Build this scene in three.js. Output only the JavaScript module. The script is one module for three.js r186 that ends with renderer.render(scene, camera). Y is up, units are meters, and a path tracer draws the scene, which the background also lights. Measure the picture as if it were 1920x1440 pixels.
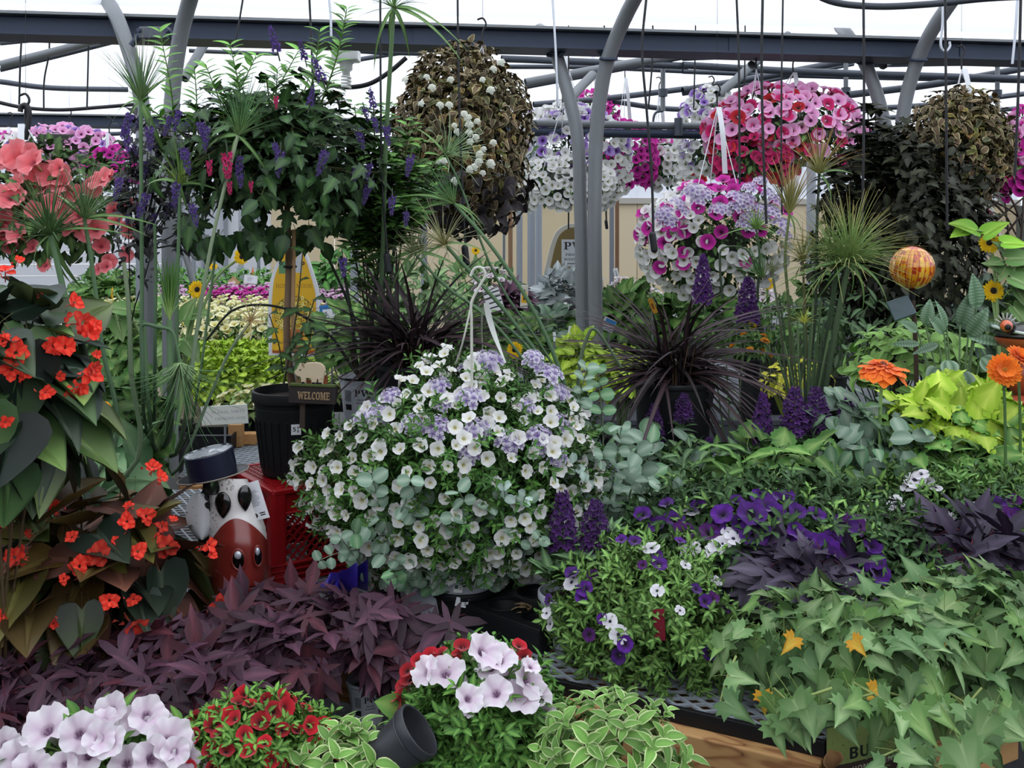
import * as THREE from 'three';
import { mergeGeometries } from 'three/addons/utils/BufferGeometryUtils.js';
import { RoundedBoxGeometry } from 'three/addons/geometries/RoundedBoxGeometry.js';
import { FontLoader } from 'three/addons/loaders/FontLoader.js';
import { TextGeometry } from 'three/addons/geometries/TextGeometry.js';
import { ImprovedNoise } from 'three/addons/math/ImprovedNoise.js';

// ---------- camera, sky, exposure ----------
const scene = new THREE.Scene();
const FOCAL = 1900, HORIZON = 430, EYE = 1.6;            // focal length and eye line in photograph pixels, eye height in metres
const camera = new THREE.PerspectiveCamera(2 * Math.atan(720 / FOCAL) * 180 / Math.PI, 4 / 3, 0.05, 200);
camera.position.set(0, EYE, 0);
camera.setViewOffset(1920, 1440, 0, 720 - HORIZON, 1920, 1440);   // level camera, lens shifted down
const renderer = new THREE.WebGLRenderer({ antialias: true });
renderer.toneMapping = THREE.LinearToneMapping;
renderer.toneMappingExposure = 1.36;
renderer.shadowMap.enabled = true;
{ // overcast sky: even cloud, a little brighter towards the zenith
  const W = 64, H = 32, data = new Float32Array(W * H * 4);
  for (let y = 0; y < H; y++) for (let x = 0; x < W; x++) {
    const el = ((y + 0.5) / H - 0.5) * Math.PI, k = el > 0 ? (1 + 2 * Math.sin(el)) / 3 : 0.25;
    data.set([1.0 * k, 0.99 * k, 0.99 * k, 1], (y * W + x) * 4);
  }
  const sky = new THREE.DataTexture(data, W, H, THREE.RGBAFormat, THREE.FloatType);
  sky.mapping = THREE.EquirectangularReflectionMapping; sky.magFilter = THREE.LinearFilter; sky.needsUpdate = true;
  scene.background = sky; scene.environment = sky;
  scene.backgroundIntensity = 3.2; scene.environmentIntensity = 3.2;
}

// ---------- helpers ----------
const V = (x, y, z) => new THREE.Vector3(x, y, z);
const P = (px, py, d) => V((px - 960) / FOCAL * d, EYE - (py - HORIZON) / FOCAL * d, -d);   // the point seen at a pixel at a distance
const S = (px, d) => px * d / FOCAL;                                                        // pixels to metres at a distance
const TAU = Math.PI * 2, { sin, cos, PI, abs, min, max, sqrt, pow, floor } = Math;
const rng = (s) => () => { s = (s + 0x6d2b79f5) | 0; let t = Math.imul(s ^ (s >>> 15), 1 | s); t = (t + Math.imul(t ^ (t >>> 7), 61 | t)) ^ t; return ((t ^ (t >>> 14)) >>> 0) / 4294967296; };
let R = rng(7);
const rnd = (a = 0, b = 1) => a + (b - a) * R(), pick = (a) => a[floor(R() * a.length)], clamp = (x, a, b) => min(b, max(a, x)), lerp = (a, b, t) => a + (b - a) * t;
const col = (h) => h.isColor ? h : new THREE.Color(h);
const perlin = new ImprovedNoise(), noise = (x, y = 0, z = 0) => perlin.noise(x, y, z);

const counts = new Map();
const numbered = (n) => { const k = counts.get(n) ?? 0; counts.set(n, k + 1); return k ? n + '_' + String(k).padStart(3, '0') : n; };
function tag(o, label, category, group) { o.userData.label = label; o.userData.category = category; if (group) o.userData.group = group; return o; }
function thing(name, label, category, pos = V(0, 0, 0), group) {
  const o = new THREE.Group(); o.name = numbered(name); o.position.copy(pos); scene.add(o); return tag(o, label, category, group);
}
function part(parent, name, geo, mat, pos, quat, scale) {
  const m = new THREE.Mesh(geo, mat); m.name = name; m.castShadow = m.receiveShadow = true;
  if (pos) m.position.copy(pos); if (quat) m.quaternion.copy(quat); if (scale) typeof scale === 'number' ? m.scale.setScalar(scale) : m.scale.copy(scale);
  parent.add(m); return m;
}
// a part given in world axes and places, under a thing that stands at its base
const wpart = (t, name, geo, mat, pos, quat, scale) => part(t, name, geo, mat, pos.clone().sub(t.position), quat, scale);
function solo(name, geo, mat, label, category, group, pos) { const m = part(scene, numbered(name), geo, mat, pos); return tag(m, label, category, group); }
function structure(name, geo, mat, pos) { const m = part(scene, name, geo, mat, pos); m.userData.kind = 'structure'; return m; }
function facing(fwd, up) {                                 // quaternion with z along fwd and y near up
  const z = fwd.clone().normalize(), x = up.clone().cross(z); if (x.lengthSq() < 1e-8) x.set(1, 0, 0).cross(z); if (x.lengthSq() < 1e-8) x.set(0, 0, 1).cross(z); x.normalize();
  return new THREE.Quaternion().setFromRotationMatrix(new THREE.Matrix4().makeBasis(x, z.clone().cross(x), z));
}
const facingY = (axis, spin = 0) => new THREE.Quaternion().setFromUnitVectors(V(0, 1, 0), axis.clone().normalize()).multiply(new THREE.Quaternion().setFromAxisAngle(V(0, 1, 0), spin));
const mats = (pos, quat, s) => new THREE.Matrix4().compose(pos, quat, typeof s === 'number' ? V(s, s, s) : s);

class Shape3 {                                              // collects coloured triangles into one geometry
  constructor() { this.p = []; this.c = []; this.i = []; }
  v(x, y, z, c) { this.p.push(x, y, z); this.c.push(c.r, c.g, c.b); return this.p.length / 3 - 1; }
  tri(a, b, c) { this.i.push(a, b, c); }
  quad(a, b, c, d) { this.i.push(a, b, c, a, c, d); }
  tube(pts, r0, r1, c, n = 5, c1 = c) {                     // a tapering round stalk along points
    c = col(c); c1 = col(c1); let prev = null;
    const q = pts.length, nrm = V(0, 0, 1);
    for (let k = 0; k < q; k++) {
      const d = pts[min(k + 1, q - 1)].clone().sub(pts[max(k - 1, 0)]).normalize();
      let a = nrm.clone().sub(d.clone().multiplyScalar(nrm.dot(d))); if (a.lengthSq() < 1e-4) a = V(1, 0, 0).sub(d.clone().multiplyScalar(d.x)); a.normalize(); nrm.copy(a);
      const b = d.clone().cross(a), r = lerp(r0, r1, k / (q - 1)), ring = [], cc = c.clone().lerp(c1, k / (q - 1));
      for (let j = 0; j < n; j++) { const t = j / n * TAU, e = a.clone().multiplyScalar(cos(t) * r).addScaledVector(b, sin(t) * r).add(pts[k]); ring.push(this.v(e.x, e.y, e.z, cc)); }
      if (prev) for (let j = 0; j < n; j++) this.quad(prev[j], ring[j], ring[(j + 1) % n], prev[(j + 1) % n]);
      prev = ring;
    }
    return this;
  }
  add(g, m) {                                               // another coloured geometry, placed
    const o = this.p.length / 3, pos = g.attributes.position, c = g.attributes.color, v = V();
    for (let k = 0; k < pos.count; k++) { v.fromBufferAttribute(pos, k); if (m) v.applyMatrix4(m); this.p.push(v.x, v.y, v.z); this.c.push(c.getX(k), c.getY(k), c.getZ(k)); }
    const ix = g.index; if (ix) for (let k = 0; k < ix.count; k++) this.i.push(o + ix.getX(k)); else for (let k = 0; k < pos.count; k++) this.i.push(o + k);
    return this;
  }
  build() {
    const g = new THREE.BufferGeometry();
    g.setAttribute('position', new THREE.Float32BufferAttribute(this.p, 3)); g.setAttribute('color', new THREE.Float32BufferAttribute(this.c, 3)); g.setIndex(this.i); g.computeVertexNormals(); return g;
  }
}
const curve = (pts, n = 10) => new THREE.CatmullRomCurve3(pts).getPoints(n);
const stalk = (pts, r0, r1, c, n = 5, c1 = c) => new Shape3().tube(pts, r0, r1, c, n, c1).build();
const arc = (a, b, lift, n = 6) => curve([a, a.clone().lerp(b, 0.5).add(V(0, lift, 0)), b], n);

// ---------- materials ----------
const matCache = new Map();
function std(color, o = {}) { const k = [color.isColor ? color.toArray() : color, ...Object.entries(o).map(([a, b]) => a + ':' + (b?.isTexture ? b.uuid : b))].join(); if (!matCache.has(k)) matCache.set(k, new THREE.MeshPhysicalMaterial({ color: col(color), roughness: 0.6, side: THREE.DoubleSide, ...o })); return matCache.get(k); }
// leaves and petals: coloured by their vertices, letting some light through
const leafy = (tint = '#ffffff', shine = 0.3, through = 0.25) => through < 0.21 ? std(tint, { vertexColors: true, roughness: 0.72 - 0.4 * min(shine, 0.7), specularIntensity: 0.8 }) : std(tint, { vertexColors: true, roughness: 1, transmission: through, thickness: 0 });
const tints = (list, shine, through) => list.map((k) => leafy(typeof k === 'number' ? new THREE.Color(k, k, k) : k, shine, through));
const GREY = [0.72, 0.9, 1.05, 1.25];
const petalMats = tints([0.88, 1, 1], 0.0, 0.3), leafMats = tints(GREY, 0.16, 0.16), glossMats = tints(GREY, 0.7, 0.08), dullMats = tints(GREY, 0.05, 0.14);

// ---------- leaves ----------
const PROFILE = {
  ovate: (t) => pow(sin(PI * pow(t, 0.72)), 0.85), lance: (t) => pow(sin(PI * pow(t, 0.75)), 1.05), round: (t) => sqrt(max(0, 1 - (2 * t - 1) ** 2)) * (1 - 0.1 * t),
  spoon: (t) => pow(sin(PI * pow(t, 1.35)), 0.8), blade: (t) => min(1, 4 * t + 0.35) * pow(1 - t, 0.6), oblong: (t) => pow(sin(PI * pow(t, 0.8)), 0.5),
};
// a leaf from the origin along +z, its upper face to +y; colours for midrib, blade and margin
function leaf({ L = 1, W = 0.4, shape = 'ovate', n = 6, fold = 0.25, bend = 0.25, colors = ['#4c7a38', '#3c6a2c', '#3c6a2c'], rim = 0.7, pet = 0, petc, petr = 0.012, wave = 0, twist = 0 } = {}) {
  const g = new Shape3(), [cr, cb, ce] = colors.map(col), prof = PROFILE[shape], rows = [], ph = R() * 6;
  for (let i = 0; i <= n; i++) {
    const t = i / n, w = W * L / 2 * prof(t), z = L * t * (1 - 0.15 * bend * t), y0 = -bend * L * t * t * 0.8, row = [], tw = twist * t;
    for (const s of [-1, -rim, 0, rim, 1]) {
      const x = s * w, y = y0 + fold * abs(x) + wave * L * sin(t * 14 + ph + s) * abs(s) * 0.5;
      row.push(g.v(x * cos(tw) - (y - y0) * sin(tw), y0 + (y - y0) * cos(tw) + x * sin(tw), z, abs(s) === 1 ? ce : s ? cb : cr));
    }
    if (i) for (let j = 0; j < 4; j++) g.quad(rows[i - 1][j], row[j], row[j + 1], rows[i - 1][j + 1]);
    rows.push(row);
  }
  if (pet) g.tube([V(0, -pet * 0.45, -pet), V(0, -pet * 0.12, -pet * 0.45), V(0, 0, 0.03 * L)], petr * L, petr * L * 0.7, petc ?? cr, 4);
  return g.build();
}
// a lobed leaf from half its outline, as [across, along] pairs from base to tip
const OUTLINE = {
  palmate: [[0, 0], [0.06, -0.05], [0.26, -0.15], [0.5, -0.17], [0.32, -0.02], [0.15, 0.08], [0.32, 0.14], [0.54, 0.34], [0.64, 0.54], [0.4, 0.46], [0.22, 0.35], [0.12, 0.28], [0.17, 0.42], [0.2, 0.62], [0.08, 0.88], [0, 1.1]],
  ivy: [[0, 0.04], [0.07, -0.08], [0.22, -0.16], [0.4, -0.2], [0.38, -0.04], [0.58, -0.02], [0.44, 0.1], [0.6, 0.26], [0.4, 0.28], [0.26, 0.34], [0.24, 0.5], [0.14, 0.72], [0.05, 0.92], [0, 1.08]],
  heart: [[0, 0.04], [0.1, -0.1], [0.26, -0.13], [0.42, -0.02], [0.48, 0.16], [0.45, 0.36], [0.36, 0.56], [0.22, 0.76], [0.08, 0.94], [0, 1.02]],
  maple: [[0, 0], [0.16, -0.04], [0.4, 0.02], [0.34, 0.14], [0.28, 0.2], [0.46, 0.36], [0.54, 0.56], [0.36, 0.5], [0.22, 0.46], [0.26, 0.6], [0.2, 0.74], [0.1, 0.84], [0, 1]],
  coleus: [[0, 0], [0.16, 0.0], [0.26, 0.08], [0.36, 0.07], [0.36, 0.2], [0.46, 0.24], [0.4, 0.36], [0.46, 0.46], [0.36, 0.54], [0.36, 0.66], [0.24, 0.7], [0.2, 0.84], [0.09, 0.86], [0, 1]],
};
function lobed({ L = 1, W = 1, outline = 'ivy', fold = 0.25, bend = 0.3, skew = 0, colors = ['#5f8a4a', '#3f6c33'], pet = 0, petc, petr = 0.015, wave = 0, droop = 0.2 }) {
  const g = new Shape3(), [cr, ce] = colors.map(col), half = OUTLINE[outline], ph = R() * 6;
  for (const s of [-1, 1]) {
    const rib = [], k = s > 0 ? 1 + skew : 1 - skew;
    for (let z = 0.85; z > 0.1; z -= 0.25) rib.push([0, z]);
    const inner = half.slice(1, -1).map(([x, z]) => [x * 0.5, lerp(z, 0.3 + 0.3 * z, 0.3)]);
    const pts = [...half, ...rib].map(([x, z]) => new THREE.Vector2(x, z)), id = pts.map((p, j) => {
      const x = p.x * W * L * k * s, z = p.y * L, y = fold * abs(x) - bend * L * p.y * abs(p.y) * 0.8 - droop * x * x / L + wave * L * sin(p.y * 11 + ph + s) * p.x * 2;
      return g.v(x, y, z, j >= half.length || j === 0 || j === half.length - 1 ? cr : ce);
    });
    for (const f of THREE.ShapeUtils.triangulateShape(pts, [])) s > 0 ? g.tri(id[f[0]], id[f[1]], id[f[2]]) : g.tri(id[f[0]], id[f[2]], id[f[1]]);
  }
  if (pet) g.tube([V(0, -pet * L * 0.55, -pet * L * 0.9), V(0, -pet * L * 0.15, -pet * L * 0.5), V(0, 0, 0.03 * L)], petr * L, petr * L * 0.8, petc ?? cr, 4);
  return g.build();
}
// ---------- flowers, facing +y ----------
// colors: throat, inner, outer, edge
function trumpet({ r = 0.03, colors = ['#c9c06a', '#f4f0ea', '#fbf8f6', '#ffffff'], seg = 20, notch = 0.1, ruffle = 0.06, cup = 0.25, depth = 0.5, star = 0, starc, tail = 1.1, lobes = 5 }) {
  const g = new Shape3(), [c0, c1, c2, c3] = colors.map(col), ph = R() * TAU, prev = [];
  const mid = g.v(0, -depth * r, 0, c0), radii = [0.16, 0.34, 0.68, 1], heights = [-0.18 * depth * 2, -0.02, cup * 0.55, cup];
  const sc = starc ? col(starc) : c1;
  let last = null;
  radii.forEach((q, k) => {
    const ring = [];
    for (let j = 0; j < seg; j++) {
      const a = j / seg * TAU, lobe = abs(cos(lobes / 2 * a)), m = 1 - notch * pow(1 - lobe, 1.5) * q * q;
      const rr = r * q * m, y = r * (heights[k] + ruffle * sin(lobes * a + ph) * q * q + ruffle * 0.8 * sin(2 * a + ph * 2) * q * q * q + (k === 3 ? ruffle * sin(11 * a + ph) : 0));
      const c = [c0, c1, c2, c3][k].clone(); if (star && k < 3) c.lerp(sc, star * (1 - lobe)); else if (star) c.lerp(sc, 0.45 * star * (1 - lobe));
      ring.push(g.v(cos(a) * rr, y, sin(a) * rr, c));
    }
    for (let j = 0; j < seg; j++) { const b = (j + 1) % seg; last ? g.quad(last[j], last[b], ring[b], ring[j]) : g.tri(mid, ring[b], ring[j]); }
    last = ring;
  });
  if (tail) g.tube([V(0, -0.12 * r, 0), V(0, -0.55 * r * tail, 0), V(0, -r * tail, 0)], 0.24 * r, 0.07 * r, c2, 6, '#8fa35a');
  return g.build();
}
// a flat flower of separate petals round a centre
function daisy({ r = 0.04, petals = 18, w = 0.3, colors = ['#e8b400', '#ffd21a'], heart = 0.36, heartc = '#2a1608', dome = 0.25, rings = 1, lift = 0.12, droop = 0.1, tip = 0.6, green = '#5e7a38' }) {
  const g = new Shape3(), [c0, c1] = colors.map(col);
  for (let k = 0; k < rings; k++) for (let j = 0; j < petals; j++) {
    const a = (j + 0.5 * k + rnd(-0.2, 0.2)) / petals * TAU, len = r * (1 - 0.22 * k) * rnd(0.9, 1.04), ww = w * r * rnd(0.8, 1.1), up = lift * r * (1 + 1.4 * k), dr = droop * r * rnd(0.2, 1.4), row = [];
    [[0.2, 0.5], [0.55, 1], [0.85, tip + 0.25], [1, tip * 0.35]].forEach(([t, s], i) => {
      const y = up * t * 1.2 - dr * t * t, x = t * len, c = c0.clone().lerp(c1, t);
      const e = [-1, 0, 1].map((q) => { const z = q * s * ww / 2; return g.v(cos(a) * x - sin(a) * z, y + abs(q) * 0.05 * r, sin(a) * x + cos(a) * z, c); });
      if (i) { g.quad(row[0], row[1], e[1], e[0]); g.quad(row[1], row[2], e[2], e[1]); }
      row.splice(0, 3, ...e);
    });
  }
  if (green) g.tube([V(0, 0, 0), V(0, -0.12 * r, 0)], 0.32 * r, 0.06 * r, green, 8);
  if (heart) {
    const hc = col(heartc); let last = null; const top = g.v(0, dome * r * 0.8, 0, hc.clone().multiplyScalar(0.7));
    for (const q of [0.35, 0.75, 1]) { const ring = []; for (let j = 0; j < 12; j++) { const a = j / 12 * TAU; ring.push(g.v(cos(a) * q * heart * r, r * dome * (1 - q * q) + 0.05 * r, sin(a) * q * heart * r, hc.clone().multiplyScalar(0.8 + 0.5 * (j % 2)))); } for (let j = 0; j < 12; j++) { const b = (j + 1) % 12; last ? g.quad(last[j], last[b], ring[b], ring[j]) : g.tri(top, ring[b], ring[j]); } last = ring; }
  }
  return g.build();
}
// many small five-petalled florets on a dome, as one head of bloom
function florets({ r = 0.03, n = 14, fr = 0.009, colors = ['#6b3c9c', '#f3eef6'], flat = 0.5, petals = 5 }) {
  const g = new Shape3(), [c0, c1] = colors.map(col);
  for (let k = 0; k < n; k++) {
    const q = sqrt((k + 0.5) / n), a = k * 2.4, nx = cos(a) * q, nz = sin(a) * q, ny = sqrt(max(0.05, 1 - q * q)), m = mats(V(nx * r, ny * r * flat, nz * r), facingY(V(nx * 0.8, 0.7, nz * 0.8), R() * 6), 1), cc = c1.clone().lerp(c0, pow(R(), 3) * 0.4), f = new Shape3(), o = f.v(0, 0, 0, c0);
    for (let j = 0; j < petals; j++) { const b = j / petals * TAU, s = 0.52; const e = [-s, 0, s].map((d, i) => f.v(cos(b + d) * fr * (i === 1 ? 1 : 0.8), fr * 0.14, sin(b + d) * fr * (i === 1 ? 1 : 0.8), cc)); f.tri(o, e[1], e[0]); f.tri(o, e[2], e[1]); }
    g.add(f.build(), m);
  }
  g.tube([V(0, r * 0.2, 0), V(0, -r * 1.2, 0)], 0.0016, 0.0016, '#5c7a40', 4);
  return g.build();
}
// a spire of small hooded florets round an upright stalk, from the origin to +y
function spire({ h = 0.15, r = 0.02, n = 60, fr = 0.008, colors = ['#4a1a78', '#7a3aa8'], stem = '#4a5a40' }) {
  const g = new Shape3(), cs = colors.map(col); g.tube([V(0, -0.03, 0), V(0.003, h * 0.5, 0), V(0, h, 0)], 0.0028, 0.0015, stem, 4);
  for (let k = 0; k < n; k++) {
    const t = k / n, a = k * 2.4, rr = r * (1 - 0.72 * t * t), out = V(cos(a), rnd(0.0, 0.5), sin(a)), m = mats(V(cos(a) * rr * rnd(0.55, 1), h * t + rnd(0, 0.008), sin(a) * rr * rnd(0.55, 1)), facingY(out, R() * 6), fr * (1.1 - 0.5 * t) * rnd(0.8, 1.2)), c = cs[0].clone().lerp(cs[1], R()), f = new Shape3(), o = f.v(0, -0.6, 0, cs[0]);
    const ring = []; for (let j = 0; j < 5; j++) { const b = j / 5 * TAU; ring.push(f.v(cos(b) * 1.05, 0.15 + 0.35 * (j % 2), sin(b) * 1.05, c), f.v(cos(b + 0.63) * 0.6, 0, sin(b + 0.63) * 0.6, cs[0])); }
    for (let j = 0; j < 10; j++) f.tri(o, ring[(j + 1) % 10], ring[j]);
    g.add(f.build(), m);
  }
  return g.build();
}
const variants = (n, f) => Array.from({ length: n }, (_, i) => f(i));

// ---------- planting ----------
// points spread over an ellipsoid: [{p, n}] in world places; front/low/high limit the outward direction
function spread(c, r, n, { front = -0.35, low = -0.5, high = 1, depth = [0.92, 1.04], cand = 6, keep, bump = 0.1, squash = 1 } = {}) {
  const out = [];
  for (let k = 0; k < n; k++) {
    let best = null, bd = -1;
    for (let q = 0; q < cand; q++) {
      let u, guard = 0;
      do { const z = rnd(-1, 1), a = R() * TAU, s = sqrt(1 - z * z); u = V(s * cos(a), z, s * sin(a)); } while ((u.z < front || u.y < low || u.y > high || (keep && !keep(u))) && ++guard < 400);
      const b = 1 + bump * noise(u.x * 2.3 + c.x * 9, u.y * 2.3 + c.y * 7, u.z * 2.3), p = V(u.x * r[0], u.y * r[1], u.z * r[2]).multiplyScalar(rnd(...depth) * b).add(c);
      let d = 1e9; for (let j = max(0, out.length - 400); j < out.length; j++) d = min(d, p.distanceToSquared(out[j].p));
      if (d > bd) { bd = d; best = { p, n: V(u.x / r[0], u.y / r[1], u.z / r[2]).normalize() }; }
    }
    out.push(best);
  }
  return out;
}
// leaf direction on a mound: outwards, drooping, with some of its own will
function leafQuat(n, { out = 0.5, droop = 0.3, up = 0.6, wild = 0.6, south = 0 } = {}) {
  const f = n.clone().multiplyScalar(out).add(V(rnd(-1, 1), rnd(-1, 1), rnd(-1, 1)).multiplyScalar(wild)).add(V(0, -droop * (1.5 - 0.9 * n.y), 0));
  const u = n.clone().add(V(0, up, south)).add(V(rnd(-1, 1), rnd(-0.5, 1), rnd(-1, 1)).multiplyScalar(0.35));
  return facing(f, u);
}
// uncountable filling: one instanced part of a thing
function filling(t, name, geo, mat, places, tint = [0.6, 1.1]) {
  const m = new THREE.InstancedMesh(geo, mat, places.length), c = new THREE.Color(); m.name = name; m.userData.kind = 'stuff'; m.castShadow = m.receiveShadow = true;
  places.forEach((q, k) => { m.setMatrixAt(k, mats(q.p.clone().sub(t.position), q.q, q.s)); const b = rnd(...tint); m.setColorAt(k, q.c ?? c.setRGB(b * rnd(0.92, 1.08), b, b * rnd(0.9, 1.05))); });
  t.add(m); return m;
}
// a sprig: several small leaves on a short twig, along +z
function sprig({ n = 8, L = 0.03, W = 0.4, len = 0.06, colors, shape = 'ovate', bend = 0.3, spread: sp = 0.9, twig = '#5a6a3a', tip = true, seg = 3 }) {
  const g = new Shape3(); g.tube([V(0, 0, 0), V(0, 0.004, len * 0.5), V(0, 0, len)], 0.0012, 0.0008, twig, 3);
  for (let k = 0; k < n; k++) {
    const t = (k + 0.6) / n, a = k * 2.4 + rnd(-0.3, 0.3), d = V(cos(a) * sp, sin(a) * sp, 0.55 + t * 0.5);
    g.add(leaf({ L: L * rnd(0.75, 1.1) * (t > 0.8 && tip ? 0.75 : 1), W, shape, colors, bend: bend * rnd(0.5, 1.4), n: seg, fold: 0.25 }), mats(V(0, 0, t * len), facing(d, V(-sin(a) * 0 + cos(a) * -0.2, 0.4, 1).addScaledVector(V(cos(a), sin(a), 0), 0.3)), 1));
  }
  return g.build();
}

// places for leaves on a mound's skin
const onSkin = (c, r, n, o = {}, q = {}) => spread(c, r, n, o).map(({ p, n }) => ({ p, q: leafQuat(n, q), s: rnd(...(q.size ?? [0.75, 1.15])) }));
const inside = (c, r, n, o = {}, q = {}) => onSkin(c, r, n, { depth: [0.35, 0.95], cand: 1, front: -1, low: -0.8, ...o }, { wild: 1.1, ...q });
const solids = new Map(), solid = (m) => { if (!solids.has(m)) { const c = m.clone(); c.transmission = 0; c.roughness = 0.8; solids.set(m, c); } return solids.get(m); };   // leaves deep in a plant let no light through
// leaves of a plant: those that show largest are parts of their own, the rest is joined
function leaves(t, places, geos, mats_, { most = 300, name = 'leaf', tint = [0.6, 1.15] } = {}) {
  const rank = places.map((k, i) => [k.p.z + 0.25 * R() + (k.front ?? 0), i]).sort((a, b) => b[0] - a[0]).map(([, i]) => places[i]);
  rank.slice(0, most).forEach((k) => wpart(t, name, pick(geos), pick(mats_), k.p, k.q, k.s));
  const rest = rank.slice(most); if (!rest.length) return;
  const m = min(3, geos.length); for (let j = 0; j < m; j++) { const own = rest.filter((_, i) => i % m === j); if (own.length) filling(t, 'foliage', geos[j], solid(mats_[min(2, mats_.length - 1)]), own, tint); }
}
// the point of a mound's skin seen at a pixel
function skinAt(px, py, c, r, out = 1) {
  let d = -c.z - r[2] * 0.6, p, u, v, w;
  for (let k = 0; k < 6; k++) { p = P(px, py, d); u = (p.x - c.x) / r[0]; v = (p.y - c.y) / r[1]; const q = u * u + v * v; if (q > 0.97) { const f = sqrt(0.97 / q); u *= f; v *= f; } w = sqrt(max(0.03, 1 - u * u - v * v)); d = -(c.z + r[2] * w * out); }
  return { p: P(px, py, d), n: V(u / r[0], v / r[1], w / r[2]).normalize() };
}
const towards = (p) => V(0, EYE, 0).sub(p).normalize();     // the way the path side lies from a point
// blooms: parts of a plant at [{p, n}], facing outwards, up and to the light
function blooms(t, at, geos, mats_, { name = 'bloom', size = [0.85, 1.1], up = 0.35, wild = 0.35, out = 0.01, face = 0.35 } = {}) {
  for (const { p, n, s } of at) {
    const a = n.clone().addScaledVector(towards(p), face).add(V(rnd(-wild, wild), up + rnd(-wild, wild), rnd(-wild, wild)));
    wpart(t, name, pick(geos), pick(mats_), p.clone().addScaledVector(n, out), facingY(a, R() * TAU), (s ?? 1) * rnd(...size));
  }
}
// a pot standing at the thing's base
function potParts(t, r, h, mat, { rim = 0.018, taper = 0.78, soil = true, y = 0, wall = 0.004, ribs = 0 } = {}) {
  const pts = [[0, 0.002], [r * taper, 0], [r * taper + 0.002, 0.004], [r * 0.97, h - rim], [r, h - rim], [r + 0.003, h - rim + 0.003], [r + 0.003, h - 0.003], [r, h], [r - wall, h], [r - wall, h - rim], [r * taper - wall, 0.012], [0, 0.012]].map(([a, b]) => new THREE.Vector2(a, b));
  const g = new THREE.LatheGeometry(pts, 40); part(t, 'pot', g, mat, V(0, y, 0));
  for (let k = 0; k < ribs; k++) part(t, 'pot_rib', new THREE.TorusGeometry(r * lerp(0.93, 0.985, k), 0.0035, 6, 40).rotateX(PI / 2), mat, V(0, y + h * (0.8 + 0.08 * k), 0));
  if (soil) part(t, 'soil', new THREE.CylinderGeometry(r - wall - 0.001, r * 0.9, 0.02, 24), soilM, V(0, y + h - 0.035, 0));
}
const soilM = std('#2c211a', { roughness: 1 }), blackPlastic = std('#17181b', { roughness: 0.5, specularIntensity: 0.6 }), whitePlastic = std('#c9cdd6', { roughness: 0.45 });
function printed(w, h, f, o = {}) { const t = speck(w, h, f); return std('#ffffff', { map: t, roughness: 0.6, ...o }); }
// ---------- the greenhouse ----------
// its frame is turned a little against the camera: along() gives a point from (u along the gutters, height, w away from the near gutter)
const TURN = Math.atan(0.1455), AU = V(cos(TURN), 0, -sin(TURN)), AW = V(-sin(TURN), 0, -cos(TURN)), ORIGIN = V(0, 0, -4.6);
const along = (u, y, w) => ORIGIN.clone().addScaledVector(AU, u).addScaledVector(AW, w).add(V(0, y, 0));
const SPAN = 3.9, GUTTER = 2.5;
const speck = (w, h, f) => { const c = document.createElement('canvas'); c.width = w; c.height = h; const x = c.getContext('2d'); f(x, w, h); const t = new THREE.CanvasTexture(c); t.colorSpace = THREE.SRGBColorSpace; t.wrapS = t.wrapT = THREE.RepeatWrapping; t.magFilter = THREE.LinearFilter; return t; };
const dots = (x, w, h, n, cols, r0, r1) => { for (let k = 0; k < n; k++) { x.fillStyle = pick(cols); x.globalAlpha = rnd(0.2, 0.8); x.beginPath(); x.ellipse(R() * w, R() * h, rnd(r0, r1), rnd(r0, r1), R() * 3, 0, TAU); x.fill(); } x.globalAlpha = 1; };
const gravelMap = speck(512, 512, (x, w, h) => { x.fillStyle = '#3c3d3f'; x.fillRect(0, 0, w, h); dots(x, w, h, 9000, ['#2a2b2d', '#55575a', '#474849', '#6a6b6c', '#303234'], 1, 4); });
gravelMap.repeat.set(14, 14);
structure('floor', new THREE.BoxGeometry(34, 0.2, 34), std('#8a8c90', { map: gravelMap, roughness: 0.95 }), V(0, -0.1, -5));
// poly film: white sheet that scatters daylight; small wrinkles in its height
const wrinkle = speck(256, 256, (x, w, h) => { const im = x.createImageData(w, h); for (let j = 0; j < h; j++) for (let i = 0; i < w; i++) { const a = i / w * TAU, b = j / h * TAU, v = 128 + 60 * noise(cos(a) * 1.5 + 5, sin(a) * 1.5, j / h * 0 + cos(b) * 0.7 + sin(b)) + 40 * noise(cos(a) * 4, sin(a) * 4 + 9, 2 * cos(b)); im.data.set([v, v, v, 255], (j * w + i) * 4); } x.putImageData(im, 0, 0); });
wrinkle.colorSpace = THREE.NoColorSpace;
const streaks = speck(512, 512, (x, w, h) => { x.fillStyle = '#f4f4f4'; x.fillRect(0, 0, w, h); for (let k = 0; k < 260; k++) { x.globalAlpha = rnd(0.03, 0.16); x.strokeStyle = pick(['#c9ced6', '#dfe2e6', '#ffffff']); x.lineWidth = rnd(1, 9); const a = R() * w, b = R() * h; x.beginPath(); x.moveTo(a, b); x.quadraticCurveTo(a + rnd(-60, 60), b + rnd(20, 60), a + rnd(-90, 90), b + rnd(60, 180)); x.stroke(); } x.globalAlpha = 1; });
const film = std('#e4eaf3', { map: streaks, roughness: 1, transmission: 0.72, thickness: 0, specularIntensity: 0.2, bumpMap: wrinkle, bumpScale: 0.02 });
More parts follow.
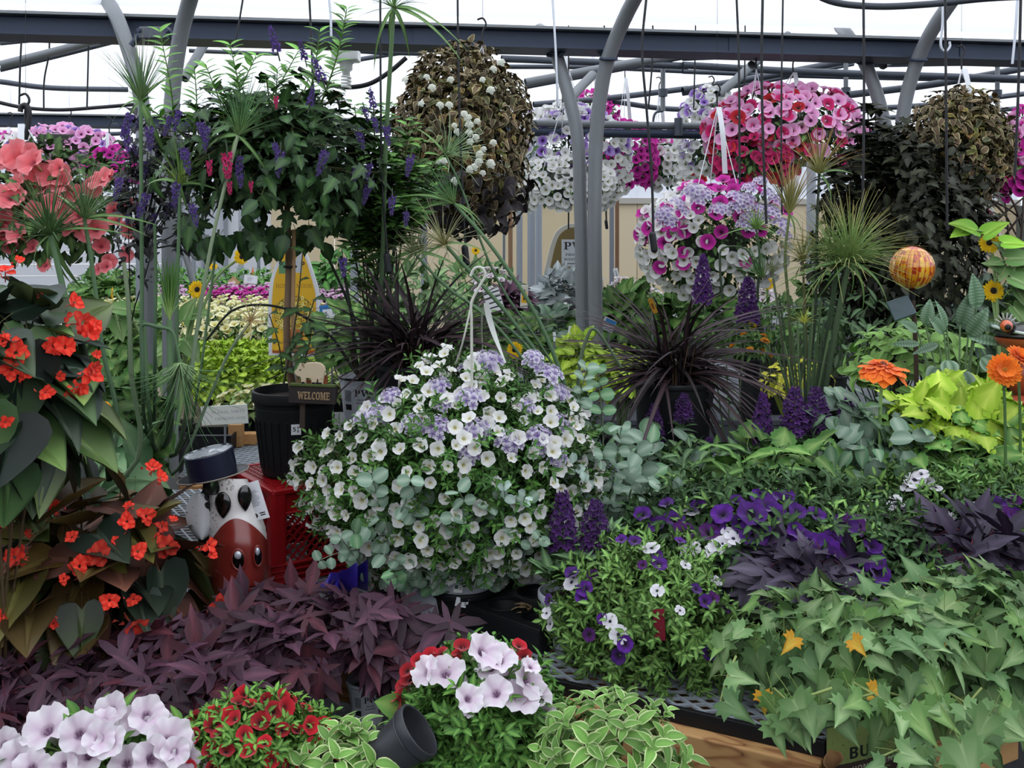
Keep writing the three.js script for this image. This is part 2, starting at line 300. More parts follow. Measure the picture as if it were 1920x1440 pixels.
function sheet(a, b, n, m, f) {                              // a surface from f(s, t)
  const p = [], uv = [], ix = []; for (let j = 0; j <= m; j++) for (let i = 0; i <= n; i++) { const v = f(lerp(a[0], b[0], i / n), lerp(a[1], b[1], j / m)); p.push(v.x, v.y, v.z); uv.push(lerp(a[0], b[0], i / n) * 0.25, lerp(a[1], b[1], j / m) * 0.25); if (i && j) { const q = j * (n + 1) + i; ix.push(q - n - 2, q - n - 1, q, q - n - 2, q, q - 1); } }
  const g = new THREE.BufferGeometry(); g.setAttribute('position', new THREE.Float32BufferAttribute(p, 3)); g.setAttribute('uv', new THREE.Float32BufferAttribute(uv, 2)); g.setIndex(ix); g.computeVertexNormals(); return g;
}
const vault = (w) => GUTTER + 0.06 + 1.35 * pow(abs(sin(PI * w / SPAN)), 0.85);
for (let k = -2; k < 3; k++) structure('ceiling_' + (k + 3), sheet([-9, k * SPAN], [9, (k + 1) * SPAN], 24, 18, (u, w) => along(u, vault(w) + 0.025 * noise(u * 1.3, w * 1.7, 3), w)), film);
const WB = 2.4 * SPAN, WN = -2 * SPAN;
for (const [side, u] of [['left', -9], ['right', 9]]) {    // boarded below, film above
  structure('wall_' + side, sheet([WN, 1.9], [3 * SPAN, 4], 40, 1, (w, y) => along(u, max(1.9, min(y, vault(w))), w)), film);
  const g = new THREE.BoxGeometry(0.1, 1.95, 3 * SPAN - WN); g.rotateY(TURN); const c = along(u, 0.975, (3 * SPAN + WN) / 2); structure('wall_' + side + '_base', g.translate(c.x, c.y, c.z), std('#5f625c', { roughness: 0.9 }));
}
structure('wall_front', sheet([-9, 1.9], [9, GUTTER + 0.06], 10, 1, (u, y) => along(u, y, WN)), film);
{ const g = new THREE.BoxGeometry(18, 1.95, 0.1); g.rotateY(TURN); const c = along(0, 0.975, WN); structure('wall_front_base', g.translate(c.x, c.y, c.z), std('#5f625c', { roughness: 0.9 })); }
const roofAt = (p) => { const w = p.clone().sub(ORIGIN).dot(AW); return vault(((w % SPAN) + SPAN) % SPAN) - 0.02; };
structure('wall_gable', sheet([-9, 1.7], [9, vault(WB)], 10, 1, (u, y) => along(u, y, WB)), film);
// the low back wall: tan boards, a white clad stretch and a grey door on its one side
const slab = (u0, u1, y0, y1, w, t) => { const g = new THREE.BoxGeometry(u1 - u0, y1 - y0, t); g.rotateY(TURN); const c = along((u0 + u1) / 2, (y0 + y1) / 2, w); g.translate(c.x, c.y, c.z); return g; };
const back = structure('wall_back', slab(-9, 9, 0, 0.25, WB, 0.12), std('#8d8678', { roughness: 0.9 }));
for (let k = 0; k < 13; k++) part(back, 'panel', slab(-1.9 + k * 0.84, -1.9 + k * 0.84 + 0.832, 0.25, 1.98, WB, 0.08), std(['#d8c6a2', '#d4c29e', '#dbcaa8'][k % 3], { roughness: 0.85 }));
for (let k = 0; k < 12; k++) part(back, 'board', slab(-9, -3.1, 0.25 + k * 0.15, 0.25 + k * 0.15 + 0.143, WB, 0.05 + 0.01 * (k % 2)), std('#e2e4e8', { roughness: 0.7 }));
const door = structure('door_1', slab(-3.06, -2.5, 0.25, 1.98, WB, 0.06), std('#c3c6cc', { roughness: 0.6 }));
part(door, 'frame', slab(-3.1, -3.05, 0.25, 2.02, WB - 0.04, 0.06), std('#8d9298')); part(door, 'frame', slab(-2.51, -2.46, 0.25, 2.02, WB - 0.04, 0.06), std('#8d9298'));
part(door, 'frame', slab(-2.8, -2.77, 0.25, 1.98, WB - 0.04, 0.05), std('#9aa0a8')); part(door, 'door_handle', slab(-2.74, -2.7, 1.05, 1.17, WB - 0.08, 0.05), std('#55585c', { metalness: 0.7, roughness: 0.4 }));
structure('trim_1', slab(-2.46, -1.9, 0.25, 1.98, WB, 0.06), std('#d9dadd', { roughness: 0.7 }));
structure('trim_2', slab(-9, 9, 1.96, 2.04, WB - 0.03, 0.1), std('#b9b4a8', { roughness: 0.8 }));

// gutters: folded steel troughs
const steel = std('#7e8285', { metalness: 0.2, roughness: 0.45 }), darkSteel = std('#323d50', { metalness: 0.2, roughness: 0.55 }), pipeSteel = std('#50565f', { metalness: 0.25, roughness: 0.45 });
function gutter(w, label) {
  const t = thing('gutter_beam', label, 'beam', along(0, GUTTER - 0.09, w));
  const rot = new THREE.Quaternion().setFromAxisAngle(V(0, 1, 0), TURN);
  part(t, 'web', new RoundedBoxGeometry(15, 0.082, 0.14, 2, 0.01), darkSteel, V(0, 0.042, 0), rot);
  part(t, 'flange', new THREE.BoxGeometry(15, 0.008, 0.2), darkSteel, V(0, 0.004, 0), rot);
  part(t, 'lip', new THREE.BoxGeometry(15, 0.012, 0.24), steel, V(0, 0.088, 0), rot);
  for (const u of [-3.2, -0.4, 1.05, 2.2]) part(t, 'splice_plate', new THREE.BoxGeometry(0.1, 0.07, 0.15), darkSteel, V(u * cos(TURN), 0.042, -u * sin(TURN)), rot);
  return t;
}
gutter(0, 'nearest dark blue steel gutter beam across the top of the picture');
gutter(SPAN, 'second steel gutter beam, farther back behind the hanging flower baskets');
gutter(2 * SPAN, 'farthest and thinnest steel gutter beam near the tan back wall');

// paired posts that part into a Y below the gutter
function post(name, pts, r, label, group, m = steel, collar) {
  const t = thing(name, label, 'post', V(pts[0].x, 0, pts[0].z), group), loc = pts.map((p) => p.clone().sub(t.position));
  part(t, 'pipe', new THREE.TubeGeometry(new THREE.CatmullRomCurve3(loc, false, 'centripetal'), 40, r, 12), m);
  part(t, 'base_plate', new RoundedBoxGeometry(0.14, 0.012, 0.14, 2, 0.004), m, V(loc[0].x, 0.008, loc[0].z));
  if (collar) { const c = P(...collar).sub(t.position); part(t, 'collar', new THREE.TorusGeometry(r + 0.003, 0.007, 8, 20), darkSteel, c, facing(V(0, 1, 0.25), V(1, 0, 0))); }
  return t;
}
const foot = (px, d) => V((px - 960) / FOCAL * d, 0, -d);
post('support_post', [foot(1096, 4.62), P(1092, 620, 4.62), P(1088, 380, 4.62), P(1082, 250, 4.62), P(1062, 165, 4.64), P(1035, 80, 4.7), P(1012, 55, 5.0)], 0.030, 'grey post of the centre pair that bows away under the gutter', 'posts', steel, [1040, 104, 4.68]);
post('support_post', [foot(1118, 4.55), P(1117, 620, 4.55), P(1115, 380, 4.55), P(1120, 230, 4.53), P(1137, 120, 4.48), P(1165, 48, 4.4), P(1200, -20, 4.25), P(1290, -150, 3.9)], 0.032, 'grey post of the centre pair that leans up in front of the gutter', 'posts', steel, [1141, 110, 4.46]);
post('support_post', [foot(1672, 4.9), P(1672, 500, 4.9), P(1668, 290, 4.9), P(1648, 190, 4.92), P(1620, 115, 4.95), P(1592, 70, 5.0), P(1575, 50, 5.2)], 0.032, 'grey post of the far-end pair that bows inwards behind the gutter', 'posts', steel, [1622, 118, 4.95]);
post('support_post', [foot(1684, 4.8), P(1684, 500, 4.8), P(1688, 270, 4.8), P(1702, 170, 4.78), P(1728, 95, 4.72), P(1758, 40, 4.62), P(1800, -20, 4.5), P(1880, -150, 4.2)], 0.032, 'grey post of the far-end pair that leans up across the gutter', 'posts', steel, [1722, 112, 4.72]);
post('support_post', [foot(280, 4.0), P(280, 800, 4.0), P(278, 500, 4.0), P(276, 300, 4.0), P(262, 170, 4.02), P(240, 90, 4.06), P(222, 40, 4.12), P(200, 0, 4.4)], 0.03, 'grey post of the pair beside the papyrus, bowing away at the top', 'posts', steel);
post('support_post', [foot(320, 3.9), P(320, 800, 3.9), P(318, 500, 3.9), P(317, 300, 3.9), P(326, 150, 3.88), P(340, 60, 3.84), P(356, 0, 3.78), P(400, -150, 3.5)], 0.03, 'grey post of the pair beside the papyrus, crossing the gutter', 'posts', steel);
// braces between the parted posts
for (const [a, b, d] of [[[1048, 92], [1132, 90], 4.62], [[1632, 92], [1722, 92], 4.86], [[246, 70], [336, 68], 4.0]]) {
  const p = P(a[0], a[1], d), q = P(b[0], b[1], d), t = thing('bracket', d > 4.8 ? 'bolted steel bracket joining the far-end pair of posts under the gutter' : d > 4.2 ? 'bolted steel bracket joining the centre pair of posts under the gutter' : 'steel bracket joining the post pair above the papyrus', 'bracket', p.clone().lerp(q, 0.5));
  part(t, 'plate', new RoundedBoxGeometry(p.distanceTo(q) * 0.62, 0.05, 0.05, 2, 0.008), pipeSteel, V(0, 0.012, 0));
  for (const s of [-1, 1]) { part(t, 'strap', stalkPlain([V(s * 0.05, 0.02, 0), V(s * p.distanceTo(q) * 0.5, -0.035, 0)], 0.012), darkSteel); part(t, 'bolt', new THREE.CylinderGeometry(0.009, 0.009, 0.07, 8).rotateX(PI / 2), darkSteel, V(s * 0.055, 0.02, 0)); }
}
function stalkPlain(pts, r, n = 6) { return new THREE.TubeGeometry(pts.length === 2 ? new THREE.LineCurve3(...pts) : new THREE.CatmullRomCurve3(pts), pts.length === 2 ? 1 : pts.length * 6, r, n); }

// far posts
for (const [px, top, d, r, c, l] of [[945, 390, 9.0, 2.5, '#6f757d', 'thin dark steel post beside the brown timber post under the huge olive mound'], [957, 380, 9.4, 4.5, '#8a6a4c', 'brown timber post standing far back under the huge olive mound'], [974, 370, 8.6, 6, '#8f959c', 'grey steel post just past the brown timber post under the olive mound'], [996, 385, 7.7, 7.5, '#8f969e', 'stouter of two pale steel posts beside the brown plant sign'], [1010, 385, 7.9, 6.5, '#9ba2aa', 'paler and slimmer of two steel posts beside the brown plant sign'], [1147, 365, 9.2, 4.5, '#7a8088', 'slim grey steel post below the magenta petunias, next to a timber post'], [1157, 365, 9.5, 4, '#7d5c40', 'brown timber post far back below the magenta petunias'], [1521, 300, 8.0, 8.5, '#9aa0a6', 'pale steel post standing behind the tan reed heads'], [262, 200, 7.6, 7, '#8a9098', 'pale steel post behind the papyrus clump beside the post pair'], [363, 430, 11, 4, '#8a9098', 'slim steel post before the white boards, nearest the papyrus'], [452, 430, 11, 5, '#a0a5ab', 'pale steel post before the white boards behind the upper sunflower head'], [485, 430, 11.5, 3, '#7a8088', 'thin steel post before the grey door'], [665, 370, 8, 8, '#8a9098', 'steel post behind the reeds of the printed pot'], [795, 380, 8.5, 6, '#8a9098', 'slim steel post before the tan wall under the second drip weight']]) {
  const a = foot(px, d), h = EYE - (top - 300 - HORIZON) / FOCAL * d, wood = c === '#8a6a4c' || c === '#7d5c40', t = thing('far_post', l, 'post', a);
  part(t, 'pipe', stalkPlain([V(0, 0, 0), V(0, min(h, GUTTER - 0.09), 0)], S(r, d), 10), std(c, { metalness: wood ? 0 : 0.2, roughness: 0.5 }));
  part(t, 'base_plate', new THREE.BoxGeometry(S(r, d) * 4, 0.012, S(r, d) * 4), steel, V(0, 0.006, 0));
}
{ // one far hoop post bending over at its top
  const d = 8.2; post('hoop_post', [foot(1280, d), P(1278, 420, d), P(1272, 330, d), P(1266, 290, d), P(1256, 262, d), P(1244, 246, d)], S(7, d), 'pale hoop post bending over beneath the second gutter', null, steel);
}
// roof pipes: purlins, braces and struts
const PIPES = [[[0, 57], [120, 62], [213, 68], 5.4, 5], [[0, 81], [80, 74], [152, 74], 5.8, 4], [[0, 122], [100, 97], [195, 71], 5.6, 7], [[0, 131], [100, 107], [215, 78], 5.7, 4], [[0, 153], [85, 164], [240, 168], 6.6, 4.5], [[355, 76], [500, 83], [660, 92], 5.4, 5], [[355, 95], [430, 98], [520, 101], 5.6, 3.5], [[640, 92], [720, 97], [790, 99], 5.4, 5.5], [[640, 118], [700, 107], [800, 92], 5.7, 4], [[345, 148], [370, 105], [398, 58], 5.2, 8],
[[900, 78], [980, 76], [1045, 72], 5.6, 5], [[900, 86], [980, 83], [1050, 78], 5.8, 4], [[940, 110], [1100, 116], [1290, 124], 5.8, 6], [[940, 125], [1100, 126], [1290, 134], 6.1, 4], [[985, 155], [1120, 130], [1290, 99], 5.6, 7], [[985, 163], [1120, 138], [1290, 106], 5.8, 4], [[1000, 196], [1140, 184], [1290, 166], 6.6, 5], [[1150, 190], [1240, 203], [1330, 206], 6.8, 4.5],
[[1280, 98], [1440, 92], [1600, 82], 5.8, 6.5], [[1280, 110], [1440, 103], [1600, 92], 6, 4], [[1280, 122], [1500, 134], [1920, 148], 6, 6], [[1280, 134], [1500, 142], [1920, 152], 6.3, 4], [[1280, 170], [1420, 146], [1600, 112], 6.2, 6], [[1280, 176], [1420, 155], [1600, 120], 6.4, 3.5], [[1590, 178], [1750, 158], [1920, 128], 6.2, 6], [[1640, 116], [1760, 112], [1920, 106], 5.8, 6.5], [[1640, 122], [1760, 120], [1920, 118], 6.1, 4], [[1280, 202], [1320, 200], [1375, 190], 6.6, 4], [[1600, 205], [1750, 196], [1920, 176], 6.8, 4.5], [[1410, 122], [1440, 96], [1478, 66], 5.4, 8], [[1345, 178], [1380, 150], [1412, 120], 5.6, 8], [[1655, 122], [1680, 106], [1712, 90], 5.2, 8], [[1072, 182], [1090, 162], [1112, 140], 5.4, 8], [[240, 250], [160, 252], [90, 250], 8.6, 3.5], [[1640, 222], [1780, 214], [1920, 202], 7.2, 4]];
PIPES.forEach(([a, b, c, d, r], k) => {
  const q = [P(a[0], a[1], d * 0.98), P(b[0], b[1], d), P(c[0], c[1], d * 1.02)];
  const mid = b[0], at_ = mid < 240 ? 'above the coral petunias' : mid < 470 ? 'behind the leafy shoots of the standard tree' : mid < 800 ? 'near the light bulb' : mid < 1240 ? 'behind the centre pair of posts' : mid < 1520 ? 'above the pink petunia basket' : 'above the round olive basket', kind = r > 6.5 ? 'stout brace pipe slanting ' : r < 4.2 ? 'thin conduit running ' : 'grey purlin pipe running ';
  solo('roof_pipe', stalkPlain(q, S(r * 1.12, d), 8), r > 6.5 ? steel : pipeSteel, kind + 'under the white roof ' + at_, 'pipe', kind + at_);
});
for (const [x, y0, y1, d, r] of [[1243, 72, 208, 6, 4.5], [1586, 70, 205, 6.2, 4.5], [1870, 88, 205, 6.2, 4.5]]) {
  const t = thing('roof_strut', 'upright strut tying roof pipes together beside ' + (x < 1300 ? 'the magenta hanging basket' : x < 1700 ? 'the pink hanging basket' : 'the round olive basket'), 'strut', P(x, y1, d));
  part(t, 'pipe', stalkPlain([V(0, 0, 0), V(0, S(y1 - y0, d), 0)], S(r, d), 8), steel); for (const y of [0.25, 0.75]) part(t, 'clamp', new THREE.CylinderGeometry(S(r + 4, d), S(r + 4, d), S(14, d), 10), pipeSteel, V(0, S(y1 - y0, d) * y, 0));
  part(t, 'hook', stalkPlain([V(0, 0, 0), V(-S(14, d), -S(4, d), 0), V(-S(17, d), -S(30, d), 0), V(-S(6, d), -S(38, d), 0)], S(2.5, d)), pipeSteel);
}
{ const t = thing('basket_rail', 'grey rail with a dark under-beam crossing before the white and lilac petunias', 'rail', P(1180, 236, 5.25)); for (const [n, r, y, m] of [['pipe', 7, 231, steel], ['under_beam', 8, 247, darkSteel]]) part(t, n, stalkPlain([P(990, y, 5.15).sub(t.position), P(1378, y + 7, 5.3).sub(t.position)], S(r, 5.2), 8), m); for (const [x, d] of [[1078, 4.75], [1272, 5.27]]) part(t, 'clamp', new THREE.CylinderGeometry(0.022, 0.022, 0.09, 10), pipeSteel, P(x, 238, 5.22).sub(t.position)); }
// hoses
const rubber = std('#16181c', { roughness: 0.55 });
solo('water_hose', stalkPlain([P(1510, -20, 3.6), P(1560, 3, 3.6), P(1640, 12, 3.6), P(1740, 8, 3.6), P(1850, -3, 3.6), P(1960, -8, 3.6)], S(6.5, 3.6), 8), std('#3a3f48', { roughness: 0.5 }), 'dark hose sagging above the gutter at the top corner', 'hose');
solo('water_hose', stalkPlain([P(560, 128, 5), P(600, 150, 5), P(640, 163, 5), P(690, 158, 5), P(730, 135, 5), P(762, 108, 5)], S(4.5, 5), 8), rubber, 'black hose drooping under the light bulb behind the shrub', 'hose');
solo('water_hose', stalkPlain([P(-10, 190, 6.4), P(40, 201, 6.4), P(110, 206, 6.4), P(190, 201, 6.4), P(250, 196, 6.4)], S(3.5, 6.4), 8), rubber, 'black hose lying along the far gutter behind the coral petunias', 'hose');
// drip lines with their weights, wires
const DRIP = [[[[42, 37], [38, 120], [36, 196]], 5.0, 1.8, 0, 'thin grey drip tube hanging to the hook of the coral petunias'], [[[92, 99], [83, 150], [82, 206]], 5.6, 1.6, 0, 'thin drip tube curving down to the second gutter past the coral petunias'], [[[166, 80], [163, 205]], 5.7, 1.6, 0, 'straight thin drip tube dropping to the second gutter beside the papyrus'], [[[456, -5], [445, 60], [438, 90]], 3.4, 1.8, 0, 'short drip tube slanting before the gutter over the standard tree'], [[[580, -5], [583, 60], [588, 200], [592, 352]], 3.0, 2.2, 0, 'long black drip tube running down through the crown of the standard tree'], [[[713, -5], [714, 190], [717, 350], [727, 480]], 2.9, 2.2, 1, 'black drip tube with a dark weight, before the flowering shrub'], [[[858, -5], [859, 90], [862, 220], [868, 380], [873, 465]], 3.0, 2.2, 1, 'black drip tube with a dark weight, passing the huge olive mound'], [[[1212, -5], [1204, 90], [1212, 200], [1222, 330], [1225, 440]], 3.2, 2.6, 1, 'black drip tube with a dark weight, beside the magenta baskets'], [[[1381, -5], [1385, 100], [1387, 345]], 3.2, 2.2, 0, 'black drip tube at the dark side of the pink petunia basket'], [[[1430, -5], [1428, 130], [1432, 300], [1437, 420]], 3.2, 2.6, 0, 'thickest black drip tube, crossing the pink basket and the lilac verbena below'], [[[1468, -5], [1465, 200], [1466, 400]], 3.3, 1.8, 0, 'thin black drip tube down the middle of the pink petunia basket'], [[[1619, -5], [1620, 200], [1617, 420], [1617, 470]], 3.3, 2.4, 0, 'long black drip tube before the bowed far-end post and the dark shrub'], [[[1772, -5], [1774, 200], [1776, 432]], 3.3, 2.4, 0, 'long black drip tube before the round olive basket'], [[[1914, -5], [1910, 150], [1903, 330]], 3.4, 2.6, 0, 'black drip tube at the picture edge before the pink basket'], [[[1224, 72], [1222, 130], [1216, 200]], 5.5, 1.8, 0, 'short drip tube behind the gutter beside the roof strut'], [[[1304, 70], [1300, 230]], 5.5, 1.5, 0, 'thin drip tube behind the gutter over the hoop post'], [[[1397, 70], [1396, 160]], 5.5, 1.5, 0, 'thin drip tube behind the gutter over the pink basket'], [[[1066, 380], [1066, 430]], 5.2, 1.6, 0, 'thin drip tube dropping from the white basket to the brown plant sign'], [[[1133, 240], [1134, 320], [1137, 415]], 6, 1.8, 1, 'thin drip tube with a small weight, beside the brown plant sign']];
DRIP.forEach(([pts, d, r, w, label], k) => {
  const q = pts.map(([x, y]) => P(x, y, d)); if (pts[0][1] > 0) q.unshift(q[0].clone().setY(max(q[0].y + 0.01, EYE + (HORIZON - 48) / FOCAL * d))); const t = thing('drip_line', label, 'tube', q[q.length - 1]);
  part(t, 'tube', stalkPlain(q.map((p) => p.clone().sub(t.position)), S(r, d), 6), rubber);
  if (pts[0][1] > 0) part(t, 'hanging_wire', stalkPlain([q[0].clone().sub(t.position), q[0].clone().setY(max(q[0].y + 0.02, roofAt(q[0]))).sub(t.position)], 0.0008, 4), rubber);
  if (w) { const wl = k === 18 ? 12 : 28, wr = k === 18 ? 3 : 6.5; part(t, 'weight', new THREE.CapsuleGeometry(S(wr, d), S(wl, d), 4, 10), rubber, V(0, -S(wl / 2, d), 0), new THREE.Quaternion().setFromAxisAngle(V(0, 0, 1), 0.12)); }
});
const wireM = std('#c9ced6', { metalness: 0.5, roughness: 0.35 });
for (const [a, b, d, l] of [[[617, -5], [621, 68], 3.6, 'behind the leafy shrub top'], [[1036, -5], [1046, 200], 3.9, 'before the centre posts'], [[1768, -5], [1765, 90], 3.8, 'with a hook before the gutter by the far-end posts'], [[1908, -5], [1898, 120], 3.8, 'above the pink basket at the edge']]) solo('hanger_wire', stalkPlain([P(a[0], a[1], d), P((a[0] + b[0]) / 2 + 1, (a[1] + b[1]) / 2, d), P(b[0], b[1], d), ...(l.startsWith('with') ? [P(b[0] + 8, b[1] + 7, d), P(b[0] + 16, b[1] - 2, d), P(b[0] + 15, b[1] - 12, d)] : [])], S(2.4, d), 6), wireM, 'pale steel wire hanging ' + l, 'wire');
{ // light bulb
  const d = 4.9, t = thing('light_bulb', 'white spiral light bulb in a socket under the roof pipe', 'bulb', P(649, 165, d)), w = std('#e9ebe6', { roughness: 0.35 });
  part(t, 'socket', new THREE.LatheGeometry([[0, 60], [16, 58], [17, 48], [12, 44], [12, 34], [7, 30], [7, 22], [0, 22]].map(([x, y]) => new THREE.Vector2(S(x, d), S(y, d))), 18), w);
  part(t, 'spiral', new THREE.TubeGeometry(new (class extends THREE.Curve { getPoint(s, o = V()) { return o.set(cos(s * 22) * S(8, d), S(s * 22, d), sin(s * 22) * S(8, d)); } })(), 70, S(2.2, d), 6), w);
  part(t, 'junction_box', new RoundedBoxGeometry(S(50, d), S(22, d), S(40, d), 2, 0.01), w, V(0, S(60, d), 0)); part(t, 'cord', stalkPlain([V(0, S(68, d), 0), V(0, roofAt(t.position) - t.position.y, 0)], 0.004, 5), w);
}
// ---------- benches ----------
const TOP = 0.64, LOW = 0.48;                                // heights of the two bench tops
const level = (px, py, h = TOP) => P(px, py, (EYE - h) * FOCAL / (py - HORIZON));            // the point of a level surface seen at a pixel
const woodMap = (seed) => { R = rng(seed); return speck(1024, 256, (x, w, h) => { // sawn pine: cathedral grain round a few knots
  const im = x.createImageData(w, h), a = col('#c69a63'), b = col('#8a5630'), c = new THREE.Color(), kn = [[rnd(60, 320), rnd(60, 190), 40], [rnd(560, 900), rnd(60, 190), 55]];
  for (let j = 0; j < h; j++) for (let i = 0; i < w; i++) {
    let v = j * 0.12 + 5 * noise(i * 0.004, j * 0.012, seed) + 1.5 * noise(i * 0.02, j * 0.06, seed); for (const [kx, ky, r] of kn) { const dd = Math.hypot((i - kx) * 0.35, j - ky); v += 9 * Math.exp(-dd / r) * 2; }
    const g = pow(0.5 + 0.5 * sin(v * 2.2), 3), f = 0.12 * noise(i * 0.03, j * 0.9, 2 + seed); c.copy(a).lerp(b, clamp(g * 0.75 + f + 0.1, 0, 1)).convertLinearToSRGB(); im.data.set([c.r * 255, c.g * 255, c.b * 255, 255], (j * w + i) * 4);
  }
  x.putImageData(im, 0, 0); x.globalAlpha = 0.5; x.fillStyle = '#3c2416'; for (let k = 0; k < 14; k++) { x.beginPath(); x.ellipse(R() * w, R() * h, rnd(1, 5), rnd(1, 3), R() * 3, 0, TAU); x.fill(); }
}); };
const pine = [3, 5].map((s) => std('#ffffff', { map: woodMap(s), roughness: 0.75 }));
const meshM = std('#989fa6', { roughness: 0.5 });
// a length of board or rail between two points of its top edge
function board(t, name, a, b, h, th, mat, drop = 0) {
  const L = a.distanceTo(b), g = new RoundedBoxGeometry(L, h, th, 2, min(th, h) * 0.12), q = new THREE.Quaternion().setFromUnitVectors(V(1, 0, 0), b.clone().sub(a).normalize());
  const uv = g.attributes.uv, p = g.attributes.position; for (let k = 0; k < uv.count; k++) uv.setXY(k, p.getX(k) / 1.1 + 0.37, (p.getY(k) + p.getZ(k)) / 0.28 + 0.3);
  return wpart(t, name, g, mat, a.clone().lerp(b, 0.5).add(V(0, -h / 2 - drop, 0)), q);
}
// expanded plastic mesh clipped to a convex outline of floor points: flat strands crossing into diamonds
function diamonds(poly, y, dir, { long = 0.056, short = 0.034, w = 0.0065, th = 0.005 } = {}) {
  const out = [], n = V(-dir.z, 0, dir.x), ang = Math.atan2(short, long);
  for (const s of [-1, 1]) {
    const d = dir.clone().multiplyScalar(cos(ang)).addScaledVector(n, s * sin(ang)), m = V(-d.z, 0, d.x), ks = poly.map((p) => p.dot(m)), step = 2 * long / 2 * sin(ang) * 1;
    for (let k = min(...ks) + 0.003; k < max(...ks); k += step) {
      const hit = []; poly.forEach((a, i) => { const b = poly[(i + 1) % poly.length], ka = a.dot(m) - k, kb = b.dot(m) - k; if (ka * kb < 0) hit.push(a.clone().lerp(b, ka / (ka - kb))); });
      if (hit.length < 2) continue; hit.sort((a, b) => a.dot(d) - b.dot(d));
      for (let hI = 0; hI + 1 < hit.length; hI += 2) { const hA = hit[hI], hB = hit[hI + 1];
      const L = hA.distanceTo(hB), g = new THREE.BoxGeometry(L, th, w); g.deleteAttribute('uv');
      g.applyMatrix4(mats(hA.clone().lerp(hB, 0.5).setY(y + s * 0.0005), new THREE.Quaternion().setFromUnitVectors(V(1, 0, 0), hB.clone().sub(hA).normalize()), 1)); out.push(g); }
    }
  }
  return mergeGeometries(out);
}
function bench(label, poly, y, dir, { boards = [], lip = [], legs = [], mat = pine } = {}) {
  const t = thing('plant_bench', label, 'bench', poly[0].clone().setY(0));
  const m = part(t, 'mesh_top', diamonds(poly, 0, dir).translate(-t.position.x, y - 0.004, -t.position.z), meshM); m.userData.kind = 'stuff';
  for (const k of lip) board(t, 'tray_edge', poly[k].clone().setY(y + 0.003), poly[(k + 1) % poly.length].clone().setY(y + 0.003), 0.03, 0.012, blackPlastic);
  for (const [k, f0, f1] of boards) { const a = poly[k], b = poly[(k + 1) % poly.length], o = V(-(b.z - a.z), 0, b.x - a.x).normalize().multiplyScalar(0.02 * (f1 < 0 ? -1 : 1)); board(t, 'board', a.clone().lerp(b, abs(f0)).setY(y - 0.028).add(o), a.clone().lerp(b, abs(f1)).setY(y - 0.028).add(o), 0.12, 0.038, mat[k % 2]); }
  for (const p of legs) board(t, 'leg', p.clone().setY(y - 0.03), p.clone().setY(0.0), 0.07, 0.07, mat[0]).position.y = (y - 0.03) / 2;
  const c = poly.reduce((a, b) => a.clone().add(b)).multiplyScalar(1 / poly.length);
  for (let k = 0; k < poly.length; k += 2) board(t, 'rail', poly[k].clone().lerp(c, 0.12).setY(y - 0.04), poly[(k + 2) % poly.length].clone().lerp(c, 0.12).setY(y - 0.04), 0.06, 0.035, mat[1]);
  return t;
}
R = rng(11);
const c0 = level(1548, 1392), e0 = level(745, 1207), dirA = c0.clone().sub(e0).setY(0).normalize(), farLeft = e0.clone().addScaledVector(dirA, -1.35);
const endA = level(1885, 1276), polyA = [farLeft, c0, endA, V(2.6, TOP, -4.55), V(-0.4, TOP, -4.4), V(-0.75, TOP, -3.8), V(-1.6, TOP, -3.7)].map((p) => p.clone().setY(0));
bench('pine framed bench with a pale plastic mesh top, its cut corner board showing in front', polyA, TOP, dirA, { boards: [[0, 0, 0.999], [1, 0.02, 0.98]], lip: [0, 1], legs: [c0.clone().lerp(V(0.9, 0, -3), 0.06), e0.clone().lerp(V(0, 0, -3.4), 0.1), endA.clone().lerp(V(0.9, 0, -3), 0.1), V(-1.3, 0, -3.5), V(2.3, 0, -4.3)] });
const polyB = [V(-1.9, 0, -1.25), V(0.42, 0, -1.25), V(0.42, 0, -1.86), e0.clone().addScaledVector(dirA, -0.02).setY(0).add(V(0.01, 0, 0.07)), farLeft.clone().setY(0).add(V(0, 0, 0.09)), V(-1.9, 0, -2.75)];
bench('lower bench with pale mesh top under the nearest petunias and the white pot', polyB, LOW, V(1, 0, 0), { boards: [[0, 0, 1]], lip: [0, 1], legs: [V(-1.8, 0, -1.35), V(0.36, 0, -1.32), V(0.36, 0, -1.8), V(-1.8, 0, -2.6)] });
bench('small mesh bench behind the cow hat and the black pot', [V(-1.36, 0, -3.95), V(-0.5, 0, -3.95), V(-0.5, 0, -4.9), V(-1.36, 0, -4.9)], TOP, V(1, 0, 0), { boards: [[0, 0, 1]], legs: [V(-1.25, 0, -4.05), V(-0.55, 0, -4.05), V(-1.25, 0, -4.8), V(-0.55, 0, -4.8)] });
// far display tables
function table(label, x0, x1, z0, z1, y, color) {
  const t = thing('display_table', label, 'table', V((x0 + x1) / 2, 0, (z0 + z1) / 2)), m = std(color, { roughness: 0.8 });
  part(t, 'tabletop', new RoundedBoxGeometry(x1 - x0, 0.03, z1 - z0, 2, 0.006), m, V(0, y - 0.015, 0)); part(t, 'apron', new RoundedBoxGeometry(x1 - x0, 0.1, 0.03, 2, 0.006), m, V(0, y - 0.08, (z1 - z0) / 2 - 0.02));
  for (const sx of [-1, 1]) for (const sz of [-1, 1]) part(t, 'leg', new RoundedBoxGeometry(0.07, y - 0.03, 0.07, 1, 0.006), m, V(sx * ((x1 - x0) / 2 - 0.1), (y - 0.03) / 2, sz * ((z1 - z0) / 2 - 0.1)));
  return t;
}
table('grey display table carrying the rows of cream petunias', -4.2, -1.0, -8.4, -6.3, 0.72, '#6f747b');
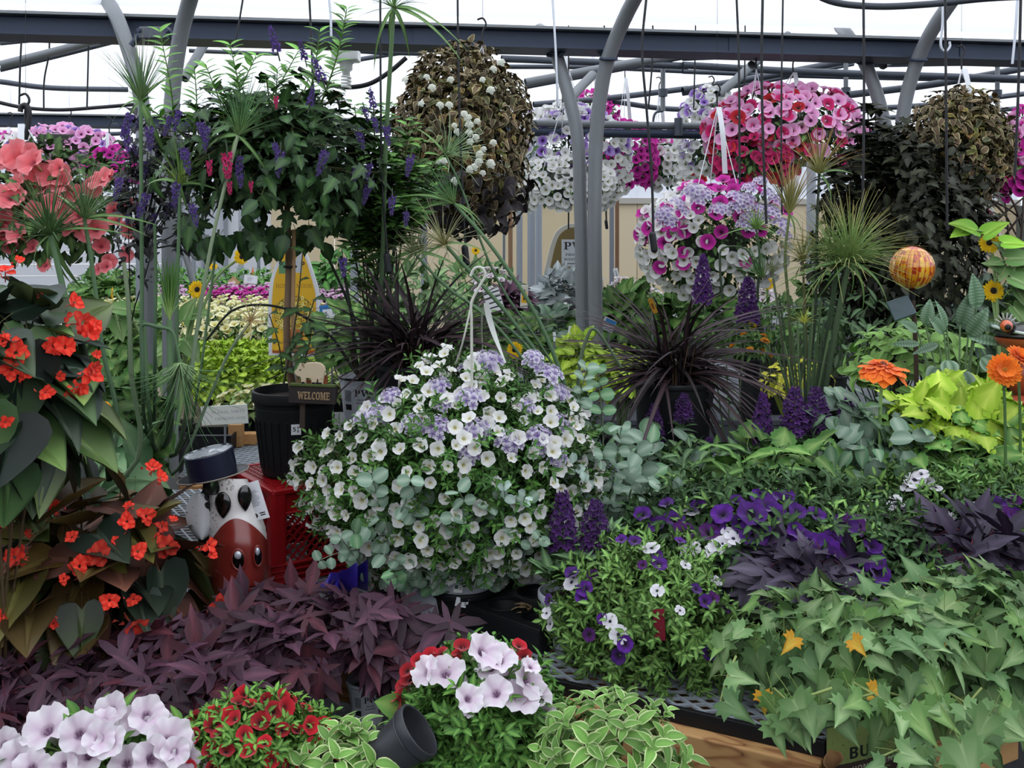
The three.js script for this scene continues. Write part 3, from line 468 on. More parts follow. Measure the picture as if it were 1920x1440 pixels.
table('far grey display table carrying rows of pink and purple petunias', -5.2, -1.4, -11.4, -9.3, 0.72, '#8a8c8e');
table('low wooden table under the lime green bedding plants', -2.6, -0.95, -6.1, -4.95, 0.68, '#7d705e');
table('grey table behind the centre posts carrying silver and burgundy plants', -0.9, 1.5, -7.4, -5.0, 0.66, '#5c6066');
table('long far table before the tan wall carrying shrubs and pots', -0.6, 7.0, -12.4, -9.6, 0.7, '#6b6e70');
table('table beneath the dark shrub and the sunflowers', 1.6, 4.4, -6.9, -5.15, 0.62, '#55585c');
// ---------- front row ----------
const paleP = variants(4, () => trumpet({ r: 1, colors: ['#7d5a78', '#e6d2e0', '#f3e9f0', '#f8f3f6'], seg: 36, notch: 0.17, ruffle: 0.11, cup: 0.22, star: 0.55, starc: '#d8b8d2' }));
const greenLeaf = (a, b, c, o = {}) => variants(5, () => leaf({ L: 1, W: 0.5, colors: [a, b, c ?? b], n: 5, bend: rnd(0.1, 0.6), fold: 0.25, ...o }));
const petuniaLeaf = greenLeaf('#6b9440', '#4e7a33', '#4e7a33', { W: 0.45, shape: 'ovate' });
function stems(t, base, tops, r, c, n = 5) { const g = new Shape3(); for (const p of tops) { const b = base.clone().add(V(rnd(-1, 1) * 0.02, 0, rnd(-1, 1) * 0.02)); g.tube(arc(b, p, 0.03, 5), r, r * 0.6, c, n); } const m = part(t, 'stems', g.build(), leafMats[1], t.position.clone().negate()); return m; }
{ R = rng(101);
  const d = 1.86, c = P(195, 1440, d), r = [S(185, d), S(105, d), 0.14], t = thing('petunia', 'pale pink petunia with large white-pink trumpets in the front corner', 'petunia', V(c.x, LOW, c.z));
  potParts(t, 0.11, 0.13, blackPlastic);
  const at = [[88, 1368, 41], [150, 1376, 34], [165, 1416, 33], [208, 1332, 29], [276, 1342, 33], [250, 1352, 26], [317, 1388, 38], [206, 1392, 27], [30, 1424, 34], [8, 1396, 27], [285, 1424, 36], [238, 1432, 30], [340, 1398, 24], [120, 1434, 24], [352, 1426, 22], [60, 1440, 30], [196, 1352, 22], [300, 1362, 24], [328, 1410, 24], [186, 1385, 26], [360, 1440, 25], [150, 1352, 14]];
  for (const [x, y, q] of at) { const k = skinAt(x, y, c, r, 1.0), p = k.p.clone().addScaledVector(towards(k.p), 0.02), a = k.n.clone().multiplyScalar(0.5).addScaledVector(towards(p), 0.75).add(V(rnd(-0.45, 0.45), rnd(-0.15, 0.55), 0)); wpart(t, 'bloom', pick(paleP), pick(petalMats), p, facingY(a, R() * 6), S(q, d) * 1.12); }
  leaves(t, [...onSkin(c, r, 130, { depth: [0.7, 0.95] }, { size: [0.035, 0.055] }), ...inside(c, r, 260, {}, { size: [0.03, 0.05] })], petuniaLeaf, leafMats, { most: 110 });
  stems(t, V(c.x, LOW + 0.1, c.z), at.slice(0, 12).map(([x, y]) => skinAt(x, y, c, r, 0.8).p), 0.003, '#6f9448');
}
const redTrumpet = variants(3, () => trumpet({ r: 1, colors: ['#3c0508', '#8d0712', '#b40c1c', '#c4142a'], seg: 15, notch: 0.14, ruffle: 0.05, cup: 0.3 }));
const tinyLeaf = (a, b, L, o = {}) => variants(3, () => sprig({ n: 11, L, W: 0.36, len: L * 1.9, colors: [a, b, b], shape: 'oblong', ...o }));
{ R = rng(102);
  const d = 1.9, c = P(485, 1420, d), r = [S(120, d), S(78, d), 0.11], t = thing('calibrachoa', 'small red-flowered calibrachoa between the pale petunia and the variegated plant', 'flower', V(c.x, LOW, c.z));
  potParts(t, 0.09, 0.12, blackPlastic);
  const g = tinyLeaf('#86b04e', '#4c8030', 0.026);
  leaves(t, [...onSkin(c, r, 330, { depth: [0.75, 1] }, { size: [0.8, 1.2], out: 0.9, wild: 0.5, droop: 0 }), ...inside(c, r, 420, {}, { size: [0.8, 1.2] })], g, leafMats, { most: 230, name: 'shoot' });
  blooms(t, spread(c, r, 58, { front: -0.1, low: -0.1, depth: [1.1, 1.2] }), redTrumpet, tints([0.8, 1.1, 1.4], 0, 0.25), { size: [0.014, 0.02], wild: 0.7, up: 0.1, out: 0.02 });
}
// cream-edged leaves
const creamLeaf = variants(6, () => leaf({ L: 1, W: 0.46, shape: 'ovate', n: 7, colors: ['#6f9c44', '#62913e', '#dbe3a8'], rim: 0.68, bend: rnd(0.15, 0.8), fold: 0.3, wave: 0.03 }));
function creamPlant(seed, label, c, r, base, n, size, geos = creamLeaf, most = 260) {
  R = rng(seed); const t = thing('variegated_plant', label, 'plant', V(c.x, base, c.z)); potParts(t, min(r[0], r[2]) * 0.7, 0.12, blackPlastic);
  const places = [];
  for (const { p, n: nn } of spread(c, r, n, { depth: [0.75, 1.02], low: -0.4, front: -0.5 })) {            // rosettes at the shoot tips
    const ax = nn.clone().add(V(rnd(-0.3, 0.3), 0.5, rnd(-0.3, 0.3) + 0.1)).normalize(), sz = rnd(...size), m = 6;
    for (let k = 0; k < m; k++) { const a = k * 2.4 + R(), side = V(cos(a), 0, sin(a)); side.addScaledVector(ax, -side.dot(ax)).normalize(); const lift = 0.25 + 0.9 * k / m; places.push({ p: p.clone().addScaledVector(ax, (k / m - 0.6) * sz * 0.7), q: facing(side.clone().addScaledVector(ax, lift), ax.clone().addScaledVector(side, -0.4)), s: sz * (1.1 - 0.45 * k / m), front: 0.05 * k / m }); }
  }
  leaves(t, places, geos, leafMats, { most, tint: [0.55, 1] });
  stems(t, V(c.x, base + 0.1, c.z), places.filter((_, k) => k % 24 === 0).map((k) => k.p), 0.003, '#7d9450');
  return t;
}
creamPlant(103, 'cream-edged variegated plant in front of the tilted black pot', P(660, 1450, 1.8), [S(95, 1.8), S(85, 1.8), 0.1], LOW, 40, [0.04, 0.062]);
creamPlant(104, 'cream-edged variegated plant crowding the end of the pine corner board', P(1148, 1425, 1.75), [S(132, 1.75), S(112, 1.75), 0.11], LOW, 62, [0.034, 0.056]);
{ R = rng(105); // mixed basket of pale petunia with red trumpets
  const d = 1.95, c = P(900, 1385, d), r = [S(128, d), S(118, d), 0.14], t = thing('mixed_planter', 'planter of pale pink petunias and dark red trumpets beside the tilted black pot', 'planter', V(c.x, LOW, c.z));
  potParts(t, 0.12, 0.14, blackPlastic);
  const g = tinyLeaf('#74a044', '#41752d', 0.03);
  leaves(t, [...onSkin(c, r, 300, { depth: [0.75, 1] }, { size: [0.8, 1.3], out: 0.9, wild: 0.5, droop: 0.1 }), ...inside(c, r, 500, {}, { size: [0.8, 1.3] })], g, leafMats, { most: 220, name: 'shoot' });
  const at = [[835, 1262, 36], [800, 1260, 30], [905, 1222, 34], [935, 1238, 34], [920, 1252, 28], [955, 1290, 40], [990, 1275, 36], [975, 1310, 36], [1000, 1310, 34], [930, 1300, 30], [878, 1310, 26], [855, 1280, 20], [1020, 1335, 22], [995, 1250, 18], [880, 1330, 18]];
  for (const [x, y, q] of at) { const k = skinAt(x, y, c, r, 1.0), p = k.p.clone().addScaledVector(towards(k.p), 0.05), a = k.n.clone().multiplyScalar(0.5).addScaledVector(towards(p), 0.45).add(V(rnd(-0.6, 0.6), rnd(-0.2, 0.8), 0)); wpart(t, 'bloom', pick(paleP), pick(petalMats), p, facingY(a, R() * 6), S(q, d) * 1.05); }
  blooms(t, [[765, 1290], [770, 1265], [790, 1248], [812, 1240], [862, 1232], [855, 1245], [868, 1222], [756, 1310], [970, 1220], [978, 1240], [775, 1280], [830, 1232], [950, 1235], [752, 1326]].map(([x, y]) => skinAt(x, y, c, r, 1.1)), redTrumpet, tints([0.8, 1.1], 0, 0.25), { size: [0.014, 0.02], wild: 0.6 });
  const round = variants(4, () => leaf({ L: 1, W: 0.72, shape: 'ovate', colors: ['#86a852', '#5f8f3c', '#668f42'], n: 7, bend: rnd(0.1, 0.4), pet: 0.4 }));
  for (const [x, y, q, a] of [[760, 1330, 62, 2.6], [802, 1375, 58, 2.9], [845, 1372, 66, 0.5], [865, 1385, 60, -0.3], [815, 1402, 48, 3.4], [862, 1412, 70, -0.9], [830, 1398, 60, -1.9], [880, 1300, 40, 1], [905, 1420, 50, -1.2]]) { const k = skinAt(x, y, c, r, 1.02); wpart(t, 'leaf', pick(round), pick(leafMats), k.p, facing(V(cos(a), sin(a) * 0.8, 0.35), V(-sin(a) * 0.3, 0.6, 0.9)), S(q, d)); }
}
{ R = rng(106); // tilted pot
  const d = 1.78, t = thing('tilted_pot', 'black plastic pot lying tilted beside the mixed planter', 'pot', V(P(745, 1395, d).x, LOW, P(745, 1395, d).z));
  const q = facingY(V(0.75, 0.62, 0.05)), c = P(722, 1420, d).sub(t.position), s = S(1, d);
  const pt = (n, prof) => part(t, n, new THREE.LatheGeometry(prof.map(([a, b]) => new THREE.Vector2(a * s, b * s)), 36), std('#303136', { roughness: 0.42 }), c, q);
  pt('pot', [[0, -22], [38, -22], [40, -18], [49, 68], [49, 84], [47, 84], [46, 68], [38, -16], [0, -16]]); pt('rim', [[49, 66], [53, 68], [53, 84], [50, 86], [47, 84], [47, 66]]); pt('rim_groove', [[49.4, 60], [51, 62], [49.4, 64]]);
}
// ---------- purple sweet potato vines ----------
const plumLeaf = (o = {}) => variants(6, () => lobed({ L: 1, W: 1.05, outline: 'palmate', colors: ['#84596e', '#624456'], bend: rnd(0.1, 0.7), fold: rnd(0.1, 0.35), pet: 0.5, petc: '#6a2238', droop: 0.5, ...o }));
const plum = plumLeaf(), plumMats = tints(['#84767c', '#aa9ca2', '#d0bcc4', '#bcaab6', '#c49090'], 0.22, 0.14);
function vine(seed, label, c, r, base, n, size, geos, mats_, { low = -0.5, pot, most = 300, kind = 'sweet_potato_vine', q = {}, fill = 1.2, cat = 'vine', sc = '#5c2c3c', front = -0.5, clear } = {}) {
  R = rng(seed); const t = thing(kind, label, cat, V(c.x, base, c.z)); pot ? pot(t) : potParts(t, 0.09, 0.12, blackPlastic);
  const o = { size, out: 0.5, droop: 0.6, up: 0.9, south: 0.5, wild: 0.6, ...q };
  const open = ({ p }) => !clear || !clear.some(([x0, y0, x1, y1]) => { const x = 960 - p.x / p.z * FOCAL, y = HORIZON - (p.y - EYE) / -p.z * FOCAL; return x > x0 && x < x1 && y > y0 && y < y1; });   // gaps that the plant leaves open
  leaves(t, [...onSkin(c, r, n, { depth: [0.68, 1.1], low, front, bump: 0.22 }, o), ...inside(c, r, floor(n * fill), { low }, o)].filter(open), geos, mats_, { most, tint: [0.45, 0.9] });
  stems(t, V(c.x, base + 0.1, c.z), spread(c, r, 26, { depth: [0.7, 0.95], low }).map((k) => k.p), 0.0032, sc);
  return t;
}
const labelPW = printed(512, 384, (x, w, h) => { x.fillStyle = '#d3d7df'; x.fillRect(0, 0, w, h); x.fillStyle = '#15171a'; x.font = 'bold 96px serif'; x.textAlign = 'center'; x.fillText('PW', 256, 120); x.font = 'bold 26px serif'; x.fillText('PROVEN', 256, 168); x.fillText('WINNERS', 256, 200); x.fillStyle = '#44484e'; for (let k = 0; k < 5; k++) x.fillRect(200, 230 + k * 18, 112 - 14 * k, 4); x.fillStyle = '#24272b'; for (let k = 0; k < 16; k++) x.fillRect(60 + k * 5, 60, k % 3 ? 2 : 4, 120); x.fillRect(60, 210, 80, 60); x.fillStyle = '#6a6e74'; for (let k = 0; k < 6; k++) x.fillRect(380, 80 + k * 24, 100 - (k % 3) * 20, 5); }, { roughness: 0.45 });
function pwPot(t, r, h, turn = 0, rim = whitePlastic) {
  part(t, 'pot', new THREE.LatheGeometry([[0, 0], [r * 0.78, 0], [r * 0.8, 0.004], [r * 0.97, h - 0.02], [r, h - 0.02], [r + 0.003, h - 0.002], [r, h], [r - 0.005, h], [r - 0.006, h - 0.02], [r * 0.76, 0.008], [0, 0.008]].map(([a, b]) => new THREE.Vector2(a, b)), 40), whitePlastic);
  part(t, 'rim', new THREE.TorusGeometry(r + 0.001, 0.004, 6, 40).rotateX(PI / 2), rim, V(0, h - 0.003, 0));
  const lb = new THREE.CylinderGeometry(r * 0.958 + 0.001, r * 0.812 + 0.001, h * 0.8, 32, 1, true, turn - 1.2, 2.4); part(t, 'label', lb, labelPW, V(0, h * 0.46, 0));
  part(t, 'soil', new THREE.CylinderGeometry(r * 0.94, r * 0.9, 0.02, 24), soilM, V(0, h - 0.03, 0));
}
vine(111, 'purple-leaved sweet potato vine growing from a white printed pot', P(555, 1200, 2.3), [S(190, 2.3), S(80, 2.3), 0.2], LOW, 210, [0.06, 0.092], plum, plumMats, { pot: (t) => { t.position.copy(level(688, 1352, LOW)); pwPot(t, S(36, 2.28), S(80, 2.28), 0.35); }, low: -0.45, fill: 0.7, clear: [[625, 1225, 800, 1420]] });
{ R = rng(1115); const t = scene.getObjectByName('sweet_potato_vine'); for (const [pts, d] of [[[[690, 1260], [745, 1235], [790, 1190], [845, 1165]], 2.24], [[[680, 1260], [730, 1230], [760, 1170], [740, 1130]], 2.26], [[[685, 1262], [700, 1200], [690, 1150]], 2.22], [[[690, 1262], [740, 1243], [800, 1235]], 2.22]]) { const c = curve(pts.map(([x, y]) => P(x, y, d)), 6); part(t, 'runner', new Shape3().tube(c, 0.003, 0.0022, '#7a2438', 5).build(), dullMats[1], t.position.clone().negate()); c.forEach((p, k) => { if (k > 1) for (let j = 0; j < 2; j++) wpart(t, 'leaf', pick(plum), pick(plumMats), p, facing(V(rnd(-1, 1), rnd(-0.9, 0.2), rnd(0, 0.6)), V(rnd(-0.3, 0.3), 0.8, 0.7)), rnd(0.075, 0.11)); }); } }
vine(112, 'dark purple sweet potato vine low behind the pale petunia', P(100, 1285, 2.12), [S(190, 2.12), S(75, 2.12), 0.18], LOW, 130, [0.062, 0.09], plum, plumMats, { most: 240, fill: 0.7 });
vine(113, 'dark purple sweet potato vine behind the red calibrachoa', P(370, 1290, 2.15), [S(170, 2.15), S(95, 2.15), 0.17], LOW, 140, [0.062, 0.092], plum, plumMats, { most: 240, fill: 0.7 });

// ---------- red begonias ----------
const begLeaf = [['#7f7a38', '#4a4420'], ['#6a5a34', '#3f3018'], ['#5a6a38', '#2e3a20'], ['#3e4a3a', '#1c2820'], ['#7c6a3c', '#54401c'], ['#8a5a48', '#5c3a30']].flatMap((c) => variants(2, () => lobed({ L: 1, W: 1.0, outline: 'heart', skew: rnd(-0.3, 0.3), colors: c, bend: rnd(0.1, 0.6), fold: rnd(0.15, 0.45), wave: 0.03, pet: 0.5, petc: '#6a4a30', droop: 0.2 })));
const begGreen = [['#7c9a50', '#3c5a30'], ['#5a7a48', '#2c4426'], ['#4a5a40', '#1e2e20'], ['#6a7a48', '#34401c'], ['#34483a', '#16221a']].flatMap((c) => variants(2, () => lobed({ L: 1, W: 1.0, outline: 'heart', skew: rnd(-0.3, 0.3), colors: c, bend: rnd(0.1, 0.6), fold: rnd(0.15, 0.45), wave: 0.03, pet: 0.5, petc: '#6a6a40', droop: 0.2 })));
const begBloom = variants(5, () => { const g = new Shape3(), c = ['#ff5a3c', '#ef2a1c', '#f23a26']; for (let k = 0; k < 8; k++) { const a = k * 2.4, e = k / 8, d = V(cos(a), 0.25 + e * 0.9, sin(a)); g.add(leaf({ L: rnd(0.7, 1.1) * (1 - 0.3 * e), W: 0.85, shape: 'round', n: 4, colors: c, bend: rnd(-0.3, 0.5), fold: 0.2, wave: 0.08 }), mats(V(cos(a) * 0.1, e * 0.25, sin(a) * 0.1), facing(d, V(-cos(a) * 0.4, 1, -sin(a) * 0.4)), 1)); } g.tube([V(0, 0, 0), V(0.1, -1.2, 0)], 0.06, 0.05, '#c8563c', 4); for (let k = 0; k < 3; k++) g.add(leaf({ L: 0.5, W: 0.8, shape: 'round', n: 3, colors: c, fold: 0.4 }), mats(V(rnd(-1, 1), rnd(-0.9, 0.1), rnd(-0.6, 0.6)), facing(V(rnd(-1, 1), -0.6, rnd(-1, 1)), V(0, 0.5, 1)), 1)); return g.build(); });
const redMats = tints([0.75, 1, 1.1], 0.12, 0.22);
function begonia(seed, label, c, r, base, n, size, geos, at, br) {
  R = rng(seed); const t = thing('begonia', label, 'begonia', V(c.x, base, c.z)); potParts(t, 0.12, 0.15, blackPlastic);
  const o = { size, out: 0.7, droop: 0.35, up: 0.8, wild: 0.5 };
  leaves(t, [...onSkin(c, r, n, { depth: [0.8, 1.05], low: -0.6 }, o), ...inside(c, r, n, {}, o)], geos, glossMats, { most: 260, tint: [0.4, 0.8] });
  for (const [x, y, q] of at) { const k = skinAt(x, y, c, r, 1.08); wpart(t, 'flower', pick(begBloom), pick(redMats), k.p.clone().addScaledVector(towards(k.p), 0.04), facingY(k.n.clone().add(V(rnd(-0.4, 0.4), rnd(-0.4, 0.4), 0.5)), R() * 6), S(q ?? br, -c.z) * rnd(0.85, 1.15)); }
  stems(t, V(c.x, base + 0.12, c.z), [...spread(c, r, 12, { depth: [0.4, 0.8] }).map((k) => k.p)], 0.0038, '#5a4830');
  return t;
}
begonia(121, 'bronze-leaved begonia with scarlet flowers beside the metal cow head', P(150, 1085, 2.35), [S(190, 2.35), S(175, 2.35), 0.24], LOW, 80, [0.095, 0.145], begLeaf,
  [[285, 878, 18], [300, 897, 15], [100, 952, 20], [135, 1008, 14], [185, 1040, 24], [238, 978, 20], [272, 968, 18], [302, 988, 18], [312, 1026, 28], [258, 1035, 20], [390, 1022, 18], [395, 1040, 14], [120, 1085, 12], [205, 1125, 20], [248, 1172, 30], [408, 1140, 26], [30, 1045, 22], [42, 1032, 16], [100, 1168, 14], [5, 1155, 14], [250, 1122, 16], [150, 1062, 18], [318, 1194, 8], [240, 950, 12], [165, 1050, 12], [325, 975, 12], [290, 1010, 12], [215, 1015, 12], [8, 985, 10], [55, 1000, 12]], 18);
begonia(122, 'tall dark green begonia with scarlet flowers at the edge above the bronze one', P(0, 740, 2.1), [S(130, 2.1), S(205, 2.1), 0.2], LOW, 58, [0.09, 0.14], begGreen,
  [[138, 568, 22], [152, 605, 28], [166, 622, 26], [178, 610, 18], [98, 648, 28], [120, 652, 24], [28, 662, 28], [22, 692, 20], [168, 700, 26], [140, 738, 26], [152, 728, 20], [175, 690, 18], [10, 510, 20], [85, 735, 18], [110, 705, 14], [35, 490, 12], [72, 552, 10], [5, 640, 16], [45, 700, 14], [180, 665, 14], [10, 790, 14]], 20);
{ R = rng(123); const t = scene.getObjectByName('begonia_001'); const g = new Shape3(); for (const [a, b, e, w] of [[[120, 560], [140, 780], [170, 900], 7], [[140, 600], [195, 800], [205, 900], 7], [[60, 820], [55, 900], [40, 1010], 5], [[85, 820], [120, 890], [150, 925], 5]]) g.tube(curve([P(...a, 2.2), P(...b, 2.3), P(...e, 2.35)], 8), S(w, 2.25), S(w, 2.3) * 0.9, '#3a4a34', 7); part(t, 'cane', g.build(), leafMats[1], t.position.clone().negate()); }
// ---------- crate, pot, welcome sign, metal cow head ----------
const crateYaw = 0.62, crateX = V(cos(crateYaw), 0, -sin(crateYaw)), crateZ = V(sin(crateYaw), 0, cos(crateYaw));
const crateCorner = level(510, 1104).setY(TOP), CS = 0.34, CH = 0.262, crateMid = crateCorner.clone().addScaledVector(crateX, CS / 2).addScaledVector(crateZ, -CS / 2);
{
  const t = thing('milk_crate', 'red plastic milk crate turned upside down as a stand for the black pot', 'crate', crateMid), red = std('#9c1118', { roughness: 0.42, specularIntensity: 0.7 });
  const q = new THREE.Quaternion().setFromAxisAngle(V(0, 1, 0), crateYaw), rot = (a) => new THREE.Quaternion().setFromAxisAngle(V(0, 1, 0), crateYaw + a);
  const put = (n, g, x, y, z, a = 0) => part(t, n, g, red, V(x, y, z).applyQuaternion(rot(a)), rot(a)), h = CS / 2;
  for (const sx of [-1, 1]) for (const sz of [-1, 1]) put('corner_post', new RoundedBoxGeometry(0.045, CH - 0.004, 0.045, 3, 0.012), sx * (h - 0.022), CH / 2, sz * (h - 0.022));
  for (let k = 0; k < 4; k++) {
    const a = k * PI / 2;
    put('top_rim', new RoundedBoxGeometry(CS - 0.01, 0.016, 0.02, 2, 0.005), 0, CH - 0.009, h - 0.008, a); put('upper_panel', new RoundedBoxGeometry(CS - 0.07, 0.052, 0.006, 2, 0.002), 0, CH - 0.042, h - 0.012, a); put('middle_rim', new RoundedBoxGeometry(CS - 0.05, 0.008, 0.016, 2, 0.003), 0, CH - 0.07, h - 0.01, a);
    for (const y of [0.008, 0.024, 0.04, 0.056]) put('bottom_rim', new RoundedBoxGeometry(CS + 0.004, 0.007, 0.02, 2, 0.003), 0, y, h - 0.008, a);
    put('bottom_wall', new THREE.BoxGeometry(CS - 0.04, 0.05, 0.004), 0, 0.032, h - 0.014, a);
    const bars = [], W = CS - 0.09, y0 = 0.06, y1 = CH - 0.074;
    for (const s of [-1, 1]) for (let u = -W / 2 - 0.2; u < W / 2 + 0.2; u += 0.026) { // diagonal bars clipped to the opening
      let xa = u, ya = y0, xb = u + s * (y1 - y0), yb = y1; const cl = (x) => clamp(x, -W / 2, W / 2), ca = cl(xa), cb = cl(xb); if ((xa < -W / 2 && xb < -W / 2) || (xa > W / 2 && xb > W / 2)) continue;
      ya += abs(ca - xa); yb -= abs(xb - cb); if (yb - ya < 0.012) continue; const L = Math.hypot(cb - ca, yb - ya), g = new THREE.BoxGeometry(L, 0.004, 0.008); g.rotateZ(Math.atan2(yb - ya, cb - ca)); g.translate((ca + cb) / 2, (ya + yb) / 2, 0); bars.push(g);
    }
    put('lattice', mergeGeometries(bars), 0, 0, h - 0.014, a); put('side_post', new RoundedBoxGeometry(0.03, CH - 0.08, 0.008, 2, 0.003), -W / 2 - 0.02, CH / 2 - 0.02, h - 0.01, a); put('side_post', new RoundedBoxGeometry(0.03, CH - 0.08, 0.008, 2, 0.003), W / 2 + 0.02, CH / 2 - 0.02, h - 0.01, a);
  }
  const grid = []; for (let k = -9; k <= 9; k++) for (const s of [0, 1]) { const g = new THREE.BoxGeometry(s ? 0.005 : CS - 0.04, 0.008, s ? CS - 0.04 : 0.005); g.translate(s ? k * 0.0165 : 0, 0, s ? 0 : k * 0.0165); grid.push(g); }
  put('base_grille', mergeGeometries(grid), 0, CH - 0.008, 0);
}
const potBase = crateMid.clone().setY(TOP + CH); { const k = level(553, 884, TOP + CH); potBase.x = k.x; potBase.z = k.z; }
{ R = rng(201);
  const t = thing('standard_tree', 'standard tree with dark leafy crown and purple tassels in a black pot', 'tree', potBase), r = 0.119, h = 0.238;
  potParts(t, r, h, blackPlastic, { rim: 0.03, taper: 0.76, ribs: 2 });
  const fl = []; for (let k = 0; k < 28; k++) { const a = k / 28 * TAU, g = new THREE.CapsuleGeometry(0.0022, h * 0.58, 2, 6); g.rotateX(0.118).rotateY(a + PI / 2 * 0); g.translate(sin(a) * r * 0.868, h * 0.38, cos(a) * r * 0.868); const m = new THREE.Matrix4(); fl.push(g); }
  part(t, 'flute', mergeGeometries(fl), blackPlastic);
  const sticker = printed(128, 144, (x, w, hh) => { x.fillStyle = '#e8e9ec'; x.fillRect(0, 0, w, hh); x.fillStyle = '#17181b'; x.font = 'bold 84px sans-serif'; x.fillText('5', 18, 96); x.font = 'bold 48px sans-serif'; x.fillText('8', 76, 62); x.fillText('8', 76, 112); });
  { const sa = 0.24, rr = r * 0.945; part(t, 'price_sticker', new RoundedBoxGeometry(0.027, 0.03, 0.0015, 2, 0.0007), sticker, V(sin(sa) * rr, 0.142, cos(sa) * rr), facing(V(sin(sa), -0.12, cos(sa)), V(0, 1, 0))); }
  const at = (px, py, d = 2.9) => P(px, py, d);
  const b0 = potBase.clone().add(V(-0.005, h - 0.03, -0.01));
  const tg = new Shape3(); tg.tube(curve([b0, at(538, 640), at(541, 520), at(540, 430), at(535, 330), at(528, 230)], 16), 0.011, 0.007, '#8a6f58', 8, '#6a5a40'); part(t, 'trunk', tg.build(), dullMats[1], t.position.clone().negate());
  part(t, 'stake', stalk([b0.clone().add(V(0.02, 0, 0.012)), at(549, 600, 2.88), at(551, 430, 2.88)], 0.006, 0.006, '#a5835c', 7), dullMats[2], t.position.clone().negate());
  for (const y of [500, 578, 690]) part(t, 'tie', new THREE.TorusGeometry(0.016, 0.004, 6, 16).rotateX(PI / 2), blackPlastic, at(544, y, 2.89).sub(t.position));
  // crown: shoots with dark lobed leaves, lighter narrow tips above
  const dark = variants(6, () => lobed({ L: 1, W: 0.85, outline: 'maple', colors: ['#4e7038', '#2c4a26'], bend: rnd(0.1, 0.6), fold: rnd(0.1, 0.35), pet: 0.3, droop: 0.3 })), darkOv = greenLeaf('#4a6c38', '#2a4a28', '#2a4a28', { W: 0.6 });
  const fresh = greenLeaf('#86b85a', '#5f9a3c', '#6fa848', { W: 0.42, bend: 0.3 });
  const places = [], tips = [], twigs = new Shape3(), cc = at(515, 300), cr = [S(215, 2.9), S(165, 2.9), 0.26];
  const shoots = spread(cc, cr, 84, { depth: [0.72, 1.02], low: -0.75, front: -0.8, cand: 4 });
  shoots.forEach(({ p, n }, k) => {
    const s = at(lerp(532, 515, R()), lerp(250, 400, R())), mid = s.clone().lerp(p, 0.5).add(V(0, 0.03, 0)), pts = curve([s, mid, p], 9); twigs.tube(pts, 0.004, 0.0016, '#5a5a38', 4);
    for (let j = 0; j < 9; j++) { const q = pts[clamp(4 + floor(j * 0.65), 0, 9)], f = n.clone().multiplyScalar(0.5).add(V(rnd(-1, 1), rnd(-0.9, 0.3), rnd(-1, 1))); places.push({ p: q.clone().add(V(rnd(-1, 1), rnd(-1, 1), rnd(-1, 1)).multiplyScalar(0.03)), q: facing(f, n.clone().add(V(0, 0.9, 0.3))), s: rnd(0.04, 0.066) }); }
  });
  places.push(...inside(cc, [cr[0] * 0.95, cr[1] * 0.95, cr[2]], 480, { low: -0.7 }, { size: [0.04, 0.066], droop: 0.6, up: 0.7 }));
  for (const [x, y] of [[370, 440], [400, 455], [470, 440], [500, 455], [480, 435], [430, 430], [590, 440], [600, 420], [560, 445], [640, 420], [350, 420], [520, 440]]) for (let j = 0; j < 5; j++) places.push({ p: at(x + rnd(-20, 20), y + rnd(-22, 14), 2.8 + rnd(0, 0.2)), q: facing(V(rnd(-0.6, 0.6), -1, rnd(-0.2, 0.5)), V(rnd(-0.3, 0.3), 0.4, 1)), s: rnd(0.05, 0.075), front: 0.3 });
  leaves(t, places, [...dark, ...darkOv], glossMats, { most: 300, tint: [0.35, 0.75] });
  for (const [a, b, nn] of [[[455, 260], [432, 85], 22], [[430, 270], [385, 120], 16], [[360, 270], [365, 130], 14], [[500, 250], [520, 130], 18], [[560, 240], [600, 60], 20], [[600, 200], [650, 18], 24], [[400, 240], [480, 105], 14], [[330, 280], [300, 60], 18], [[350, 260], [260, 190], 12], [[470, 230], [560, 95], 16]]) {
    const pts = curve([at(...a, 2.86), at((a[0] + b[0]) / 2 + 6, (a[1] + b[1]) / 2, 2.8), at(...b, 2.76)], nn); twigs.tube(pts, 0.003, 0.0012, '#6a8a44', 4);
    pts.forEach((p, k) => { if (k > 2) for (const s of [-1, 1]) { const dd = pts[k].clone().sub(pts[k - 1]).normalize(); wpart(t, 'leaf', pick(fresh), pick(leafMats), p, facing(V(s * rnd(0.5, 1.2), rnd(0, 0.5), rnd(-0.6, 0.6)).addScaledVector(dd, 0.5), V(0, 1, 0.4)), rnd(0.03, 0.052)); } });
  }
  // low sprouts by the trunk
  for (const [a, b] of [[[532, 720], [568, 470]], [[530, 700], [505, 590]], [[545, 660], [590, 560]], [[560, 700], [585, 610]]]) { const pts = curve([at(...a, 2.86), at((a[0] + b[0]) / 2 + 5, (a[1] + b[1]) / 2, 2.82), at(...b, 2.8)], 9); twigs.tube(pts, 0.0028, 0.0015, '#4a4a34', 4); pts.forEach((p, k) => { if (k % 2) wpart(t, 'leaf', pick(dark), pick(leafMats), p, facing(V(rnd(-1, 1), rnd(-0.5, 0.4), rnd(0, 0.6)), V(0, 1, 0.5)), rnd(0.035, 0.055)); }); }
  part(t, 'branches', twigs.build(), dullMats[1], t.position.clone().negate());
  const tassel = variants(3, () => spire({ h: 0.085, r: 0.016, n: 40, fr: 0.0075, colors: ['#543a86', '#8464b4'] }));
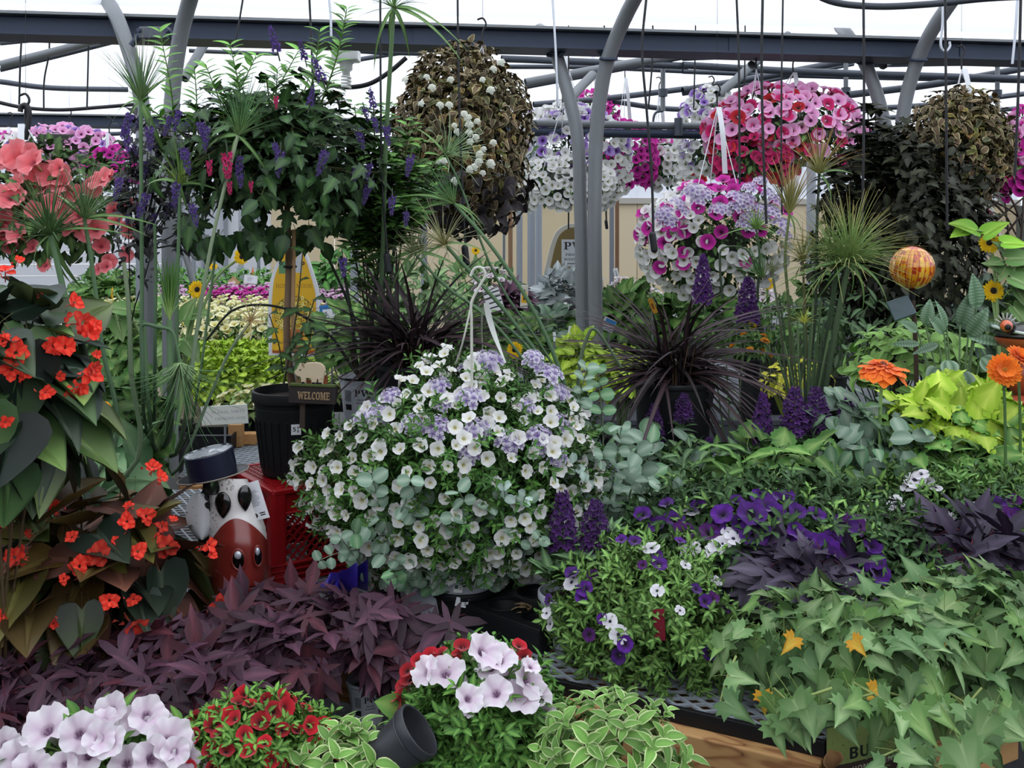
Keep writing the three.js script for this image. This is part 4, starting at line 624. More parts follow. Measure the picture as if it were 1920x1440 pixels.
  for (const [x, y, up] of [[525, 295, 0], [450, 305, 0], [448, 320, 0], [385, 250, 0], [375, 240, 0], [335, 220, 0], [280, 250, 0], [320, 232, 0], [235, 250, 0], [520, 110, 1], [572, 125, 1], [605, 165, 1], [700, 215, 1], [610, 295, 0], [515, 280, 0], [330, 355, 0], [580, 210, 1], [225, 345, 0], [360, 395, 0], [245, 225, 0], [275, 375, 0], [345, 290, 0]]) wpart(t, 'flower_tassel', pick(tassel), pick(petalMats), at(x, y - 12, 2.66), facingY(V(rnd(-0.3, 0.3), up ? 0.8 : -1, 0.25), 0), rnd(0.55, 0.85));
  const pink = variants(2, () => spire({ h: 0.07, r: 0.014, n: 26, fr: 0.009, colors: ['#d0206a', '#f04a90'] })); for (const [x, y, s] of [[425, 285, 1], [517, 180, 0.45], [430, 340, 0.5], [470, 340, 0.4], [392, 300, 0.6]]) wpart(t, 'pink_flower', pick(pink), petalMats[1], at(x, y, 2.64), facingY(V(0.1, -1, 0.2)), s);
}
{ // welcome sign with a pig
  const d = 2.74, c = P(586, 740, d), t = thing('welcome_sign', 'dark wooden WELCOME sign topped by a cream pig in the black pot', 'sign', V(c.x, P(0, 757, d).y, c.z)), s = S(1, d), q = facing(V(-0.12, 0.02, 1), V(0.02, 1, 0));
  const bx = (n, w, h, th, m, x, y, z) => part(t, n, new RoundedBoxGeometry(w * s, h * s, th * s, 2, 1.2 * s), m, V(x * s, y * s, z * s).applyQuaternion(q), q);
  bx('plaque', 90, 33, 12, std('#2b2220', { roughness: 0.8 }), 0, 17, 0); bx('moss_strip', 88, 5, 16, std('#4c5a2c', { roughness: 1 }), 0, 35, 0); bx('stake', 10, 50, 6, std('#3a2d25', { roughness: 0.9 }), -20, -22, -4);
  const font = await new FontLoader().loadAsync('fonts/droid/droid_serif_bold.typeface.json');
  const tx = new TextGeometry('WELCOME', { font, size: 13.5 * s, depth: 2 * s, curveSegments: 4, bevelEnabled: true, bevelSize: 0.3 * s, bevelThickness: 0.4 * s, bevelSegments: 1 }); tx.computeBoundingBox(); const bw = tx.boundingBox.max.x - tx.boundingBox.min.x; tx.scale(62 * s / bw, 1, 1);
  part(t, 'lettering', tx, std('#a58a6a', { roughness: 0.6, metalness: 0.2 }), V(-27 * s, 9 * s, 5.6 * s).applyQuaternion(q), q);
  const sh = new THREE.Shape(); [[-33, 18], [-34, 22], [-30, 26], [-28, 31], [-25, 36], [-20, 33], [-12, 38], [4, 40], [14, 38], [20, 33], [22, 26], [20, 18], [19, 10], [18, 2], [12, 2], [12, 9], [8, 12], [6, 4], [5, 1], [-1, 1], [-1, 9], [-5, 12], [-14, 12], [-15, 2], [-21, 2], [-21, 10], [-24, 14], [-29, 15]].forEach(([x, y], k) => k ? sh.lineTo(x * s, y * s) : sh.moveTo(x * s, y * s));
  part(t, 'pig', new THREE.ExtrudeGeometry(sh, { depth: 4 * s, bevelEnabled: true, bevelSize: 1.6 * s, bevelThickness: 2 * s, bevelSegments: 3, steps: 1 }), std('#cbb89a', { roughness: 0.7 }), V(0, 37 * s, -2 * s).applyQuaternion(q), q);
  part(t, 'pig_eye', new THREE.SphereGeometry(1.5 * s, 8, 6), blackPlastic, V(-24 * s, 63 * s, 4.4 * s).applyQuaternion(q)); part(t, 'pig_ear', new THREE.ConeGeometry(3.4 * s, 9 * s, 4), std('#b49a78', { roughness: 0.8 }), V(-18 * s, 71 * s, 4 * s).applyQuaternion(q), facingY(V(0.5, -1, 0.2)));
  for (const x of [-18, 2, 9, 15]) part(t, 'hoof', new RoundedBoxGeometry(7 * s, 4 * s, 9 * s, 1, 1 * s), blackPlastic, V(x * s, 39 * s, 0).applyQuaternion(q), q);
  part(t, 'background_hill', new THREE.ExtrudeGeometry(new THREE.Shape([[-26, 0], [-20, 12], [-10, 6], [4, 5], [14, 14], [24, 18], [26, 0]].map(([x, y]) => new THREE.Vector2(x * s, y * s))), { depth: 3 * s, bevelEnabled: false }), std('#8a4a2c', { roughness: 0.9 }), V(0, 37 * s, -8 * s).applyQuaternion(q), q);
}
{ R = rng(205); // metal cow head with a top hat
  const d = 2.5, s = S(1, d), at = (px, py, dz = 0) => P(px, py, d - dz), base = V(P(440, 1000, d).x, LOW + 0.02, -d), t = thing('cow_head_ornament', 'painted metal cow head ornament with red muzzle and a navy top hat', 'ornament', base);
  const gloss = { roughness: 0.28, clearcoat: 0.6, clearcoatRoughness: 0.2 };
  const shell = (f, n = 24, m = 24) => sheet([-1, 0], [1, 1], n, m, (a, b) => f(a, b).sub(base));
  const wl = (y) => y < 990 ? lerp(34, 54, pow(clamp((y - 900) / 90, 0, 1), 0.8)) : 53 + 3 * sin((y - 990) / 130 * 3), mx = (y) => lerp(430, 446, clamp((y - 900) / 100, 0, 1)), bulge = (a, y) => (0.075 + 0.02 * clamp((y - 960) / 60, 0, 1)) * sqrt(max(0, 1 - a * a * 0.96));
  const faceMap = printed(256, 256, (x, w, h) => { x.fillStyle = '#e4dfdc'; x.fillRect(0, 0, w, h); x.fillStyle = '#151416'; x.beginPath(); x.ellipse(0, 20, 62, 34, 0.3, 0, TAU); x.fill(); x.globalAlpha = 0.5; dots(x, 150, 40, 26, ['#2a2a2c', '#8a8684'], 2, 7); x.globalAlpha = 0.35; dots(x, 40, h, 80, ['#9a8d84', '#6a625e'], 1, 5); x.globalAlpha = 0.3; x.fillStyle = '#a07058'; x.beginPath(); x.ellipse(100, 225, 12, 20, 0, 0, TAU); x.fill(); x.beginPath(); x.ellipse(205, 200, 9, 18, 0, 0, TAU); x.fill(); }, gloss);
  const fg = shell((a, b) => { const y = lerp(898, 1035, b); return at(mx(y) + a * wl(y), y, bulge(a, y)); }); { const uv = fg.attributes.uv; for (let k = 0; k < uv.count; k++) uv.setXY(k, uv.getX(k) * 2 + 0.5, 1 - uv.getY(k) * 4); } part(t, 'face', fg, faceMap);
  const muzzleM = std('#7a2620', { roughness: 0.3, clearcoat: 0.7, clearcoatRoughness: 0.18 });
  part(t, 'muzzle', shell((a, b) => { const y = lerp(972 + 42 * a * a + (a < 0 ? 6 * -a : 0), 1175, b); return at(mx(y) + a * (wl(y) + 1), y, bulge(a, y) + 0.006 + 0.012 * sin(b * 2.6)); }), muzzleM);
  part(t, 'back_shell', shell((a, b) => { const y = lerp(905, 1175, b); return at(mx(y) - 14 + a * wl(y), y, -0.1 * sqrt(1 - a * a * 0.95) - 0.002); }), std('#121214', gloss));
  const eye = (x, y, w, h, dz, yaw) => { const g = new THREE.SphereGeometry(1, 20, 16), p = g.attributes.position; for (let k = 0; k < p.count; k++) { const yy = p.getY(k); p.setX(k, p.getX(k) * (yy < 0 ? 1 - 0.55 * yy * yy : 1)); if (yy < 0) p.setY(k, yy * 1.3); } g.scale(w * s, h * s, 8 * s); g.computeVertexNormals(); wpart(t, 'eye', g, std('#0d0c0d', { roughness: 0.12, clearcoat: 1, clearcoatRoughness: 0.05 }), at(x, y, dz), facing(V(yaw, 0, 1), V(-0.05, 1, 0))); };
  eye(418, 944, 17, 21, 0.072, -0.35); eye(459, 931, 13, 21, 0.07, 0.45);
  for (const [x, y, w, h, dz, yaw] of [[447, 1050, 12, 18, 0.118, -0.02], [484, 1043, 8, 18, 0.1, 0.75]]) {
    const q = facing(V(yaw, 0, 1), V(-0.08, 1, 0)), ring = new THREE.TorusGeometry(1, 0.16, 8, 24); ring.scale(w * s, h * s, 9 * s); wpart(t, 'nostril_rim', ring, muzzleM, at(x, y, dz), q);
    const hole = new THREE.SphereGeometry(1, 18, 10); hole.scale(w * s, h * s, 4 * s); wpart(t, 'nostril', hole, std('#0a0a0b', { roughness: 0.15, clearcoat: 1 }), at(x, y, dz - 0.002), q);
    const tongue = new THREE.SphereGeometry(1, 12, 8); tongue.scale(w * 0.55 * s, h * 0.4 * s, 4 * s); wpart(t, 'nostril_glint', tongue, std('#c9ccd6', { roughness: 0.25, metalness: 0.4 }), at(x - 1, y - h * 0.5, dz + 0.003), q);
  }
  const earMap = printed(128, 256, (x, w, h) => { x.fillStyle = '#dfe1e4'; x.fillRect(0, 0, w, h); x.fillStyle = '#131316'; for (let k = 0; k < 7; k++) { x.beginPath(); x.ellipse(rnd(104, 128), rnd(20, 240), rnd(8, 20), rnd(6, 18), R() * 3, 0, TAU); x.fill(); } dots(x, w, h, 12, ['#131316', '#55585c'], 1, 4); }, gloss);
  const eg = shell((a, b) => { const y = lerp(925, 1012, b), w = 27 * pow(sin(PI * clamp(b * 0.94 + 0.05, 0, 1)), 0.55); return at(372 + 6 * b + a * w, y, 0.02 + 0.02 * (1 - a * a)); }, 12, 14); { const uv = eg.attributes.uv; for (let k = 0; k < uv.count; k++) uv.setXY(k, uv.getX(k) * 2 + 0.5, uv.getY(k) * 4); } part(t, 'ear', eg, earMap);
  part(t, 'ear_back', shell((a, b) => { const y = lerp(915, 1030, b), w = 24 * pow(sin(PI * clamp(b * 0.9 + 0.06, 0, 1)), 0.5); return at(392 - 4 * b + a * w, y, 0.012); }, 10, 12), std('#0f0f11', gloss));
  // hat
  const axis = V(-0.19, 1, 0.06).normalize(), hq = facingY(axis), hb = at(400, 892, 0.02), navy = std('#10152e', { roughness: 0.32, clearcoat: 0.5, clearcoatRoughness: 0.25 }), lat = (pts) => new THREE.LatheGeometry(pts.map(([a, b]) => new THREE.Vector2(a * s, b * s)), 48);
  wpart(t, 'hat_brim', lat([[0, -1], [58, -1], [66, 1], [67, 2.4], [66, 3], [58, 1.6], [0, 1.6]]).scale(1, 1, 0.72), std('#1a1a22', { roughness: 0.4, metalness: 0.2 }), hb, hq);
  wpart(t, 'hat_band', lat([[43.5, 1.5], [44.5, 2.5], [45, 45], [44, 47], [43, 46], [42.6, 2]]), navy, hb, hq);
  const crumple = lat([[0, 44], [18, 45], [34, 43], [43, 45.5], [44, 48], [43, 46]]); { const p = crumple.attributes.position; for (let k = 0; k < p.count; k++) p.setY(k, p.getY(k) + s * 2.2 * noise(p.getX(k) / s * 0.09, p.getZ(k) / s * 0.12, 4)); crumple.computeVertexNormals(); } wpart(t, 'hat_top', crumple, std('#d4d8de', { roughness: 0.3, metalness: 0.75 }), hb, hq);
  wpart(t, 'brim_edge', new THREE.TorusGeometry(66.5 * s, 1.6 * s, 6, 60).rotateX(PI / 2).scale(1, 1, 0.72), std('#8a7f74', { roughness: 0.45, metalness: 0.4 }), hb.clone().addScaledVector(axis, 2 * s), hq);
  const stand = stalkPlain([at(445, 1150, -0.03).sub(base), V(0, -0.01, 0)], 0.008); part(t, 'stand', stand, blackPlastic); part(t, 'stand_foot', new THREE.CylinderGeometry(0.07, 0.075, 0.012, 24), blackPlastic, V(0, -0.012, 0));
  const tag_ = printed(128, 256, (x, w, h) => { x.fillStyle = '#dcdce0'; x.fillRect(0, 0, w, h); x.fillStyle = '#55585e'; for (let k = 0; k < 11; k++) x.fillRect(22, 60 + k * 10, 50 + 30 * R(), 3); x.fillStyle = '#1a1a1c'; x.beginPath(); x.arc(34, 226, 16, 0, TAU); x.fill(); x.fillRect(66, 210, 40, 8); x.fillRect(70, 224, 36, 8); });
  const tgm = sheet([0, 0], [1, 1], 6, 8, (a, b) => at(lerp(456 + 17 * b, 484 + 22 * b, a), lerp(908, 978, b) - 8 * a, 0.045 + 0.006 * sin(a * 3)).sub(base)); { const uv = tgm.attributes.uv; for (let k = 0; k < uv.count; k++) uv.setXY(k, uv.getX(k) * 4, 1 - uv.getY(k) * 4); } part(t, 'hang_tag', tgm, tag_);
}
// ---------- black tray and pots at the bench front ----------
{ R = rng(210); const a = level(852, 1168), b = level(1012, 1228), c = level(1120, 1160), t = thing('propagation_tray', 'black plastic tray with round cells on the mesh beside the white basket', 'tray', a.clone().lerp(c, 0.5).setY(TOP));
  const ux = b.clone().sub(a).normalize(), L = a.distanceTo(b), uz = V(-ux.z, 0, ux.x).multiplyScalar(V(-ux.z, 0, ux.x).dot(c.clone().sub(b)) > 0 ? 1 : -1), D = 0.36, hh = 0.05, q = new THREE.Quaternion().setFromUnitVectors(V(1, 0, 0), ux), pl = (u, w, y) => a.clone().addScaledVector(ux, u).addScaledVector(uz, w).setY(TOP + y).sub(t.position);
  const ex = 0.30, top = new THREE.Shape([[-ex, 0], [L, 0], [L, D], [-ex, D]].map(([x, y]) => new THREE.Vector2(x, y))), cells = [];
  for (let i = 0; i < 5; i++) for (let j = 0; j < 3; j++) { const x = -ex + 0.06 + i * (L + ex - 0.1) / 4.1, y = 0.065 + j * 0.115; cells.push([x, y]); const p = new THREE.Path(); p.absarc(x, y, 0.046, 0, TAU, true); top.holes.push(p); }
  const g = new THREE.ExtrudeGeometry(top, { depth: 0.004, bevelEnabled: true, bevelSize: 0.002, bevelThickness: 0.002, bevelSegments: 1, curveSegments: 24 }), m = new THREE.Matrix4().makeBasis(ux, uz, V(0, 1, 0).multiplyScalar(ux.clone().cross(uz).y > 0 ? 1 : -1)); g.applyMatrix4(m); part(t, 'top', g, blackPlastic, pl(0, 0, hh));
  for (const [u, w, len, dir] of [[(L - ex) / 2, 0, L + ex, ux], [(L - ex) / 2, D, L + ex, ux], [L, D / 2, D, uz], [-ex, D / 2, D, uz]]) part(t, 'side', new RoundedBoxGeometry(len, hh, 0.005, 2, 0.002), blackPlastic, pl(u, w, hh / 2), new THREE.Quaternion().setFromUnitVectors(V(1, 0, 0), dir));
  for (const [x, y] of cells) part(t, 'cell', new THREE.LatheGeometry([[0.034, 0], [0.046, hh - 0.003], [0.049, hh + 0.007], [0.047, hh + 0.008]].map(([p, o]) => new THREE.Vector2(p, o)), 24), blackPlastic, pl(x, y, 0));
}
const euc = variants(5, () => leaf({ L: 1, W: 0.88, shape: 'round', colors: ['#a3b8a2', '#728f78', '#7d9a82'], n: 6, bend: rnd(-0.1, 0.4), fold: rnd(0.05, 0.25), pet: 0.15 })), eucPale = variants(4, () => leaf({ L: 1, W: 0.9, shape: 'round', colors: ['#c0d2c4', '#a2bcae', '#a9c2b4'], n: 5, bend: rnd(-0.1, 0.4), fold: 0.2 })), eucGreen = variants(4, () => leaf({ L: 1, W: 0.85, shape: 'round', colors: ['#8cae84', '#5c8a5c', '#64946a'], n: 6, bend: rnd(0, 0.4), fold: 0.15, pet: 0.2 }));
const eucMats = tints([0.6, 0.78, 0.9, 1], 0.12, 0.2);
function trailers(t, list, geos, mats_, name = 'leaf') {          // pairs of leaves along stems given in photograph pixels and distance
  const g = new Shape3();
  for (const [pts, d, n, size] of list) { const c = curve(pts.map(([x, y], k) => P(x, y, Array.isArray(d) ? lerp(d[0], d[1], k / (pts.length - 1)) : d)), n); g.tube(c, 0.0026, 0.0012, '#8a9a80', 4); c.forEach((p, k) => { if (k) for (const s of [-1, 1]) { const dd = c[k].clone().sub(c[k - 1]).normalize(), side = V(0, 0, 1).cross(dd).multiplyScalar(s); wpart(t, name, pick(geos), pick(mats_), p.clone().add(V(0, 0, rnd(-0.01, 0.015))), facing(side.add(V(rnd(-0.5, 0.5), rnd(-0.3, 0.6), rnd(-0.1, 0.8))), V(rnd(-0.5, 0.5), rnd(0.2, 1), rnd(0.3, 1.2))), S(size, 2.45) * rnd(0.75, 1.15) * (1 - 0.3 * k / n)); } }); }
  part(t, 'stems', g.build(), dullMats[1], t.position.clone().negate());
}
function plantLabel(t, px, py, d, w, h, f, q = facing(V(0, 0.2, 1), V(0.05, 1, 0))) { part(t, 'plant_label', new RoundedBoxGeometry(S(w, d), S(h, d), 0.001, 1, 0.0004), printed(96, 128, f), P(px, py, d).sub(t.position), q); }
const plainTag = (x, w, h) => { x.fillStyle = '#e9e9e6'; x.fillRect(0, 0, w, h); x.fillStyle = '#2c4a44'; x.fillRect(10, 14, 40, 70); x.fillStyle = '#222'; for (let k = 0; k < 4; k++) x.fillRect(58, 16 + k * 22, 30, 8); }, codeTag = (x, w, h) => { x.fillStyle = '#e4e6e8'; x.fillRect(0, 0, w, h); x.fillStyle = '#1c1d20'; x.font = 'bold 30px sans-serif'; x.save(); x.translate(30, 18); x.rotate(PI / 2 * 0.96); x.fillText('Silver', 0, 0); x.fillText('Dollar', 0, -34); x.restore(); };
{ R = rng(211); const b = level(868, 1152), d = -b.z, t = thing('eucalyptus', 'trailing blue-green eucalyptus in the front black tagged pot under the white basket', 'plant', b.setY(TOP)); potParts(t, S(62, d), S(58, d), blackPlastic); plantLabel(t, 859, 1101, d - 0.06, 17, 20, plainTag); plantLabel(t, 866, 1130, d - S(62, d) - 0.002, 24, 17, codeTag, facing(V(0.1, 0, 1), V(0.25, 1, 0)));
  trailers(t, [[[[880, 1100], [820, 1060], [740, 1012], [690, 985]], [d, 2.3], 8, 44], [[[880, 1100], [840, 1085], [770, 1062], [720, 1042]], [d, 2.3], 7, 38], [[[870, 1100], [800, 1085], [735, 1088]], [d, 2.32], 6, 38], [[[880, 1095], [850, 1020], [800, 975], [760, 950]], [d, 2.3], 8, 44], [[[880, 1095], [870, 1030], [850, 970]], [d, 2.3], 7, 40], [[[880, 1100], [760, 1050], [660, 1030], [600, 1050]], [d, 2.3], 8, 30], [[[890, 1100], [900, 1050], [890, 1010]], d - 0.1, 6, 38], [[[860, 1100], [780, 1020], [720, 960], [700, 900]], [d, 2.28], 9, 42], [[[870, 1100], [700, 1075], [640, 1010]], [d, 2.32], 7, 30], [[[890, 1090], [850, 1010], [790, 950], [770, 900]], [d, 2.27], 9, 40], [[[890, 1090], [900, 1000], [860, 920]], [d, 2.27], 9, 38], [[[900, 1095], [960, 1050], [1010, 1010]], [d, 2.32], 7, 32]], euc, eucMats);
  trailers(t, [[[[860, 1100], [780, 1060], [700, 1010], [668, 1000]], [d, 2.26], 5, 40], [[[870, 1100], [760, 1090], [740, 1075]], [d, 2.26], 4, 40]], eucGreen, eucMats);
}
{ R = rng(212); const b = level(932, 1128), d = -b.z, t = thing('eucalyptus', 'pale silvery eucalyptus climbing from the second black tagged pot beside the tray', 'plant', b.setY(TOP)); potParts(t, S(42, d), S(52, d), blackPlastic); plantLabel(t, 906, 1088, d - 0.05, 13, 22, plainTag); plantLabel(t, 905, 1126, d - S(42, d) - 0.002, 15, 13, codeTag);
  trailers(t, [[[[930, 1070], [950, 1000], [940, 930]], [d, 2.32], 9, 36], [[[930, 1070], [985, 1010], [990, 940]], [d, 2.32], 8, 36], [[[925, 1070], [900, 1000], [915, 950]], [d, 2.3], 8, 38], [[[930, 1070], [930, 1020], [960, 990]], [d, 2.34], 7, 34]], euc, eucMats);
  trailers(t, [[[[935, 1060], [950, 980], [945, 915]], [d, 2.26], 8, 28], [[[940, 1050], [970, 970], [985, 930]], [d, 2.27], 7, 26]], eucPale, eucMats);
}
{ R = rng(213); const b = level(1140, 1075), d = -b.z, t = thing('eucalyptus', 'tall eucalyptus with large round leaves beside the dark grass and purple spikes', 'plant', b.setY(TOP)); potParts(t, 0.09, 0.13, blackPlastic);
  trailers(t, [[[[1130, 1010], [1150, 900], [1165, 800]], [d, 2.5], 9, 46], [[[1125, 1010], [1110, 880], [1085, 770], [1100, 690]], [d, 2.55], 12, 38], [[[1140, 1010], [1200, 910], [1195, 850]], [d, 2.5], 7, 46], [[[1140, 1010], [1230, 950], [1270, 920]], [d, 2.5], 7, 40], [[[1120, 1010], [1110, 900], [1130, 850]], [d, 2.5], 8, 42], [[[1140, 1000], [1180, 930], [1215, 900]], [d, 2.5], 6, 42]], euc, eucMats);
  trailers(t, [[[[1120, 1000], [1090, 930], [1075, 870]], [d, 2.42], 10, 30], [[[1130, 1000], [1100, 960], [1095, 900]], [d, 2.42], 8, 32]], eucPale, eucMats); trailers(t, [[[[1130, 1000], [1130, 800], [1120, 690]], [d, 2.62], 8, 40]], eucGreen, eucMats);
}
// ---------- the big white basket ----------
const whiteCal = variants(5, () => trumpet({ r: 1, colors: ['#cdc78a', '#eeecdc', '#f3f2ed', '#f7f6f3'], seg: 20, notch: 0.12, ruffle: 0.09, cup: 0.26, tail: 1.3 })), verbena = variants(4, () => florets({ r: 1, n: 12, fr: 0.42, colors: ['#6a3a9e', '#f4f0f7'], flat: 0.4 }));
{ R = rng(220); const c = P(852, 880, 2.62), r = [S(262, 2.62), S(200, 2.62), 0.3], t = thing('hanging_basket', 'big mound of white calibrachoa and lilac verbena set on the bench with its white hanger', 'basket', V(c.x, TOP, c.z));
  potParts(t, 0.17, 0.16, whitePlastic);
  const g = tinyLeaf('#6f9c44', '#3a6a2a', 0.024, { n: 10 }), g2 = variants(2, () => sprig({ n: 10, L: 0.032, W: 0.3, len: 0.06, colors: ['#5a8a3a', '#335f28', '#335f28'], shape: 'lance' }));
  const shoulder = (u) => 880 - 200 * u.y > 802 - (852 + 262 * u.x - 640) * 0.75;   // the mound slopes away on the side of the printed pot
  leaves(t, [...onSkin(c, r, 700, { depth: [0.82, 1.0], low: -0.75, keep: shoulder }, { size: [0.8, 1.3], out: 0.9, wild: 0.6, droop: 0 }), ...inside(c, r, 1500, { low: -0.8, keep: shoulder }, { size: [0.9, 1.4] })], [...g, ...g2], leafMats, { most: 300, name: 'shoot', tint: [0.35, 0.8] });
  const dens = (u) => { const x = u.x, y = u.y; const hole = Math.exp(-((x - 0.1) ** 2 + (y - 0.12) ** 2) * 7); return shoulder(u) && R() > hole * 0.85; };
  blooms(t, spread(c, r, 290, { front: 0.02, low: -0.85, depth: [1, 1.06], keep: dens, cand: 5 }), whiteCal, tints([0.82, 0.95, 1], 0, 0.3), { size: [0.014, 0.021], wild: 0.55, up: 0.15, face: 0.4 });
  for (const [x, y, q] of [[822, 722, 24], [775, 797, 26], [818, 801, 26], [895, 806, 26], [955, 828, 26], [880, 745, 26], [692, 780, 28], [732, 742, 22], [912, 678, 34], [885, 690, 26], [1012, 820, 28], [1038, 850, 26], [1000, 682, 22], [1030, 700, 28], [1045, 735, 26], [718, 778, 22], [880, 850, 20], [1050, 790, 22], [985, 760, 20], [700, 768, 20], [1000, 668, 20], [830, 760, 16]]) { const k = skinAt(x, y, c, r, 1.04); wpart(t, 'verbena_head', pick(verbena), pick(petalMats), k.p, facingY(k.n.clone().add(V(rnd(-0.2, 0.2), 0.7, 0.4))), S(q, 2.4)); }
  const wire = std('#cfcfc2', { roughness: 0.4 }), d = 2.45, w = (pts, n, rr = 2.6) => part(t, n, stalkPlain(pts.map(([x, y, e]) => P(x, y, e ?? d).sub(t.position)), S(rr, d), 6), wire);
  w([[885, 740], [884, 600], [884, 568], [900, 535], [910, 515], [903, 502], [890, 503], [882, 518]], 'hanger_hook', 3); w([[884, 570], [868, 640], [852, 690, 2.55]], 'hanger_wire', 2); w([[905, 575], [903, 620, 2.7], [905, 670, 2.8]], 'hanger_wire', 1.6);
  const strip = sheet([0, 0], [1, 1], 3, 16, (a, b) => P(lerp(912, 948, pow(b, 1.4)) + (a - 0.5) * lerp(10, 16, sin(b * 3)) * (1 - 0.75 * b), lerp(568, 680, b), d - 0.02 + 0.01 * sin(b * 4)).sub(t.position)); part(t, 'tag_strip', strip, std('#dfe0da', { roughness: 0.5 }));
}
// ---------- right bench: spikes, petunias, vines ----------
const angLeaf = variants(5, () => leaf({ L: 1, W: 0.3, shape: 'lance', colors: ['#7d9c6c', '#47683f', '#4c6e44'], bend: rnd(0.1, 0.6), n: 6, fold: 0.3 })), angSpire = variants(4, () => spire({ h: 0.17, r: 0.042, n: 120, fr: 0.0125, colors: ['#42145e', '#7a3498'], stem: '#4a5a40' }));
// an upright plant of leafy stems ending in purple spires; spikes as [x, top y, foot y, width scale]
function spikePlant(seed, label, base, foot, d, spikes, { n = 14, size = [0.05, 0.08], geos = angLeaf, extra = [], group } = {}) {
  R = rng(seed); const t = thing('angelonia', label, 'flower', V(P(...foot, d).x, base, -d), group); potParts(t, 0.08, 0.12, whitePlastic); const g = new Shape3(), f = V(t.position.x, base + 0.1, t.position.z);
  for (const [x, y0, y1, w, dd = d] of spikes) {
    const top = P(x, y0, dd), ft = P(x, y1, dd), pts = curve([f.clone().add(V(rnd(-0.03, 0.03), 0, rnd(-0.03, 0.03))), f.clone().lerp(ft, 0.6).add(V(0, 0.02, 0)), ft], 10); g.tube(pts, 0.0032, 0.0024, '#5a6e48', 5);
    wpart(t, 'flower_spike', pick(angSpire), pick(petalMats), ft, facingY(top.clone().sub(ft), R() * 6), V(w, top.distanceTo(ft) / 0.17, w));
    pts.forEach((p, k) => { if (k > 1) for (let j = 0; j < n / 7; j++) { const a = R() * TAU; wpart(t, 'leaf', pick(geos), pick(leafMats), p, facing(V(cos(a), rnd(0.1, 0.7), sin(a)), V(0, 1, 0.3)), rnd(...size) * (1.15 - 0.05 * k)); } });
  }
  for (const [x, y, dd = d] of extra) { const p2 = P(x, y, dd), pts = curve([f.clone(), f.clone().lerp(p2, 0.5).add(V(0, 0.03, 0)), p2], 9); g.tube(pts, 0.003, 0.002, '#5a6e48', 5); pts.forEach((p, k) => { if (k > 2) for (let j = 0; j < 4; j++) { const a = k * 2.4 + j * 1.57; wpart(t, 'leaf', pick(geos), pick(leafMats), p, facing(V(cos(a), rnd(0.2, 0.9) + 0.08 * k, sin(a)), V(0, 1, 0.3)), rnd(...size) * (k === 9 ? 0.6 : 1)); } }); }
  part(t, 'stems', g.build(), dullMats[1], t.position.clone().negate()); return t;
}
spikePlant(301, 'angelonia with two purple spikes in a white pot beside the black tray', TOP, [1075, 1180], 2.36, [[1055, 925, 1030, 0.95], [1116, 940, 1045, 1.05], [1122, 1015, 1075, 0.7]], { extra: [[1030, 1010], [1150, 1000], [1020, 1085, 2.3], [1090, 1060, 2.3]], n: 21 });
spikePlant(302, 'angelonia with two purple spikes standing between the white basket and the dark grass plume', TOP, [1255, 960], 3.0, [[1226, 760, 835, 0.9], [1282, 738, 790, 0.8], [1330, 820, 850, 0.6]], { extra: [[1190, 870], [1262, 900, 2.8], [1250, 850], [1340, 880], [1300, 900]], n: 21, size: [0.06, 0.1] });
spikePlant(303, 'angelonia with broad purple spikes before the tall reeds', TOP, [1480, 950], 2.95, [[1430, 740, 850, 0.95], [1490, 728, 812, 1.1], [1530, 728, 808, 1.1], [1440, 800, 855, 0.8], [1588, 745, 790, 0.7]], { extra: [[1380, 880], [1550, 850], [1600, 860], [1460, 900, 2.8], [1520, 910, 2.8], [1420, 930, 2.75]], n: 21, size: [0.06, 0.1] });
spikePlant(304, 'tall angelonia with dark purple spikes before the white spilling basket', TOP, [1370, 800], 3.6, [[1318, 480, 570, 0.95], [1402, 522, 605, 1.15]], { extra: [[1360, 640]], n: 7, size: [0.04, 0.06] });
const lanceGreen = variants(5, () => leaf({ L: 1, W: 0.24, shape: 'lance', colors: ['#86a860', '#47742f', '#4a7a34'], bend: rnd(0.2, 0.7), n: 6, fold: 0.3 }));
spikePlant(305, 'leafy green stem with narrow drooping leaves above the purple petunias', TOP, [1262, 1000], 2.6, [], { extra: [[1262, 900]], size: [0.05, 0.075], geos: lanceGreen });
spikePlant(306, 'cluster of narrow-leaved green stems below the lime coleus', TOP, [1780, 970], 2.8, [], { extra: [[1770, 830], [1710, 850], [1830, 850], [1880, 870], [1650, 880], [1800, 900, 2.65], [1740, 920, 2.65], [1860, 930, 2.65]], size: [0.06, 0.095], geos: lanceGreen });

